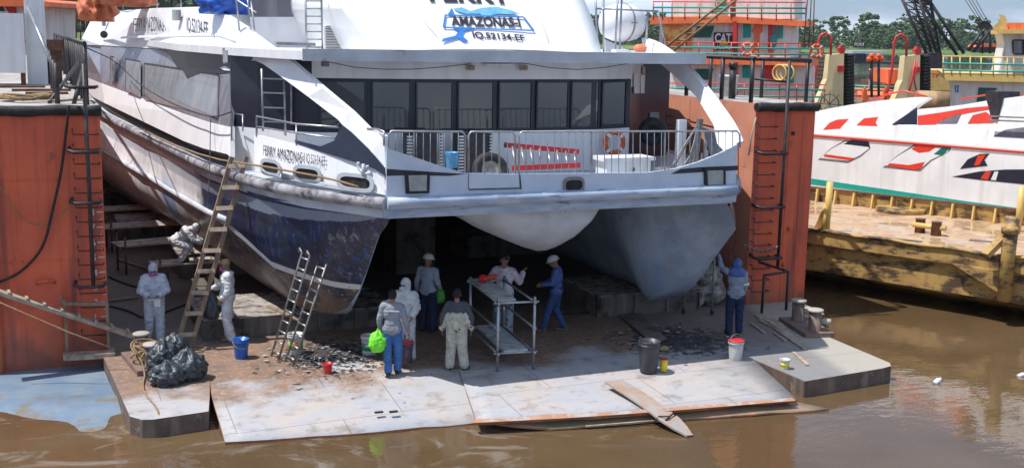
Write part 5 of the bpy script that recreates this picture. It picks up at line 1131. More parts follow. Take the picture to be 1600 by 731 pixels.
# bollards
M['bollard'] = mat('bollard_rust', (.22,.15,.12), .7, var=(.14,.09,.07), scale=5, dirt=(.35,.30,.26), dscale=5, dlo=.6, dhi=.7, bump=.2); M['bollard_top'] = mat('bollard_top', (.42,.38,.34), .8)
def bollards(c1, c2, label, rope=True, s=1.):
    t = thing('bollard', label, 'bollard', c1); 
    for c in (c1, c2):
        c = Vector(c); mb = MB(); mb.lathe(c, [(.24*s,0),(.22*s,.04),(.17*s,.10),(.165*s,.62*s)], 18); p = mb.build('post', M['bollard'], t)
        mb = MB(); mb.lathe(c, [(.21*s,.62*s),(.215*s,.66*s),(.19*s,.68*s),(.01,.69*s)], 18); mb.build('cap', M['bollard_top'], t)
        mb = MB(); mb.lathe(c+Vector((.1,-.05,.36*s)), [(.075*s,0),(.08*s,.26*s),(.06*s,.28*s)], 12, (.8,-.6,0)); mb.build('horn', M['bollard_top'], t)
    a, b = Vector(c1), Vector(c2); mb = MB(); d = (b-a).normalized()*.3; nn = Vector((-d.y, d.x, 0)).normalized()*.34
    mb.prism([a-d-nn-Vector((0,0,.0)), b+d-nn, b+d+nn, a-d+nn], (0,0,.10)); mb.build('base', M['bollard'], t); return t
bollards((*atz(238,578,0).xy, .0), (*atz(222,560,0).xy, .0), 'pair of rusty bollards wound with brown rope on the left corner', s=.78)
bollards((*atz(1272,522,0).xy, 0), (*atz(1246,506,0).xy, 0), 'pair of rusty bollards on the right corner in front of the dock wall', s=.85)
def coil(c, R_, n, r, label, mt='rope', seed=0, tail=None, zj=.05, name='rope_coil'):
    rr = random.Random(seed); pts = []; c = Vector(c)
    for i in range(n*14):
        a = i/14*2*math.pi; k = R_*(1+.22*math.sin(a*.37+seed)+rr.uniform(-.05,.05)); pts.append(c+Vector((k*math.cos(a), k*math.sin(a)*.9, r+abs(zj*math.sin(a*.61))+i/14*.012)))
    if tail: pts += [Vector(q) for q in tail]
    pts = smooth(pts, 1); mb = MB(); mb.tube(pts, r, 6); return solo(mb, name, M[mt], label, 'rope')
b1 = atz(232,572,0)
coil((b1.x-.0, b1.y, .1), .27, 6, .018, 'brown rope wound round the left bollards with its end trailing to the water', 'rope', 2, [(b1.x-.2,b1.y-.35,.35), (b1.x-.1,b1.y-.55,.05), *[atz(px,py,.02) for px, py in ((222,606),(232,622),(242,632),(248,645))], atz(250,660,-.1), atz(251,676,-.36)], .3)
b1 = atz(300,548,0); coil((b1.x, b1.y, 0), .32, 1, .016, 'loop of brown hose lying on the floor at the foot of the wooden ladder', 'rope', 3, None, .01)
# gangway of planks with cleats, and its rail
gw = thing('gangway', 'narrow cleated gangway plank sloping down from the left edge to the bollards', 'gangway', tuple(aty(100,500,23.2)))
ga = aty(-60,437,23.6); gb = Vector(g(248,543)); gb.z = .08
mb = MB(); mb.bar(ga, gb, .30, .07, up=(0,0,1)); mb.build('board', M['wood_pale'], gw)
for k in range(11): q = ga.lerp(gb, (k+.6)/11.5); mb = MB(); u_ = (gb-ga).normalized(); v_ = u_.cross(Vector((0,0,1))).normalized(); mb.bar(q-v_*.14+Vector((0,0,.06)), q+v_*.14+Vector((0,0,.06)), .05, .05); mb.build('cleat', M['wood_pale'], gw)
mb = MB(); pts = [aty(-40,455,23.2), aty(40,490,23), aty(110,520,22.7), aty(180,545,22.5)]; mb.tube(pts, .014, 6); solo(mb, 'mooring_line', M['rope'], 'thin brown line running below the gangway to the left bollards', 'rope')
# small barrier frame
bf = thing('barrier', 'wooden barrier frame standing on a pallet in front of the left dock wall', 'barrier', g(105,560)); zb_ = .02
A_, B_ = atz(105,552,zb_), atz(170,549,zb_); C_ = Vector((0,-.35,0))
for q, h in ((A_,1.1),(B_,1.05),(A_+C_,.1)):
    mb = MB(); mb.bar(q, q+Vector((0,0,h)), .055); mb.build('post', M['wood'], bf)
mb = MB(); mb.bar(A_+Vector((-.02,0,1.02)), B_+Vector((.02,0,.98)), .06); mb.bar(A_+Vector((0,0,1.0)), A_+Vector((-.12,.0,1.2)), .05); mb.build('top_rail', M['wood'], bf)
mb = MB(); mb.prism([A_+Vector((-.08,-.05,-.05)), B_+Vector((.1,-.05,-.05)), B_+C_+Vector((.1,0,-.05)), A_+C_+Vector((-.08,0,-.05))], (0,0,.10)); mb.build('pallet', M['wood_pale'], bf)
# right metal frame by the wall
mf = thing('pipe_frame', 'black pipe frame standing in front of the right dock wall', 'pipe frame', g(1192,490))
A_, B_ = Vector(g(1190,489)), Vector(g(1236,487)); 
mb = MB(); mb.tube([A_, A_+Vector((0.02,0,.92))], .035, 8); mb.build('post', M['black_steel'], mf); mb = MB(); mb.tube([B_+Vector((0,.2,0)), B_+Vector((0,.2,.95))], .035, 8); mb.build('post', M['black_steel'], mf); mb = MB(); mb.tube([A_+Vector((0,0,.92)), B_+Vector((0,.2,.95)), B_+Vector((-.6,.6,1.15))], .035, 8); mb.build('top_rail', M['black_steel'], mf)
# boards, plates and litter
def board(a, b, w_, th, mt, label, cat='board', name='board', group=None, up=(0,0,1)): mb = MB(); mb.bar(a, b, w_, th, up=up); return solo(mb, name, mt, label, cat, group)
M['peach_board'] = mat('painted_board', (.36,.32,.30), .7, var=(.36,.24,.17), scale=2.5, dirt=(.3,.3,.3), dscale=4)
a, b = atz(960,597,.06), atz(1078,682,-.32)
mb = MB(); u_ = (b-a).normalized(); v_ = u_.cross(Vector((0,0,1))).normalized(); hw = .21; rows = []
for k in range(9): f = k/8; q = a.lerp(b, f); ww = hw*(1 if f < .8 else 1-.65*(f-.8)/.2); zz = .05*math.sin(f*math.pi)+.02; rows.append([q-v_*ww+Vector((0,0,zz)), q+v_*ww+Vector((0,0,zz+.02))])
mb.grid(rows, False); mb.grid([[p-Vector((0,0,.035)) for p in r] for r in rows], False)
for e in (0, 1): mb.grid([[r[e] for r in rows], [r[e]-Vector((0,0,.035)) for r in rows]], False)
solo(mb, 'board', M['peach_board'], 'long bent painted board hanging over the front edge into the water', 'board')
board(atz(915,666,-.28), atz(1062,654,-.24), .04, .03, M['wood_pale'], 'thin bare pole lying along the front ledge beside the bent board', 'pole', 'pole'); 
mb = MB(); mb.tube([atz(1022,659,-.2), atz(1030,650,-.12), atz(1045,650,-.1), atz(1040,656,-.15), atz(1052,645,-.1), atz(1058,652,-.2)], .015, 6); solo(mb, 'rope_knot', M['black_rubber'], 'dark rope tied round the end of the bent board', 'rope')
grp = 'loose bare planks on the right side of the floor'
for i, (p, q, w_, l_) in enumerate((((1182,492),(1258,545),.09,'long pale plank lying nearest the right bollards'), ((1173,505),(1195,520),.05,'short plank at the left end of the loose planks'), ((1186,500),(1210,512),.06,'narrow plank between the short plank and the pale sheet'), ((1210,520),(1228,533),.05,'small offcut in the middle of the floor right of the pointing person'), ((1240,550),(1262,570),.07,'plank with a cross piece near the front edge'))):
    board(atz(*p,.02), atz(*q,.02), w_, .03, M['wood_pale'], l_, 'plank', 'plank', grp)
a_ = [atz(*q, .015) for q in ((1185,498),(1210,499),(1222,505),(1237,522),(1262,545),(1225,522),(1205,510))]; mb = MB(); mb.prism(a_, (0,0,.02)); solo(mb, 'torn_sheet', M['wood_pale'], 'torn pale plywood sheet among the loose planks', 'sheet')
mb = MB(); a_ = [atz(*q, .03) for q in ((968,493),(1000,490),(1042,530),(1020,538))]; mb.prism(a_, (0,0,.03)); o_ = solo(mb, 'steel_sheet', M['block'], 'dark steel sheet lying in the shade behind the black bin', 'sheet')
q = g(1038,548); bag((q[0],q[1],0), (.10,.08,.06), M['cap_tan'], 'crumpled tan rag on the floor behind the yellow can', 'rag', 12, knot=False, sub=3, name='rag')
mb = MB(); mb.tube([atz(1055,545,.02), atz(1075,551,.02), atz(1100,548,.02), atz(1098,556,.02)], .015, 6); solo(mb, 'hose', M['steel_dull'], 'short grey hose lying right of the yellow can', 'hose')
# scraped paint flakes: uncountable
rr = random.Random(5); mb = MB(); mb2 = MB()
for k in range(950):
    if k % 3 < 2: cx, cy, sx, sy = 5.35, 21.9, .85, .95
    else: cx, cy, sx, sy = 12.6, 20.9, 1.1, .95
    x, y = cx+rr.gauss(0, sx*.75), cy+rr.gauss(0, sy*.75); r = .010+.05*rr.random()**2; a0 = rr.uniform(0, 6); mbx = mb if rr.random() < .65 else mb2; n = 5; z = .012+rr.random()*.03
    if not (2.9 < x < 15): continue
    mbx.add([(x+r*rr.uniform(.5,1.4)*math.cos(a0+q*2*math.pi/n), y+r*rr.uniform(.4,1)*math.sin(a0+q*2*math.pi/n), z+rr.uniform(0,.02)) for q in range(n)], [tuple(range(n))])
M['flake_dark'] = mat('paint_flake', (.03,.033,.045), .6); M['flake_pale'] = mat('pale_flake', (.45,.46,.48), .6, var=(.25,.26,.3), scale=10)
tag(mb.build('paint_flakes', M['flake_dark'], fix=False), 'dark scraped paint flakes scattered over the floor under the bows', 'debris', kind='stuff'); tag(mb2.build('pale_flakes', M['flake_pale'], fix=False), 'pale scraped paint chips among the dark flakes', 'debris', kind='stuff')
for px_, py_ in ((592,646),(615,645)):
    mb = MB(); q = atz(px_, py_, -.14); mb.box(q+Vector((0,0,.03)), (.15,.07,.02)); solo(mb, 'lug_or_hole', M['black_rubber'], 'small dark box for a hole in the front plate, the '+('left' if px_ < 600 else 'right')+' of two', 'lug')  # flat dark box standing in for a hole in the plate
edge_strip([atz(740,663,-.14)+Vector((0,0,.02)), atz(950,652,-.14)+Vector((0,0,.02)), atz(1243,628,-.14)+Vector((0,0,.02))], .16, 'edge_primer')
# lines hanging on the left wall
def line(pts, r, mt, label, cat='rope', name='rope', sm=2): mb = MB(); mb.tube(smooth([Vector(p) for p in pts], sm), r, 7); return solo(mb, name, M[mt], label, cat)
def lw(px, py, d=.12): return aty(px, py, 24.1-d)
line([lw(108,165,.3), lw(103,210), lw(96,270), lw(82,330), lw(70,383), lw(45,415), lw(15,436), lw(-30,448)], .028, 'black_rubber', 'thick black hose hanging down the front of the left dock wall', 'hose', 'hose')
line([lw(-10,275), lw(20,325), lw(45,348), lw(66,353), lw(90,340), lw(115,318), lw(120,312,.3)], .014, 'rope', 'thin brown rope sagging across the front of the left dock wall')
line([(.3,24.9,4.98),(.9,24.6,5.02),(1.15,24.5,4.98)]+[S(*q, off=.15) for q in ((200,190),(260,222),(330,248),(400,258),(450,267),(520,280),(560,292))], .020, 'rope', 'long tan mooring rope running along the side of the ferry to the left dock wall', sm=1)
line([(1.0,24.6,6.05)]+[S(*q, off=.3) for q in ((180,95),(220,135),(270,163),(310,178),(335,184),(362,175))], .014, 'black_rubber', 'thin black cable slung from the left handrail to the ferry side', 'cable', 'cable')
line([S(329,184,off=.1), S(328,250,off=.2), S(326,300,off=.5)], .010, 'black_rubber', 'thin black line hanging straight down the side of the ferry')
mb = MB(); pts = []; rr = random.Random(9)
for k in range(70): a = k*.9; pts.append(Vector((-.1+.55*math.cos(a)*rr.uniform(.6,1.2), 25.6+.5*math.sin(a)*rr.uniform(.6,1.2), 4.97+.12*rr.random())))
mb.tube(smooth(pts,1), .025, 6); solo(mb, 'rope_pile', M['rope'], 'tangled pile of brown rope on top of the left dock wall', 'rope')
# white winch cabin and clutter on the left wall top
t = thing('winch_box', 'white dented steel winch box standing on top of the left dock wall', 'winch', (-.5, 33, 4.93)); mb = MB(); mb.box((-.55, 33, 6.0), (.85,1.2,1.5)); mb.build('casing', M['white'], t)
mb = MB(); mb.box((.15, 33.6, 5.95), (.5,1.0,2.4)); mb.build('tall_cabinet', M['white'], t)
for x in (-.9, -.2): mb = MB(); mb.box((x, 32.6, 5.1), (.12,.12,.36)); mb.build('leg', M['rusty'], t)
mb = MB(); mb.tube([(.0,32.9,6.9),(.45,31,5.6)], .05, 7); mb.build('strut', M['alu'], t)
for i, (x, y, L2) in enumerate(((.3,28.2,.9),(.2,29.6,1.3),(-.4,31.2,1.4))): mb = MB(); mb.box((x, y, 4.96), (L2,.12,.05)); solo(mb, 'steel_offcut', M['rusty'], ('short rusty steel offcut nearest the rope pile','longer rusty steel offcut in the middle of the wall top','rusty steel offcut in front of the winch box')[i], 'offcut')
# right wall top
t = thing('white_drum', 'white plastic drum standing on top of the right dock wall', 'drum', (17.05, 26.2, 4.93)); mb = MB(); mb.lathe((17.05,26.2,4.93), [(.21,0),(.24,.5),(.26,.52),(.26,.56)], 16); mb.build('drum', M['bucket_white'], t)
mb = MB(); mb.tube([(15.93,23.25,4.6),(15.8,23.2,4.2),(15.75,23.2,3.7)], .02, 6); solo(mb, 'rope', M['rope_pale'], 'frayed pale rope hanging at the corner of the right dock wall', 'rope')
# chain between hull and right wall
mb = MB(); pa, pb = aty(1162,383,23.1), aty(1215,387,23.0)
for k in range(16): f = k/15; q = pa.lerp(pb, f)+Vector((0,0,-.12*math.sin(math.pi*f))); mb.torus(q, .045, .012, (0,1,.3) if k % 2 else (0,.3,1), 10, 5)
solo(mb, 'chain', M['steel_dull'], 'short steel chain slung across the front of the right dock wall', 'chain')
# hooks on the left edge of the right wall (draught ladder)
# ================================================================ THINGS ON THE FERRY'S DECK
DZ = 3.49
def fd(px, py, z=DZ): return atz(px, py, z)
t = thing('tyre', 'grey rimmed truck tyre lying against the bow rail', 'tyre', (9.0, 20.6, DZ)); c = aty(766, 272, 20.5); c.z = DZ+.36; R_ = Matrix.Rotation(.35, 3, 'X'); ax = Vector((0,-1,.35))
mb = MB(); mb.torus(c, .28, .10, ax, 28, 10); mb.build('tyre_casing', M['black_rubber'], t); mb = MB(); mb.lathe(c-ax*.02, [(.30,0),(.36,.0),(.36,.06),(.30,.07)], 26, ax); mb.build('rim', M['rope_pale'], t); mb = MB(); mb.lathe(c, [(.10,-.02),(.10,.05)], 12, ax); mb.build('hub', M['steel_dull'], t)
# red ladder on edge
t = thing('folded_ladder', 'red railed aluminium ladder lying on its side behind the bow rail', 'ladder', (10, 21.0, DZ)); a1, a2 = aty(793,227,21.2), aty(904,237,21.2); b1_, b2_ = aty(800,263,20.9), aty(906,258,20.9)
for p, q in ((a1,a2),(b1_,b2_)): mb = MB(); mb.bar(p, q, .05, .10); mb.build('stile', M['red'], t)
for k in range(8): f = (k+.5)/8; mb = MB(); mb.tube([a1.lerp(a2,f), b1_.lerp(b2_,f)], .025, 7); mb.build('rung', M['alu'], t)
mb = MB(); mb.lathe(a1, [(.05,0),(.06,.06)], 8, (-1,0,.1)); mb.build('foot', M['black_rubber'], t)
# white locker
a, b = fd(948,276), fd(1018,276); a = aty(948,270,20.6); b = aty(1016,270,20.6); t = thing('deck_locker', 'white deck locker with overhanging lid behind the bow rail', 'locker', ((a.x+b.x)/2, 20.7, DZ)); mb = MB(); mb.box(((a.x+b.x)/2, 20.85, DZ+.24), (b.x-a.x, .5, .46)); mb.build('box', M['white'], t)
mb = MB(); mb.box(((a.x+b.x)/2, 20.85, DZ+.51), (b.x-a.x+.16, .62, .07)); mb.build('lid', M['white'], t); mb = MB(); mb.box(((a.x+b.x)/2+.1, 20.58, DZ+.3), (.04,.03,.07)); mb.build('latch', M['black_steel'], t)
# life ring
def lifering(c, R_, r, ax, label, name='life_ring'):
    t = thing(name, label, 'life ring', tuple(c)); mb = MB(); mb.torus(c, R_, r, ax, 28, 10); mb.build('ring', M['orange'], t); v, q = frame(Vector(ax))
    for k in range(4): a0 = math.pi/4+k*math.pi/2; d = v*math.cos(a0)+q*math.sin(a0); tt = Vector(ax).normalized().cross(d); mb = MB(); mb.bar(Vector(c)+d*R_-tt*.035, Vector(c)+d*R_+tt*.035, r*2.15); mb.build('band', M['white'], t)
    return t
c = aty(960,223,23.05); lifering(c, .23, .055, (0,-1,0), 'orange life ring hanging on the front wall of the ferry cabin')
t = thing('rubber_fender', 'round black rubber fender hanging by the ferry doorway', 'fender', tuple(aty(1020,205,23.6))); mb = MB(); c = aty(1020,206,23.6); mb.torus(c, .21, .13, (-.4,-1,0), 26, 10); mb.lathe(c, [(.16,-.06),(.16,.06)], 16, (-.4,-1,0)); mb.build('tyre_casing', M['black_rubber'], t)
t = thing('electric_box', 'grey switch box above the round black fender', 'box', tuple(aty(1020,180,24))); mb = MB(); mb.box(aty(1021,181,24), (.24,.12,.16)); mb.build('casing', M['steel_dull'], t)
for i, (x0, x1) in enumerate(((637,690),(718,770))):
    a, b = aty(x0,210,22.3), aty(x1,210,22.3); t = thing('louvred_cabinet', ('black cabinet with slotted white edges at the left of the deck','black cabinet with slotted white edges beside the truck tyre')[i], 'cabinet', ((a.x+b.x)/2, 22.3, DZ), 0, 'black cabinets on the bow deck'); h = a.z-DZ
    mb = MB(); mb.box(((a.x+b.x)/2, 22.5, DZ+h/2), (b.x-a.x, .4, h)); mb.build('casing', M['black_steel'], t)
    for x in (a.x+.03, b.x-.03):
        mb = MB()
        for k in range(14): mb.box((x, 22.27, DZ+.05+k*h/14.5), (.10,.05,.03))
        mb.build('louvre', M['white'], t)
bucket(tuple(aty(706,262,20.9)*1), .10, .13, .30, mat('sky_blue_plastic', (.08,.38,.72), .4), 'light blue bucket on the ferry deck behind the bow rail', handle=False)
bpy.data.objects[-1] if False else None
c = aty(702,266,20.4); coil((c.x, c.y, DZ+.12), .30, 5, .022, 'heap of grey rope on the ferry deck beside the light blue bucket', 'rope_pale', 4, None, .1)
t = thing('folded_gangway', 'white post with rounded top standing at the right of the bow deck', 'post', tuple(aty(1065,240,21.6))); mb = MB(); a = aty(1065,187,21.6); mb.box((a.x, 21.6, (a.z+DZ)/2), (.19,.14,a.z-DZ)); mb.build('post', M['white'], t); t.name = 'white_post'
t = thing('davit_post', 'weathered grey post with cables leaning beside the white post', 'post', tuple(aty(1090,240,21.4))); mb = MB(); a = aty(1094,186,21.4); b = aty(1084,262,21.4); mb.bar(b, a, .12, .10); mb.build('post', M['steel_dull'], t)
mb = MB(); rr = random.Random(3)
for k in range(7): o2 = rr.uniform(-.12,.12); p0 = aty(1092,195,21.3)+Vector((o2*.3,0,0)); p1 = aty(1080-k*4,262,21.1)+Vector((o2,0,0)); mb.tube(smooth([p0, p0.lerp(p1,.5)+Vector((o2,-.05,-.1)), p1],1), .015, 5)
solo(mb, 'cable_bunch', M['steel_dull'], 'bunch of grey cables draped from the grey post to the deck', 'cables')
mb = MB(); c = aty(1047,262,21); mb.lathe((c.x,c.y,DZ), [(.28,0),(.33,.22),(.34,.24)], 20); solo(mb, 'wash_tub', M['steel_dull'], 'round grey tub on the deck right of the white locker', 'tub')
for i, (x0, y0) in enumerate(((1103,232),(1112,228))): mb = MB(); c = aty(x0,y0,22); mb.torus(c, .19, .018, (1,-.6,0), 18, 6, .62); mb.tube([c+Vector((-.1,0,-.1)), c+Vector((-.1,0,-.4))], .018, 6); solo(mb, 'hoop', M['white'], ('left white pipe hoop at the right end of the bow deck','right white pipe hoop at the right end of the bow deck')[i], 'hoop')
mb = MB()
for (p, q) in (((1040,180),(1078,188)),((1040,195),(1100,202)),((1042,180),(1040,218)),((1078,190),(1150,208))): mb.tube([aty(*p,24.0), aty(*q,24.0)], .022, 6)
solo(mb, 'side_railing', M['black_steel'], 'dark pipe railing at the right edge of the ferry behind the bow deck', 'railing')
# life raft capsule and frame on the upper deck
c = aty(972,36,26.5); t = thing('liferaft', 'white life raft capsule on a frame on the upper deck', 'life raft', tuple(c)); mb = MB(); ax = Vector((1,.25,0)); pr = [(.05,-.62),(.25,-.58),(.40,-.45),(.47,-.2),(.48,0),(.47,.2),(.40,.45),(.25,.58),(.05,.62)]; mb.lathe(c, pr, 24, ax); mb.build('capsule', M['white_clean'], t)
mb = MB(); mb.torus(c, .485, .022, ax, 28, 6); mb.build('strap', M['steel_dull'], t)
mb = MB(); mb.lathe(c, [(.489,-.012),(.489,.012)], 24, (0,0,1)); mb.build('seam', M['steel_dull'], t)
t = thing('raft_davit', 'grey pipe frame and stays around the life raft capsule', 'frame', tuple(aty(960,82,25.5)))
for (p, q) in (((943,85),(943,-20)),((934,85),(930,-10)),((961,86),(966,-20)),((968,86),(972,-15)),((930,14),(1028,18)),((1028,18),(1040,72)),((1012,20),(1010,60))): mb = MB(); mb.tube([aty(*p,25.2), aty(*q,25.2)], .025, 6); mb.build('pipe', M['alu'], t)
mb = MB(); mb.box(aty(968,82,25.0), (.34,.3,.14)); mb.build('foot_box', M['white'], t)
mb = MB(); mb.prism([aty(946,62,25.6), aty(1002,88,25.6), aty(946,88,25.6)], (0,.06,0)); mb.build('side_plate', M['dirty_white'], t)
bag(aty(1000,78,25.6)+Vector((0,0,-.05)), (.16,.12,.10), M['tarp_orange'], 'small orange red cloth bundle at the end of the upper deck', 'bundle', 14, knot=False, sub=3, name='cloth_bundle')
# tarpaulins on the upper deck
c = aty(358,0,28.5); bag((c.x,c.y,c.z-.35), (.65,.6,.5), M['tarp_blue'], 'blue tarpaulin bundle on the upper deck of the ferry', 'tarpaulin', 21, knot=False, amp=.35, name='tarpaulin')
for i, (px, py, y_, rx, rz_) in enumerate(((152,6,42,.55,.75),(200,-6,40,.8,.42))):
    c = aty(px,py,y_); bag((c.x,c.y,c.z-.8*rz_), (rx,1.,rz_), M['tarp_orange'], ('large orange tarpaulin hanging over the left edge of the upper deck','orange tarpaulin heap in the middle of the upper deck')[i], 'tarpaulin', 31+i, knot=False, amp=.45, name='tarpaulin')

# hoses, loose timber and litter
line([atz(x, y, .03) for x, y in ((170,432),(200,445),(232,452),(262,440),(262,425))], .022, 'black_rubber', 'black hose snaking over the floor beneath the left trestles', 'hose', 'hose')
line([atz(x, y, .03) for x, y in ((172,478),(205,486),(228,500),(300,470),(330,476))], .020, 'black_rubber', 'black hose lying behind the person with the purple respirator', 'hose', 'hose')
line([atz(x, y, .03) for x, y in ((860,492),(905,489),(950,485),(985,492),(1010,505))], .018, 'black_rubber', 'thin black hose lying in the shade behind the black bin', 'hose', 'hose')
for i_, (p_, q_, l_) in enumerate((((185,405),(232,420),'short plank lying on the floor nearest the left dock wall'),((168,470),(215,464),'dark plank lying on the floor behind the gangway'),((420,478),(470,500),'plank end lying on the keel block under the bow tip'))):
    board(atz(*p_, .03 if i_ < 2 else .46), atz(*q_, .03 if i_ < 2 else .46), .12, .03, M['wood'], l_, 'plank', 'plank')
mb = MB(); q = atz(1461,598,-.32); mb.lathe(q, [(.05,-.03),(.055,.12),(.03,.16),(.02,.2)], 10, (.9,.2,.35)); solo(mb, 'bottle', M['white_clean'], 'white plastic bottle floating near the right corner of the dock', 'bottle')
mb = MB(); q = atz(1592,587,-.32); mb.lathe(q, [(.04,-.03),(.045,.10),(.02,.14)], 10, (.9,-.2,.3)); solo(mb, 'bottle', M['white_clean'], 'small white bottle floating at the far right edge of the river', 'bottle')
# ================================================================ BOATS AROUND
BZ = 1.35
M['barge_yellow'] = mat('barge_yellow', (.46,.29,.09), .6, var=(.33,.21,.08), scale=1.5, streak=(.30,.17,.06), dirt=(.08,.05,.03), dscale=1.5, dlo=.49, dhi=.58, stretch=(1,1,2.6), bump=.3, bscale=6)
M['barge_deck'] = mat('barge_deck', (.42,.27,.17), .75, var=(.50,.38,.22), scale=1.2, dirt=(.36,.20,.14), dscale=2.5, dlo=.5, dhi=.6, bump=.15)
def puddled():
    mt = M['barge_deck']; nt = mt.node_tree; b = nt.nodes['Principled BSDF']; n = nt.nodes.new('ShaderNodeTexNoise'); n.inputs['Scale'].default_value = .55; n.inputs['Detail'].default_value = 5
    tc = nt.nodes.new('ShaderNodeTexCoord'); mp = nt.nodes.new('ShaderNodeMapping'); mp.inputs['Scale'].default_value = (1,1.7,1); nt.links.new(tc.outputs['Object'], mp.inputs[0]); nt.links.new(mp.outputs[0], n.inputs[0])
    r = nt.nodes.new('ShaderNodeValToRGB'); r.color_ramp.elements[0].position = .52; r.color_ramp.elements[1].position = .56; r.color_ramp.elements[0].color = (.7,)*3+(1,); r.color_ramp.elements[1].color = (.03,)*3+(1,)
    nt.links.new(n.outputs[0], r.inputs[0]); nt.links.new(r.outputs[0], b.inputs['Roughness'])
    for l in list(b.inputs['Normal'].links): nt.links.remove(l)
puddled()
A, B, C, D = atz(1264,359,BZ), atz(1600,405,BZ), atz(1268,310,BZ), atz(1597,357,BZ)
u = (B-A); u.z = 0; u.normalize(); nrm = Vector((-u.y, u.x, 0)); nrm = nrm if nrm.y > 0 else -nrm; W = ((C+D)/2-A).dot(nrm); A0 = A-u*7; LB = (B-A).length+7+1.8
BG = thing('barge', 'rusty yellow flat barge with puddles on its deck moored beside the dock', 'barge', tuple(A))
prof = [(0,BZ),(0,.98),(.14,.96),(.14,.22),(3.2,-.8),(W+1.3,-.8),(W+1.3,BZ)]
mb = MB(); P = [[A0+u*s+nrm*d+Vector((0,0,z-BZ)) for d, z in prof] for s in [LB*k/24 for k in range(25)]]
mb.grid(P, False, True); mb.add(P[0], [tuple(range(7))]); mb.add(P[-1], [tuple(range(7))]); mb.build('hull', M['barge_yellow'], BG)
mb = MB(); mb.quad(A0+Vector((0,0,.004))+nrm*.06, A0+u*LB+Vector((0,0,.004))+nrm*.06, A0+u*LB+nrm*(W+1.2)+Vector((0,0,.004)), A0+nrm*(W+1.2)+Vector((0,0,.004))); mb.build('deck', M['barge_deck'], BG)
mb = MB()
pts = [A0+u*(LB*k/40)+Vector((0,0,.02+.02*math.sin(k*1.3)))-nrm*.02 for k in range(41)]; mb.tube(pts, .05, 6); mb.build('edge_roll', M['barge_yellow'], BG)
mb = MB(); q0 = A0+nrm*W; mb.prism([q0, q0+u*LB, q0+u*LB+Vector((0,0,.42)), q0+Vector((0,0,.42))], nrm*.06); mb.build('coaming', M['barge_yellow'], BG)
mb = MB(); mb.bar(q0+Vector((0,0,.44)), q0+u*LB+Vector((0,0,.44)), .10, .05); mb.build('coaming_cap', M['rusty'], BG)
for k in range(int(LB/.62)): q = q0+u*(k*.62+.2)-nrm*.08; mb = MB(); mb.bar(q-nrm*.07, q+Vector((0,0,.42)), .05, .12, up=nrm); mb.build('rib', M['yellow'], BG)
def bd(px, py): return atz(px, py, BZ)
for (px, py) in ((1437,363),(1462,368)):
    mb = MB(); c = bd(px, py); mb.lathe(c, [(.14,0),(.13,.36),(.15,.38)], 12); mb.build('bitt_post', M['rusty'], BG)
mb = MB(); mb.tube([bd(1426,363)+Vector((0,0,.22)), bd(1477,370)+Vector((0,0,.22))], .07, 10); mb.build('bitt_bar', M['yellow'], BG)
mb = MB(); mb.tube([q0+u*12.4+Vector((0,0,.56)), q0+u*13.1+Vector((0,0,.56))], .08, 8); mb.lathe(q0+u*12.75+Vector((0,0,.42)), [(.14,0),(.14,.28)], 10); mb.build('rail_bitt', M['yellow'], BG)
mb = MB(); mb.lathe(bd(1408,331), [(.75,0),(.75,.12),(.70,.14)], 24); mb.build('hatch', M['barge_yellow'], BG)
# timber posts
def post(px, py0, h, r, mt, br, name='timber_post'):
    c = bd(px, py0); mb = MB(); mb.tube([c, c+Vector((.02,0,h))], r, 9); p = mb.build('post', mt, BG)
    for (qx, qy, hh) in br: mb = MB(); mb.tube([bd(qx, qy), c+Vector((0,0,hh))], r*.8, 8); mb.build('brace', mt, BG)
post(1291,362,1.35,.09,M['yellow'],((1276,357,.8),(1285,362,.75)))
post(1590,362,1.25,.09,M['yellow'],((1604,350,1.0),))
c = A+u*((bd(1572,404)-A).dot(u))-nrm*.12; mb = MB(); mb.tube([c+Vector((0,0,-1.05)), c+Vector((0,0,.2)), c+Vector((.03,0,1.0))], .17, 10); mb.tube([c+Vector((0,0,.6)), c+Vector((0,0,.78))], .21, 10); mb.build('spud_post', M['barge_yellow'], BG)
mb = MB(); mb.bar(bd(1540,402)+Vector((0,0,.05)), c+nrm*.3+Vector((0,0,.75)), .22, .12); mb.build('brace', M['barge_yellow'], BG)
mb = MB(); mb.prism([c+Vector((0,0,-.95)), c+Vector((0,0,-.35)), c-u*1.3+Vector((0,0,-.35))], nrm*.15); mb.build('gusset', M['barge_yellow'], BG)
for i, (x, y, l) in enumerate(((1372,371,'dark steel plate lying near the front edge of the barge'),(1515,375,'rusty flat bar lying on the barge beside the timber brace'))):
    q = bd(x, y); mb = MB(); mb.bar(q, q+u*1.1+nrm*.2, .25, .03, up=(0,0,1)); solo(mb, 'steel_scrap', M['block'], l, 'scrap')
# ---- second ferry, white with red swooshes
p0 = q0+nrm*1.35
def W2p(px, py, d=0.): return atpl(px, py, p0-nrm*(d*.3 if abs(d) < .1 else d), nrm)
F2 = thing('ferry', 'white ferry with red and teal stripes moored behind the yellow barge', 'ferry', tuple(W2p(1430,300)))
p_red = W2p(1271,212); u_red = (W2p(1600,238)-p_red).normalized(); n2 = nrm*math.cos(.2)-Vector((0,0,1))*math.sin(.2); n2 = (n2-u_red*n2.dot(u_red)).normalized()
def W2u(px, py, d=0.): return atpl(px, py, p_red-n2*(d*.3 if abs(d) < .1 else d), n2)
def redy(x): return 211+(x-1271)*.0766
def fp2(pts, mt, name, d, th, parent=None):
    up_ = all(y <= redy(x)+2 for x, y in pts); Q = W2u if up_ else W2p; nn_ = n2 if up_ else nrm
    mb = MB(); mb.prism([Q(x, y, d) for x, y in pts], nn_*(th*.3 if th < .1 else th)); return mb.build(name, mt, parent or F2)
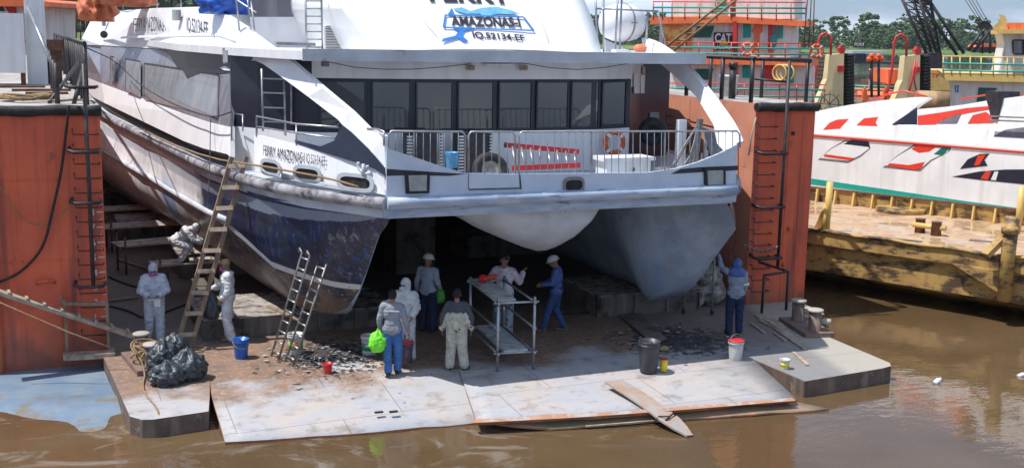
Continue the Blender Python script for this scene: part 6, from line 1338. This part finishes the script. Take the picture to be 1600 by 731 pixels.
M['f2_white'] = mat('f2_white', (.84,.85,.86), .35, var=(.74,.75,.76), scale=.9, streak=(.66,.66,.66), dirt=(.45,.42,.4), dscale=2.5, dlo=.66, dhi=.76)
M['f2_red'] = mat('f2_red', (.75,.05,.025), .35, var=(.65,.05,.03), scale=2)
hullp = [(1120,190),(1262,177),(1300,169),(1328,164),(1362,159),(1397,155),(1430,152),(1453,152),(1440,160),(1418,178),(1394,196),(1433,197),(1700,199),(1700,372),(1597,360),(1268,310),(1120,290)]
fp2([(1120,199.5),(1271,211),(1400,221),(1600,236.3),(1700,244),(1700,372),(1597,360),(1268,310),(1120,290)], M['f2_white'], 'hull', 0, 4.5)
fp2([(1120,189),(1262,177),(1300,169),(1328,164),(1362,159),(1397,155),(1430,152),(1453,152),(1440,160),(1418,178),(1394,196),(1433,197),(1700,199),(1700,243.9),(1600,236.2),(1400,220.9),(1271,210.9),(1120,199.3)], M['f2_white'], 'upper_side', 0, .25)
mb = MB(); mb.prism([W2u(1120,190,-.25), W2u(1262,178,-.25), W2u(1390,200,-.25), W2u(1700,202,-.25), W2u(1700,240,-.25), W2u(1120,198,-.25)], nrm*4); mb.build('cabin', M['f2_white'], F2)
fp2([(1433,197),(1433,171),(1480,167),(1510,163),(1545,157),(1600,150),(1700,135),(1700,199)], M['f2_white'], 'upper_wing', -.02, .15)
fp2([(1120,262),(1268,279),(1400,298),(1500,313),(1597,326),(1700,341),(1700,349),(1597,333),(1500,320),(1400,306),(1268,288),(1120,271)], M['teal'], 'boot_stripe', .03, .04)
mb = MB(); mb.tube([W2p(1120,200,.02), W2p(1271,211.5,.02), W2p(1600,237.5,.02), W2p(1700,245,.02)], .045, 8); mb.build('red_line', M['f2_red'], F2)
fp2([(1286,203),(1296,192),(1308,187),(1326,186),(1312,201)], M['f2_red'], 'red_panel', .03, .04); fp2([(1338,196),(1350,185),(1372,183),(1368,191),(1371,197)], M['f2_red'], 'red_panel', .03, .04)
fp2([(1393,195),(1418,178),(1433,168),(1433,195)], M['navy'], 'side_window', .01, .05)
fp2([(1434,181),(1470,176),(1510,169),(1545,166),(1545,171),(1515,176),(1490,181),(1470,189),(1462,194),(1434,195)], M['f2_red'], 'red_swoosh', .03, .05)
fp2([(1465,193),(1480,182),(1502,178),(1495,193)], M['grey_band'], 'side_window', .03, .04); fp2([(1512,193),(1520,180),(1540,175),(1558,186),(1552,192)], M['f2_red'], 'red_panel', .03, .04)
fp2([(1552,213),(1570,203),(1600,199),(1640,197),(1640,214),(1600,216)], M['grey_band'], 'side_window', .03, .04)
for poly_, red in (([(1278,250),(1298,232),(1320,219),(1358,222),(1360,232),(1345,245),(1325,255)],[(1287,245),(1289,241),(1334,247),(1330,251)]),([(1379,262),(1402,243),(1428,226),(1487,229),(1484,236),(1455,252),(1438,268)],[(1386,259),(1390,255),(1420,258),(1445,253),(1440,262),(1430,266)])):
    fp2(poly_, M['grey_band'], 'window_recess', .015, .03); cx_ = sum(p[0] for p in poly_)/7; cy_ = sum(p[1] for p in poly_)/7
    fp2([(cx_+(x-cx_)*.93, cy_+(y-cy_)*.82-.5) for x, y in poly_], M['white_clean'], 'window_panel', .03, .03); fp2(red, M['f2_red'], 'red_bar', .045, .03)
fp2([(1318,225),(1330,219),(1356,221),(1359,230)], M['navy'], 'pane', .045, .03); fp2([(1424,233),(1433,226),(1465,228),(1452,237),(1436,239)], M['f2_red'], 'red_bar', .045, .03); fp2([(1459,241),(1475,228),(1487,229),(1472,243)], mat('dark_teal',(.01,.16,.13),.4), 'pane', .045, .03)
fp2([(1500,264),(1512,249),(1530,241),(1546,240),(1538,250),(1543,259)], M['navy'], 'window', .03, .04); fp2([(1522,259),(1528,243),(1540,242),(1530,258)], M['f2_red'], 'pane', .05, .04)
fp2([(1488,276),(1530,268),(1570,265),(1700,264),(1700,300),(1600,288),(1530,281)], M['navy'], 'window', .03, .04); fp2([(1532,279),(1540,268),(1549,268),(1543,281)], M['f2_red'], 'pane', .05, .04); fp2([(1548,281),(1554,268),(1560,268),(1556,282)], M['f2_white'], 'pane', .05, .04)
mb = MB(); mb.box(W2p(1565,165,-.6)+Vector((0,0,0)), (.85,.5,.85)); o = mb.build('vent_box', M['black_steel'], F2)
mb = MB(); mb.tube([W2p(1545,182,.1), W2p(1700,187,.1)], .03, 6); mb.tube([W2p(1545,188,.1), W2p(1700,193,.1)], .03, 6); mb.build('handrail', M['alu'], F2)
c = W2p(1296,163,-1.5); mb = MB(); mb.torus(c, .34, .022, nrm, 26, 6); 
for k in range(8): a = k*math.pi/4; d = u*math.cos(a)+Vector((0,0,math.sin(a))); mb.tube([c, c+d*.46], .018, 5)
solo(mb, 'helm_wheel', M['black_steel'], 'black ship wheel standing above the white ferry beside the first yellow mast', 'wheel')
# red pipe frame over the second ferry
mb = MB(); mb.tube([W2p(1355,160,-2), W2p(1385,148,-2), W2p(1412,142,-2), W2p(1450,152,-2)], .035, 6); mb.tube([W2p(1500,155,-2), W2p(1570,144,-2), W2p(1600,150,-2)], .03, 6); mb.build('red_rail', M['f2_red'], F2)
# ---------------------------------------------------------------- helper: boats drawn on an upright plane at a distance
class Face:
    def __init__(s, px, d, yaw=0):
        f = Vector((FW.x, FW.y, 0)).normalized(); a = math.radians(yaw); s.n = Vector((f.x*math.cos(a)-f.y*math.sin(a), f.x*math.sin(a)+f.y*math.cos(a), 0)); s.p = atd(px, 60, d); s.u = Vector((s.n.y, -s.n.x, 0)); s.k = CF/d
    def q(s, px, py, off=0.): return atpl(px, py, s.p+s.n*off, s.n)
    def poly(s, pts, mt, name, parent, off=0., th=.1): mb = MB(); mb.prism([s.q(x, y, off) for x, y in pts], s.n*th); return mb.build(name, mt, parent)
    def rect(s, x0, y0, x1, y1, mt, name, parent, off=0., th=.1, sl=0.): return s.poly([(x0,y0),(x1,y0+sl*(x1-x0)),(x1,y1+sl*(x1-x0)),(x0,y1)], mt, name, parent, off, th)
    def pipe(s, pts, r, mt, name, parent, off=0., n=6): mb = MB(); mb.tube([s.q(*(p+(0,))[:2], off+(p[2] if len(p) > 2 else 0)) for p in pts], r, n); return mb.build(name, mt, parent)
def railing(f, x0, x1, y0, y1, sl, parent, off, posts, mt_p, rails, depth=0, r=.035):
    for x in posts: yy = sl*(x-x0); f.pipe([(x, y1+yy), (x, y0+yy)], r, mt_p, 'railing_post', parent, off)
    f.pipe([(x0, y0), (x1, y0+sl*(x1-x0))], r, mt_p, 'top_rail', parent, off)
    for y, mm in rails: f.pipe([(x0, y), (x1, y+sl*(x1-x0))], r*1.5, mm, 'rail', parent, off)
M['tug_white'] = mat('tug_white', (.76,.75,.72), .5, var=(.66,.64,.6), scale=.7, streak=(.5,.44,.36), dirt=(.4,.28,.18), dscale=1.6, dlo=.66, dhi=.74)
M['tug_orange'] = mat('tug_orange', (.85,.20,.05), .5, var=(.75,.14,.05), scale=1, streak=(.6,.12,.05)); M['tug_green'] = mat('tug_green', (.01,.10,.07), .4); M['tug_red'] = mat('tug_red', (.55,.035,.04), .5)
M['tiger'] = mat('mural_paint', (.70,.30,.06), .6, var=(.30,.10,.04), scale=1.1, lo=.5, hi=.54, dirt=(.85,.55,.2), dscale=1.5, dlo=.5, dhi=.53)
T1 = thing('tugboat', 'tall orange white and teal tugboat with a painted CAT sign behind the right dock wall', 'tugboat', tuple(atd(1150,200,64)))
f = Face(1150, 64, -24)
f.rect(1030,35,1236,90,M['tug_white'],'upper_wall',T1,0,2.2,.0); f.rect(1030,101,1262,165,M['tug_white'],'lower_wall',T1,0,2.2); f.rect(1050,-60,1242,30,M['tug_white'],'wheelhouse',T1,.5,2.2)
f.poly([(1016,27),(1145,26),(1262,33),(1262,42),(1145,36),(1016,38)],M['tug_orange'],'deck_edge',T1,-.5,2.2); f.poly([(1040,88),(1268,92),(1268,103),(1040,100)],M['tug_orange'],'deck_edge',T1,-.55,2.2)
f.poly([(1020,155),(1262,160),(1262,205),(1255,262),(1030,262)],M['tug_orange'],'hull',T1,-.6,2.2)
railing(f,1020,1260,3,30,.006,T1,-.5,[1021,1035,1050,1070,1093,1120,1143,1168,1190,1213,1236,1259],M['f2_red'],((12,M['teal']),(20,M['teal'])))
railing(f,1040,1280,66,90,.012,T1,-.55,[1045,1070,1092,1115,1143,1162,1185,1205,1227,1250,1278],M['f2_red'],((74,M['teal']),(83,M['teal'])))
railing(f,1040,1290,130,158,.012,T1,-.55,[1045,1075,1105,1135,1163,1190,1218,1245,1270,1288],M['f2_red'],((138,M['teal']),(149,M['teal'])))
f.poly([(1090,41),(1116,41),(1110,59),(1082,59)],M['tug_green'],'window',T1,-.06,.08); f.poly([(1085,108),(1115,108),(1108,125),(1078,125)],M['tug_green'],'window',T1,-.06,.08)
sg = f.rect(1115,51,1144,79,M['black_steel'],'sign_board',T1,-.08,.1)
for s_, x, y, h, w_, mm in (('CAT',1117,66.5,14,26,M['white_clean']),('LAGOMO',1116.5,77,6.5,26,M['white_clean'])):
    a_ = f.q(x, y, -.1); text('sign_lettering', s_, a_, f.u, (0,0,1), h/f.k, mm, sg, width=w_/f.k, ext=.02, bold=.03)
f.poly([(1124,70),(1131,62),(1138,70)],M['yellow_bright'],'sign_triangle',sg,-.16,.03)
f.rect(1145,34,1151,88,M['tug_red'],'pillar',T1,-.5,.3); f.rect(1146,101,1151,150,M['tug_red'],'pillar',T1,-.5,.3); f.rect(1141,-20,1148,28,M['tug_red'],'pillar',T1,-.5,.3)
def archw(x0, y0, x1, y1, nm='shutter'): f.poly([(x0,y1),(x0,y0+4),(x0+(x1-x0)*.2,y0+1),((x0+x1)/2,y0),(x1-(x1-x0)*.2,y0+1),(x1,y0+4),(x1,y1)],M['teal'],nm,T1,-.06,.08)
archw(1161,34,1173,59); archw(1213,36,1223,60); archw(1160,101,1172,122); archw(1228,104,1240,130)
f.poly([(1173,50),(1178,42),(1191,33),(1191,51),(1187,51),(1186,80),(1183,84),(1178,80),(1178,51)],M['tug_orange'],'painted_arrow',T1,-.07,.06); f.poly([(1203,57),(1214,55),(1213,68),(1208,80),(1205,74)],M['teal'],'painted_shape',T1,-.10,.06)
f.rect(1200,33,1207,84,M['tug_red'],'door',T1,-.08,.08); f.rect(1192,101,1210,124,M['tug_red'],'door',T1,-.08,.08); f.rect(1117,1,1134,22,M['teal'],'window',T1,.4,.08); f.rect(1207,36,1218,54,M['grey_band'],'window',T1,-.09,.1)
f.rect(1036,40,1082,78,M['tiger'],'painted_panel',T1,-.05,.06)
for (x, y) in ((1168,77),(1276,80)): lifering(f.q(x, y, -1.7), .30, .085, f.n, ('faded orange life ring hanging on the middle rail of the tall tugboat','faded orange life ring at the right end of the tall tugboat rail')[x > 1200])
mb = MB(); mb.tube([f.q(1040,74,-3), f.q(1150,-12,-3)], .07, 7); mb.tube([f.q(1052,80,-3), f.q(1165,-12,-3)], .07, 7)
for k in range(8): t_ = k/8; mb.tube([f.q(1040+110*t_,74-86*t_,-3), f.q(1052+113*(t_+.06),80-92*(t_+.06),-3)], .04, 5)
mb.build('derrick_boom', M['rope'], T1)
mb = MB()
for dx in (0, 5, 9): mb.tube([f.q(1264+dx,-30,-2), f.q(1256+dx*1.6,70,-2)], .03, 5)
mb.build('stay', M['rusty'], T1)
for k in range(3): mb = MB(); mb.torus(f.q(1218+k*6,114,-1), .42, .05, f.n+f.u*.4, 20, 6); solo(mb, 'hose_coil', M['yellow'], ('left','middle','right')[k]+' loop of yellow hose hanging on the lower deck of the tall tugboat', 'hose')
# ---- timber stack and yellow push knees
f = Face(1300, 92, 0)
TS = thing('timber_stack', 'stack of brown sawn timber between the tall tugboat and the first yellow mast', 'timber', tuple(f.q(1285,150)))
for k in range(11): f.rect(1262+(k%2),86+k*6.4,1302-(k%3),91.5+k*6.4,M['wood'],'timber',TS,0,2)
PB = thing('pusher_boat', 'low red and white pusher boat with teal rails behind the white ferry', 'boat', tuple(f.q(1380,200)))
f.poly([(1270,148),(1460,150),(1470,215),(1270,215)],M['tug_orange'],'hull',PB,0,14); f.rect(1335,153,1440,161,M['tug_white'],'white_band',PB,-.1,.2); f.rect(1280,142,1340,150,M['wing_top'],'deck_house',PB,1,3)
f.pipe([(1334,135),(1415,137)],.12,M['teal'],'rail',PB,0); f.pipe([(1334,141),(1415,143)],.06,M['teal'],'rail',PB,0)
for x in (1385,1352): f.poly([(x-4,158),(x-3,142),(x,136),(x+3,142),(x+4,158)],M['tug_orange'],'bollard',PB,-.4,.4)
def knee(x0, x1, yt, label, ty):
    t = thing('push_knee', label, 'push knee', tuple(f.q((x0+x1)/2,190,-3)), 0, 'yellow push knees of the pusher boat')
    f.poly([(x0,yt+60),(x0+4,yt+48),(x0+8,yt+40),(x0+12,yt+2),(x1,yt),(x1-2,yt+110),(x0-14,yt+110),(x0-12,yt+85)],M['cream'],'knee',t,-3,1.2)
    mb = MB()
    for k in range(17): mb.torus(f.q(x1+7,yt+3+k*5.2,-2.5), .30, .17, (0,0,1), 14, 6)
    mb.build('tyre_fender', M['black_rubber'], t)
    f.poly([(x1-8,yt-4),(x1-10,yt-8),(x1-6,yt-9),(x1-5,yt-13),(x1-1,yt-13),(x1,yt-9),(x1+3,yt-8),(x1+1,yt-3),(x1,yt),(x1-7,yt)],M['red'],'pump_head',t,-3,.6)
    f.rect(x1-9,yt+19,x1,yt+28,M['red'],'red_box',t,-3.3,.4)
    pts = [(x0+14,yt+2),(x0+15,yt-20),(x0+12,yt-28),(x0+5,yt-32),(x0-2,yt-28),(x0-5,yt-18),(x0-8,yt+20),(x0-13,yt+50),(x0-26,yt+90)]; f.pipe(pts,.10,M['red'],'pipe',t,-3.4,7)
knee(1284,1319,84,'yellow push knee with tyre stack, left of the pair and beside the ship wheel',0); knee(1402,1438,86,'yellow push knee with tyre stack and red hoses, right of the pair',0)
mb = MB(); mb.tube([f.q(1430,95,-3.6), f.q(1424,130,-3.6), f.q(1420,145,-3.6)], .07, 6); mb.tube([f.q(1434,95,-3.6), f.q(1428,125,-3.6), f.q(1432,142,-3.6)], .06, 6); solo(mb, 'hydraulic_hose', M['red'], 'red hoses running down the right push knee', 'hose')
for x in (1362,1373):
    t = thing('warning_light_pole', 'black pole with orange lamps, the '+('left' if x < 1370 else 'right')+' of two between the push knees', 'lamp pole', tuple(f.q(x,150,-2)), 0, 'black poles with orange lamps'); f.pipe([(x,152),(x,94)],.11,M['black_steel'],'pole',t,-2)
    for dx, dy in ((-3,0),(3,-1),(0,-4)): mb = MB(); ell(mb, f.q(x+dx*1.2,93+dy*1.3,-2), (.24,.24,.22), None, 8, 6); mb.build('lamp', M['orange'], t)
# person in a yellow helmet on the pusher
pk = f.q(1358,142,-1.5); person('person in yellow helmet and dark red shirt standing on the pusher boat', tuple(pk), head_to(pk,95), None, [('shirt','maroon') if 'maroon' in M else ('shirt','grey_shirt'), ('trousers','khaki'), ('helmet','helmet_yellow'), ('shoes','shoe')], 1.0)
# brown cargo cylinder and yellow hull boxes behind
CB = thing('cargo_barge', 'orange and yellow steel barge behind the right push knee', 'barge', tuple(f.q(1420,160,12))); f.rect(1388,109,1420,132,M['tug_orange'],'orange_box',CB,12,5)
f.rect(1445,110,1500,142,M['yellow'],'yellow_box',CB,10,5); a_ = f.q(1455,122,9.9); text('lettering','TP',a_,f.u,(0,0,1),.38,M['red'],CB,width=.7,ext=.05,bold=.03); f.poly([(1385,130),(1540,135),(1540,175),(1385,175)],M['rusty'],'hull',CB,12.5,8)
TK_ = thing('tank', 'brown rusty cylindrical tank lying behind the second ferry', 'tank', tuple(f.q(1460,158,-6))); mb = MB(); c0, c1 = f.q(1432,158,-8), f.q(1482,160,-8); mb.lathe(c0, [(.6,0),(.78,.05),(.78,(c1-c0).length*.5),(.80,(c1-c0).length*.51),(.78,(c1-c0).length*.53),(.78,(c1-c0).length)], 20, c1-c0); mb.build('shell', mat('tank_brown',(.30,.18,.09),.6,var=(.42,.27,.13),scale=2,bump=.2), TK_)
# ---- lattice crane
CR = thing('crane', 'black lattice boom crane rising against the sky at the right', 'crane', tuple(atd(1470,120,130))); f = Face(1470, 130, 0)
def chord(a, b, r=.16, off=0, name='chord'): f.pipe([a, b], r, M['black_steel'], name, CR, off, 5)
ch = [((1407,-6),(1450,90)),((1424,-6),(1459,92)),((1434,-6),(1466,90)),((1452,-6),(1471,95))]
for k, (a, b) in enumerate(ch): chord(a, b, .18, (k%2)*1.5)
chord((1436,0),(1495,86),.2,.5); chord((1452,2),(1506,84),.2,.5); chord((1452,0),(1506,84),.12,2)
for k in range(9):
    t0, t1 = k/9, (k+1)/9
    for (a, b), (c, d), o1 in ((ch[0],ch[1],0),(ch[2],ch[3],0),(ch[1],ch[2],1.5)):
        p = (a[0]+(b[0]-a[0])*t0, a[1]+(b[1]-a[1])*t0); q = (c[0]+(d[0]-c[0])*t1, c[1]+(d[1]-c[1])*t1); r_ = (c[0]+(d[0]-c[0])*t0, c[1]+(d[1]-c[1])*t0); chord(p, q, .07, o1, 'lacing'); chord(p, r_, .07, o1, 'lacing')
f.poly([(1430,-8),(1455,-8),(1457,3),(1452,9),(1440,6),(1434,2)],M['black_steel'],'head_frame',CR,0,1.5)
f.poly([(1443,92),(1452,84),(1466,82),(1472,90),(1472,125),(1445,120)],M['black_steel'],'cab',CR,-1,4)
chord((1535,48),(1513,80),.2); chord((1550,44),(1521,82),.2); chord((1548,46),(1547,84),.16); chord((1537,46),(1535,84),.12); chord((1519,69),(1530,69),.12)
f.poly([(1532,36),(1537,33),(1544,34),(1550,41),(1553,47),(1546,46),(1540,42),(1536,47)],M['black_steel'],'sheave_block',CR,0,1)
for a, b in ((1505,1533),(1511,1537),(1516,1541),(1522,1550)): chord((a,-4),(b,38 if b < 1545 else 46),.04,0,'cable')
f.poly([(1440,122),(1600,124),(1600,140),(1440,140)],M['rusty'],'pontoon',CR,1,6)
# ---- yellow towboat on the right
T2 = thing('towboat', 'white and yellow towboat with teal rails at the far right', 'towboat', tuple(atd(1540,170,60))); f = Face(1540, 60, -18)
f.poly([(1484,120),(1700,126),(1700,215),(1494,215),(1492,140)],M['tug_white'],'lower_wall',T2,0,6); f.poly([(1472,114),(1700,119),(1700,131),(1478,126)],M['yellow'],'deck_edge',T2,-.45,8)
f.poly([(1566,52),(1700,52),(1700,116),(1560,116),(1567,84),(1570,70)],M['tug_white'],'wheelhouse',T2,0,5); f.poly([(1562,46),(1700,46),(1700,53),(1562,53)],M['yellow'],'roof',T2,-.6,6); f.rect(1575,36,1700,46,M['tug_orange'],'roof_coaming',T2,0,5)
f.poly([(1562,52),(1552,45),(1553,40),(1563,33),(1557,30),(1564,31),(1562,23),(1570,25),(1574,33),(1568,45)],M['yellow'],'bow_ornament',T2,-.4,.4)
mb = MB(); rp = [(1583,62),(1612,62),(1614,64),(1614,84),(1612,86),(1585,86),(1582,83),(1581,65)]; f.poly(rp,M['black_rubber'],'window',T2,-.06,.1); f.rect(1584,64,1597,84,M['grey_band'],'pane',T2,-.08,.05)
railing(f,1472,1700,88,117,.02,T2,-.45,[1474,1487,1500,1516,1533,1552,1574,1584,1600],M['yellow'],((99,M['teal']),(110,M['teal'])))
f.poly([(1529,137),(1558,138),(1545,158),(1526,160)],M['tug_green'],'window',T2,-.06,.1); f.rect(1492,134,1498,144,M['blue_plastic'],'number_plate',T2,-.06,.1); a_ = f.q(1493,142,-.1); text('lettering','51',a_,f.u,(0,0,1),.2,M['white_clean'],T2,width=.16,ext=.03)
# ---- village landing stages on the far bank
f = Face(1375, 260, 0)
FV = thing('floating_shop', 'low floating landing stage with a sign board by the far bank', 'floating building', tuple(f.q(1375,100)))
f.rect(1333,66,1352,74,M['black_steel'],'sign',FV,0,.4); a_ = f.q(1335,72,-.2); text('sign_lettering','PORT',a_,f.u,(0,0,1),.7,M['tug_white'],FV,width=2.2,ext=.05,bold=.02); f.rect(1332,80,1384,84,M['dirty_white'],'roof',FV,-1,6); f.rect(1336,84,1352,98,M['navy'],'hut',FV,0,4); f.rect(1354,86,1378,95,M['dirty_white'],'hut',FV,0,4); f.rect(1330,97,1405,100,M['black_steel'],'pontoon',FV,-1,8)
f.pipe([(1342,66),(1342,46)],.12,M['steel_dull'],'mast',FV,0)
FV2 = thing('river_house', 'small house with blue wall and red roof on the far bank at the right', 'house', tuple(f.q(1540,90))); f.rect(1530,74,1562,83,M['navy'],'wall',FV2,0,5); f.poly([(1527,74),(1533,69),(1562,69),(1565,74)],M['tug_orange'],'roof',FV2,-.5,6)
# ---------------------------------------------------------------- boat and clutter behind the left dock wall
f = Face(40, 74, 0); T3 = thing('river_boat', 'white and orange boat with a red painted panel behind the left dock wall', 'boat', tuple(f.q(30,120)))
f.poly([(-160,8),(62,8),(64,95),(-160,95)],M['tug_white'],'wall',T3,0,6); f.poly([(-160,-2),(50,-2),(78,4),(80,11),(-160,9)],M['tug_orange'],'roof',T3,-1,8); f.poly([(-160,62),(40,62),(40,68),(-160,68)],M['tug_orange'],'deck_edge',T3,-1,2); f.poly([(-160,68),(60,68),(60,190),(-160,190)],M['tug_white'],'hull',T3,-.6,8)
f.poly([(-60,6),(18,6),(25,15),(25,38),(18,47),(-60,47)],M['tug_red'],'red_panel',T3,-.08,.1); f.poly([(-20,8),(5,8),(13,20),(13,36),(-20,36)],M['white_clean'],'painted_window',T3,-.14,.1); f.poly([(-20,9),(3,9),(8,18),(-20,18)],M['black_steel'],'pane',T3,-.2,.1)
for (x, y) in ((1,25),(8,25),(1,32),(8,32)): mb = MB(); mb.lathe(f.q(x,y,-.2), [(.11,0),(.11,.05)], 10, -f.n); mb.build('painted_petal', M['tug_red'], T3)
railing(f,-160,33,39,62,0,T3,-1,[-40,-20,2,22,33],M['black_steel'],((48,M['black_steel']),(56,M['black_steel'])),r=.05)
f.poly([(3,74),(10,80),(3,86),(-4,80)],M['wood'],'painted_diamond',T3,-.7,.08)
f = Face(100, 120, 0); LR = thing('bank_jetty', 'dark pipe railing of a jetty beyond the left dock wall', 'railing', tuple(f.q(100,75)))
for x in range(70, 150, 8): f.pipe([(x,66),(x,34)],.07,M['black_steel'],'railing_post',LR,0)
f.pipe([(66,35),(122,37)],.07,M['black_steel'],'top_rail',LR,0); f.pipe([(66,48),(148,49)],.06,M['black_steel'],'rail',LR,0); f.poly([(62,64),(150,66),(150,74),(62,72)],M['block'],'platform',LR,0,3); f.pipe([(70,6),(118,12)],.09,M['rusty'],'wire',LR,0); f.pipe([(92,12),(92,60)],.05,M['rusty'],'pole',LR,0); f.pipe([(119,12),(120,60)],.05,M['rusty'],'pole',LR,0)
# ================================================================ AIR
hz_ = bpy.data.materials.new('humid_air'); hz_.use_nodes = True; n_ = hz_.node_tree; n_.nodes.clear(); ho = n_.nodes.new('ShaderNodeOutputMaterial'); pv = n_.nodes.new('ShaderNodeVolumePrincipled')
pv.inputs['Density'].default_value = .00009; pv.inputs['Color'].default_value = (.82, .88, .95, 1); pv.inputs['Anisotropy'].default_value = .3; n_.links.new(pv.outputs[0], ho.inputs['Volume'])
mb = MB(); mb.box((200, 900, 30), (2400, 2400, 66)); tag(mb.build('haze', hz_), 'thin humid haze over the river', 'haze', kind='stuff')
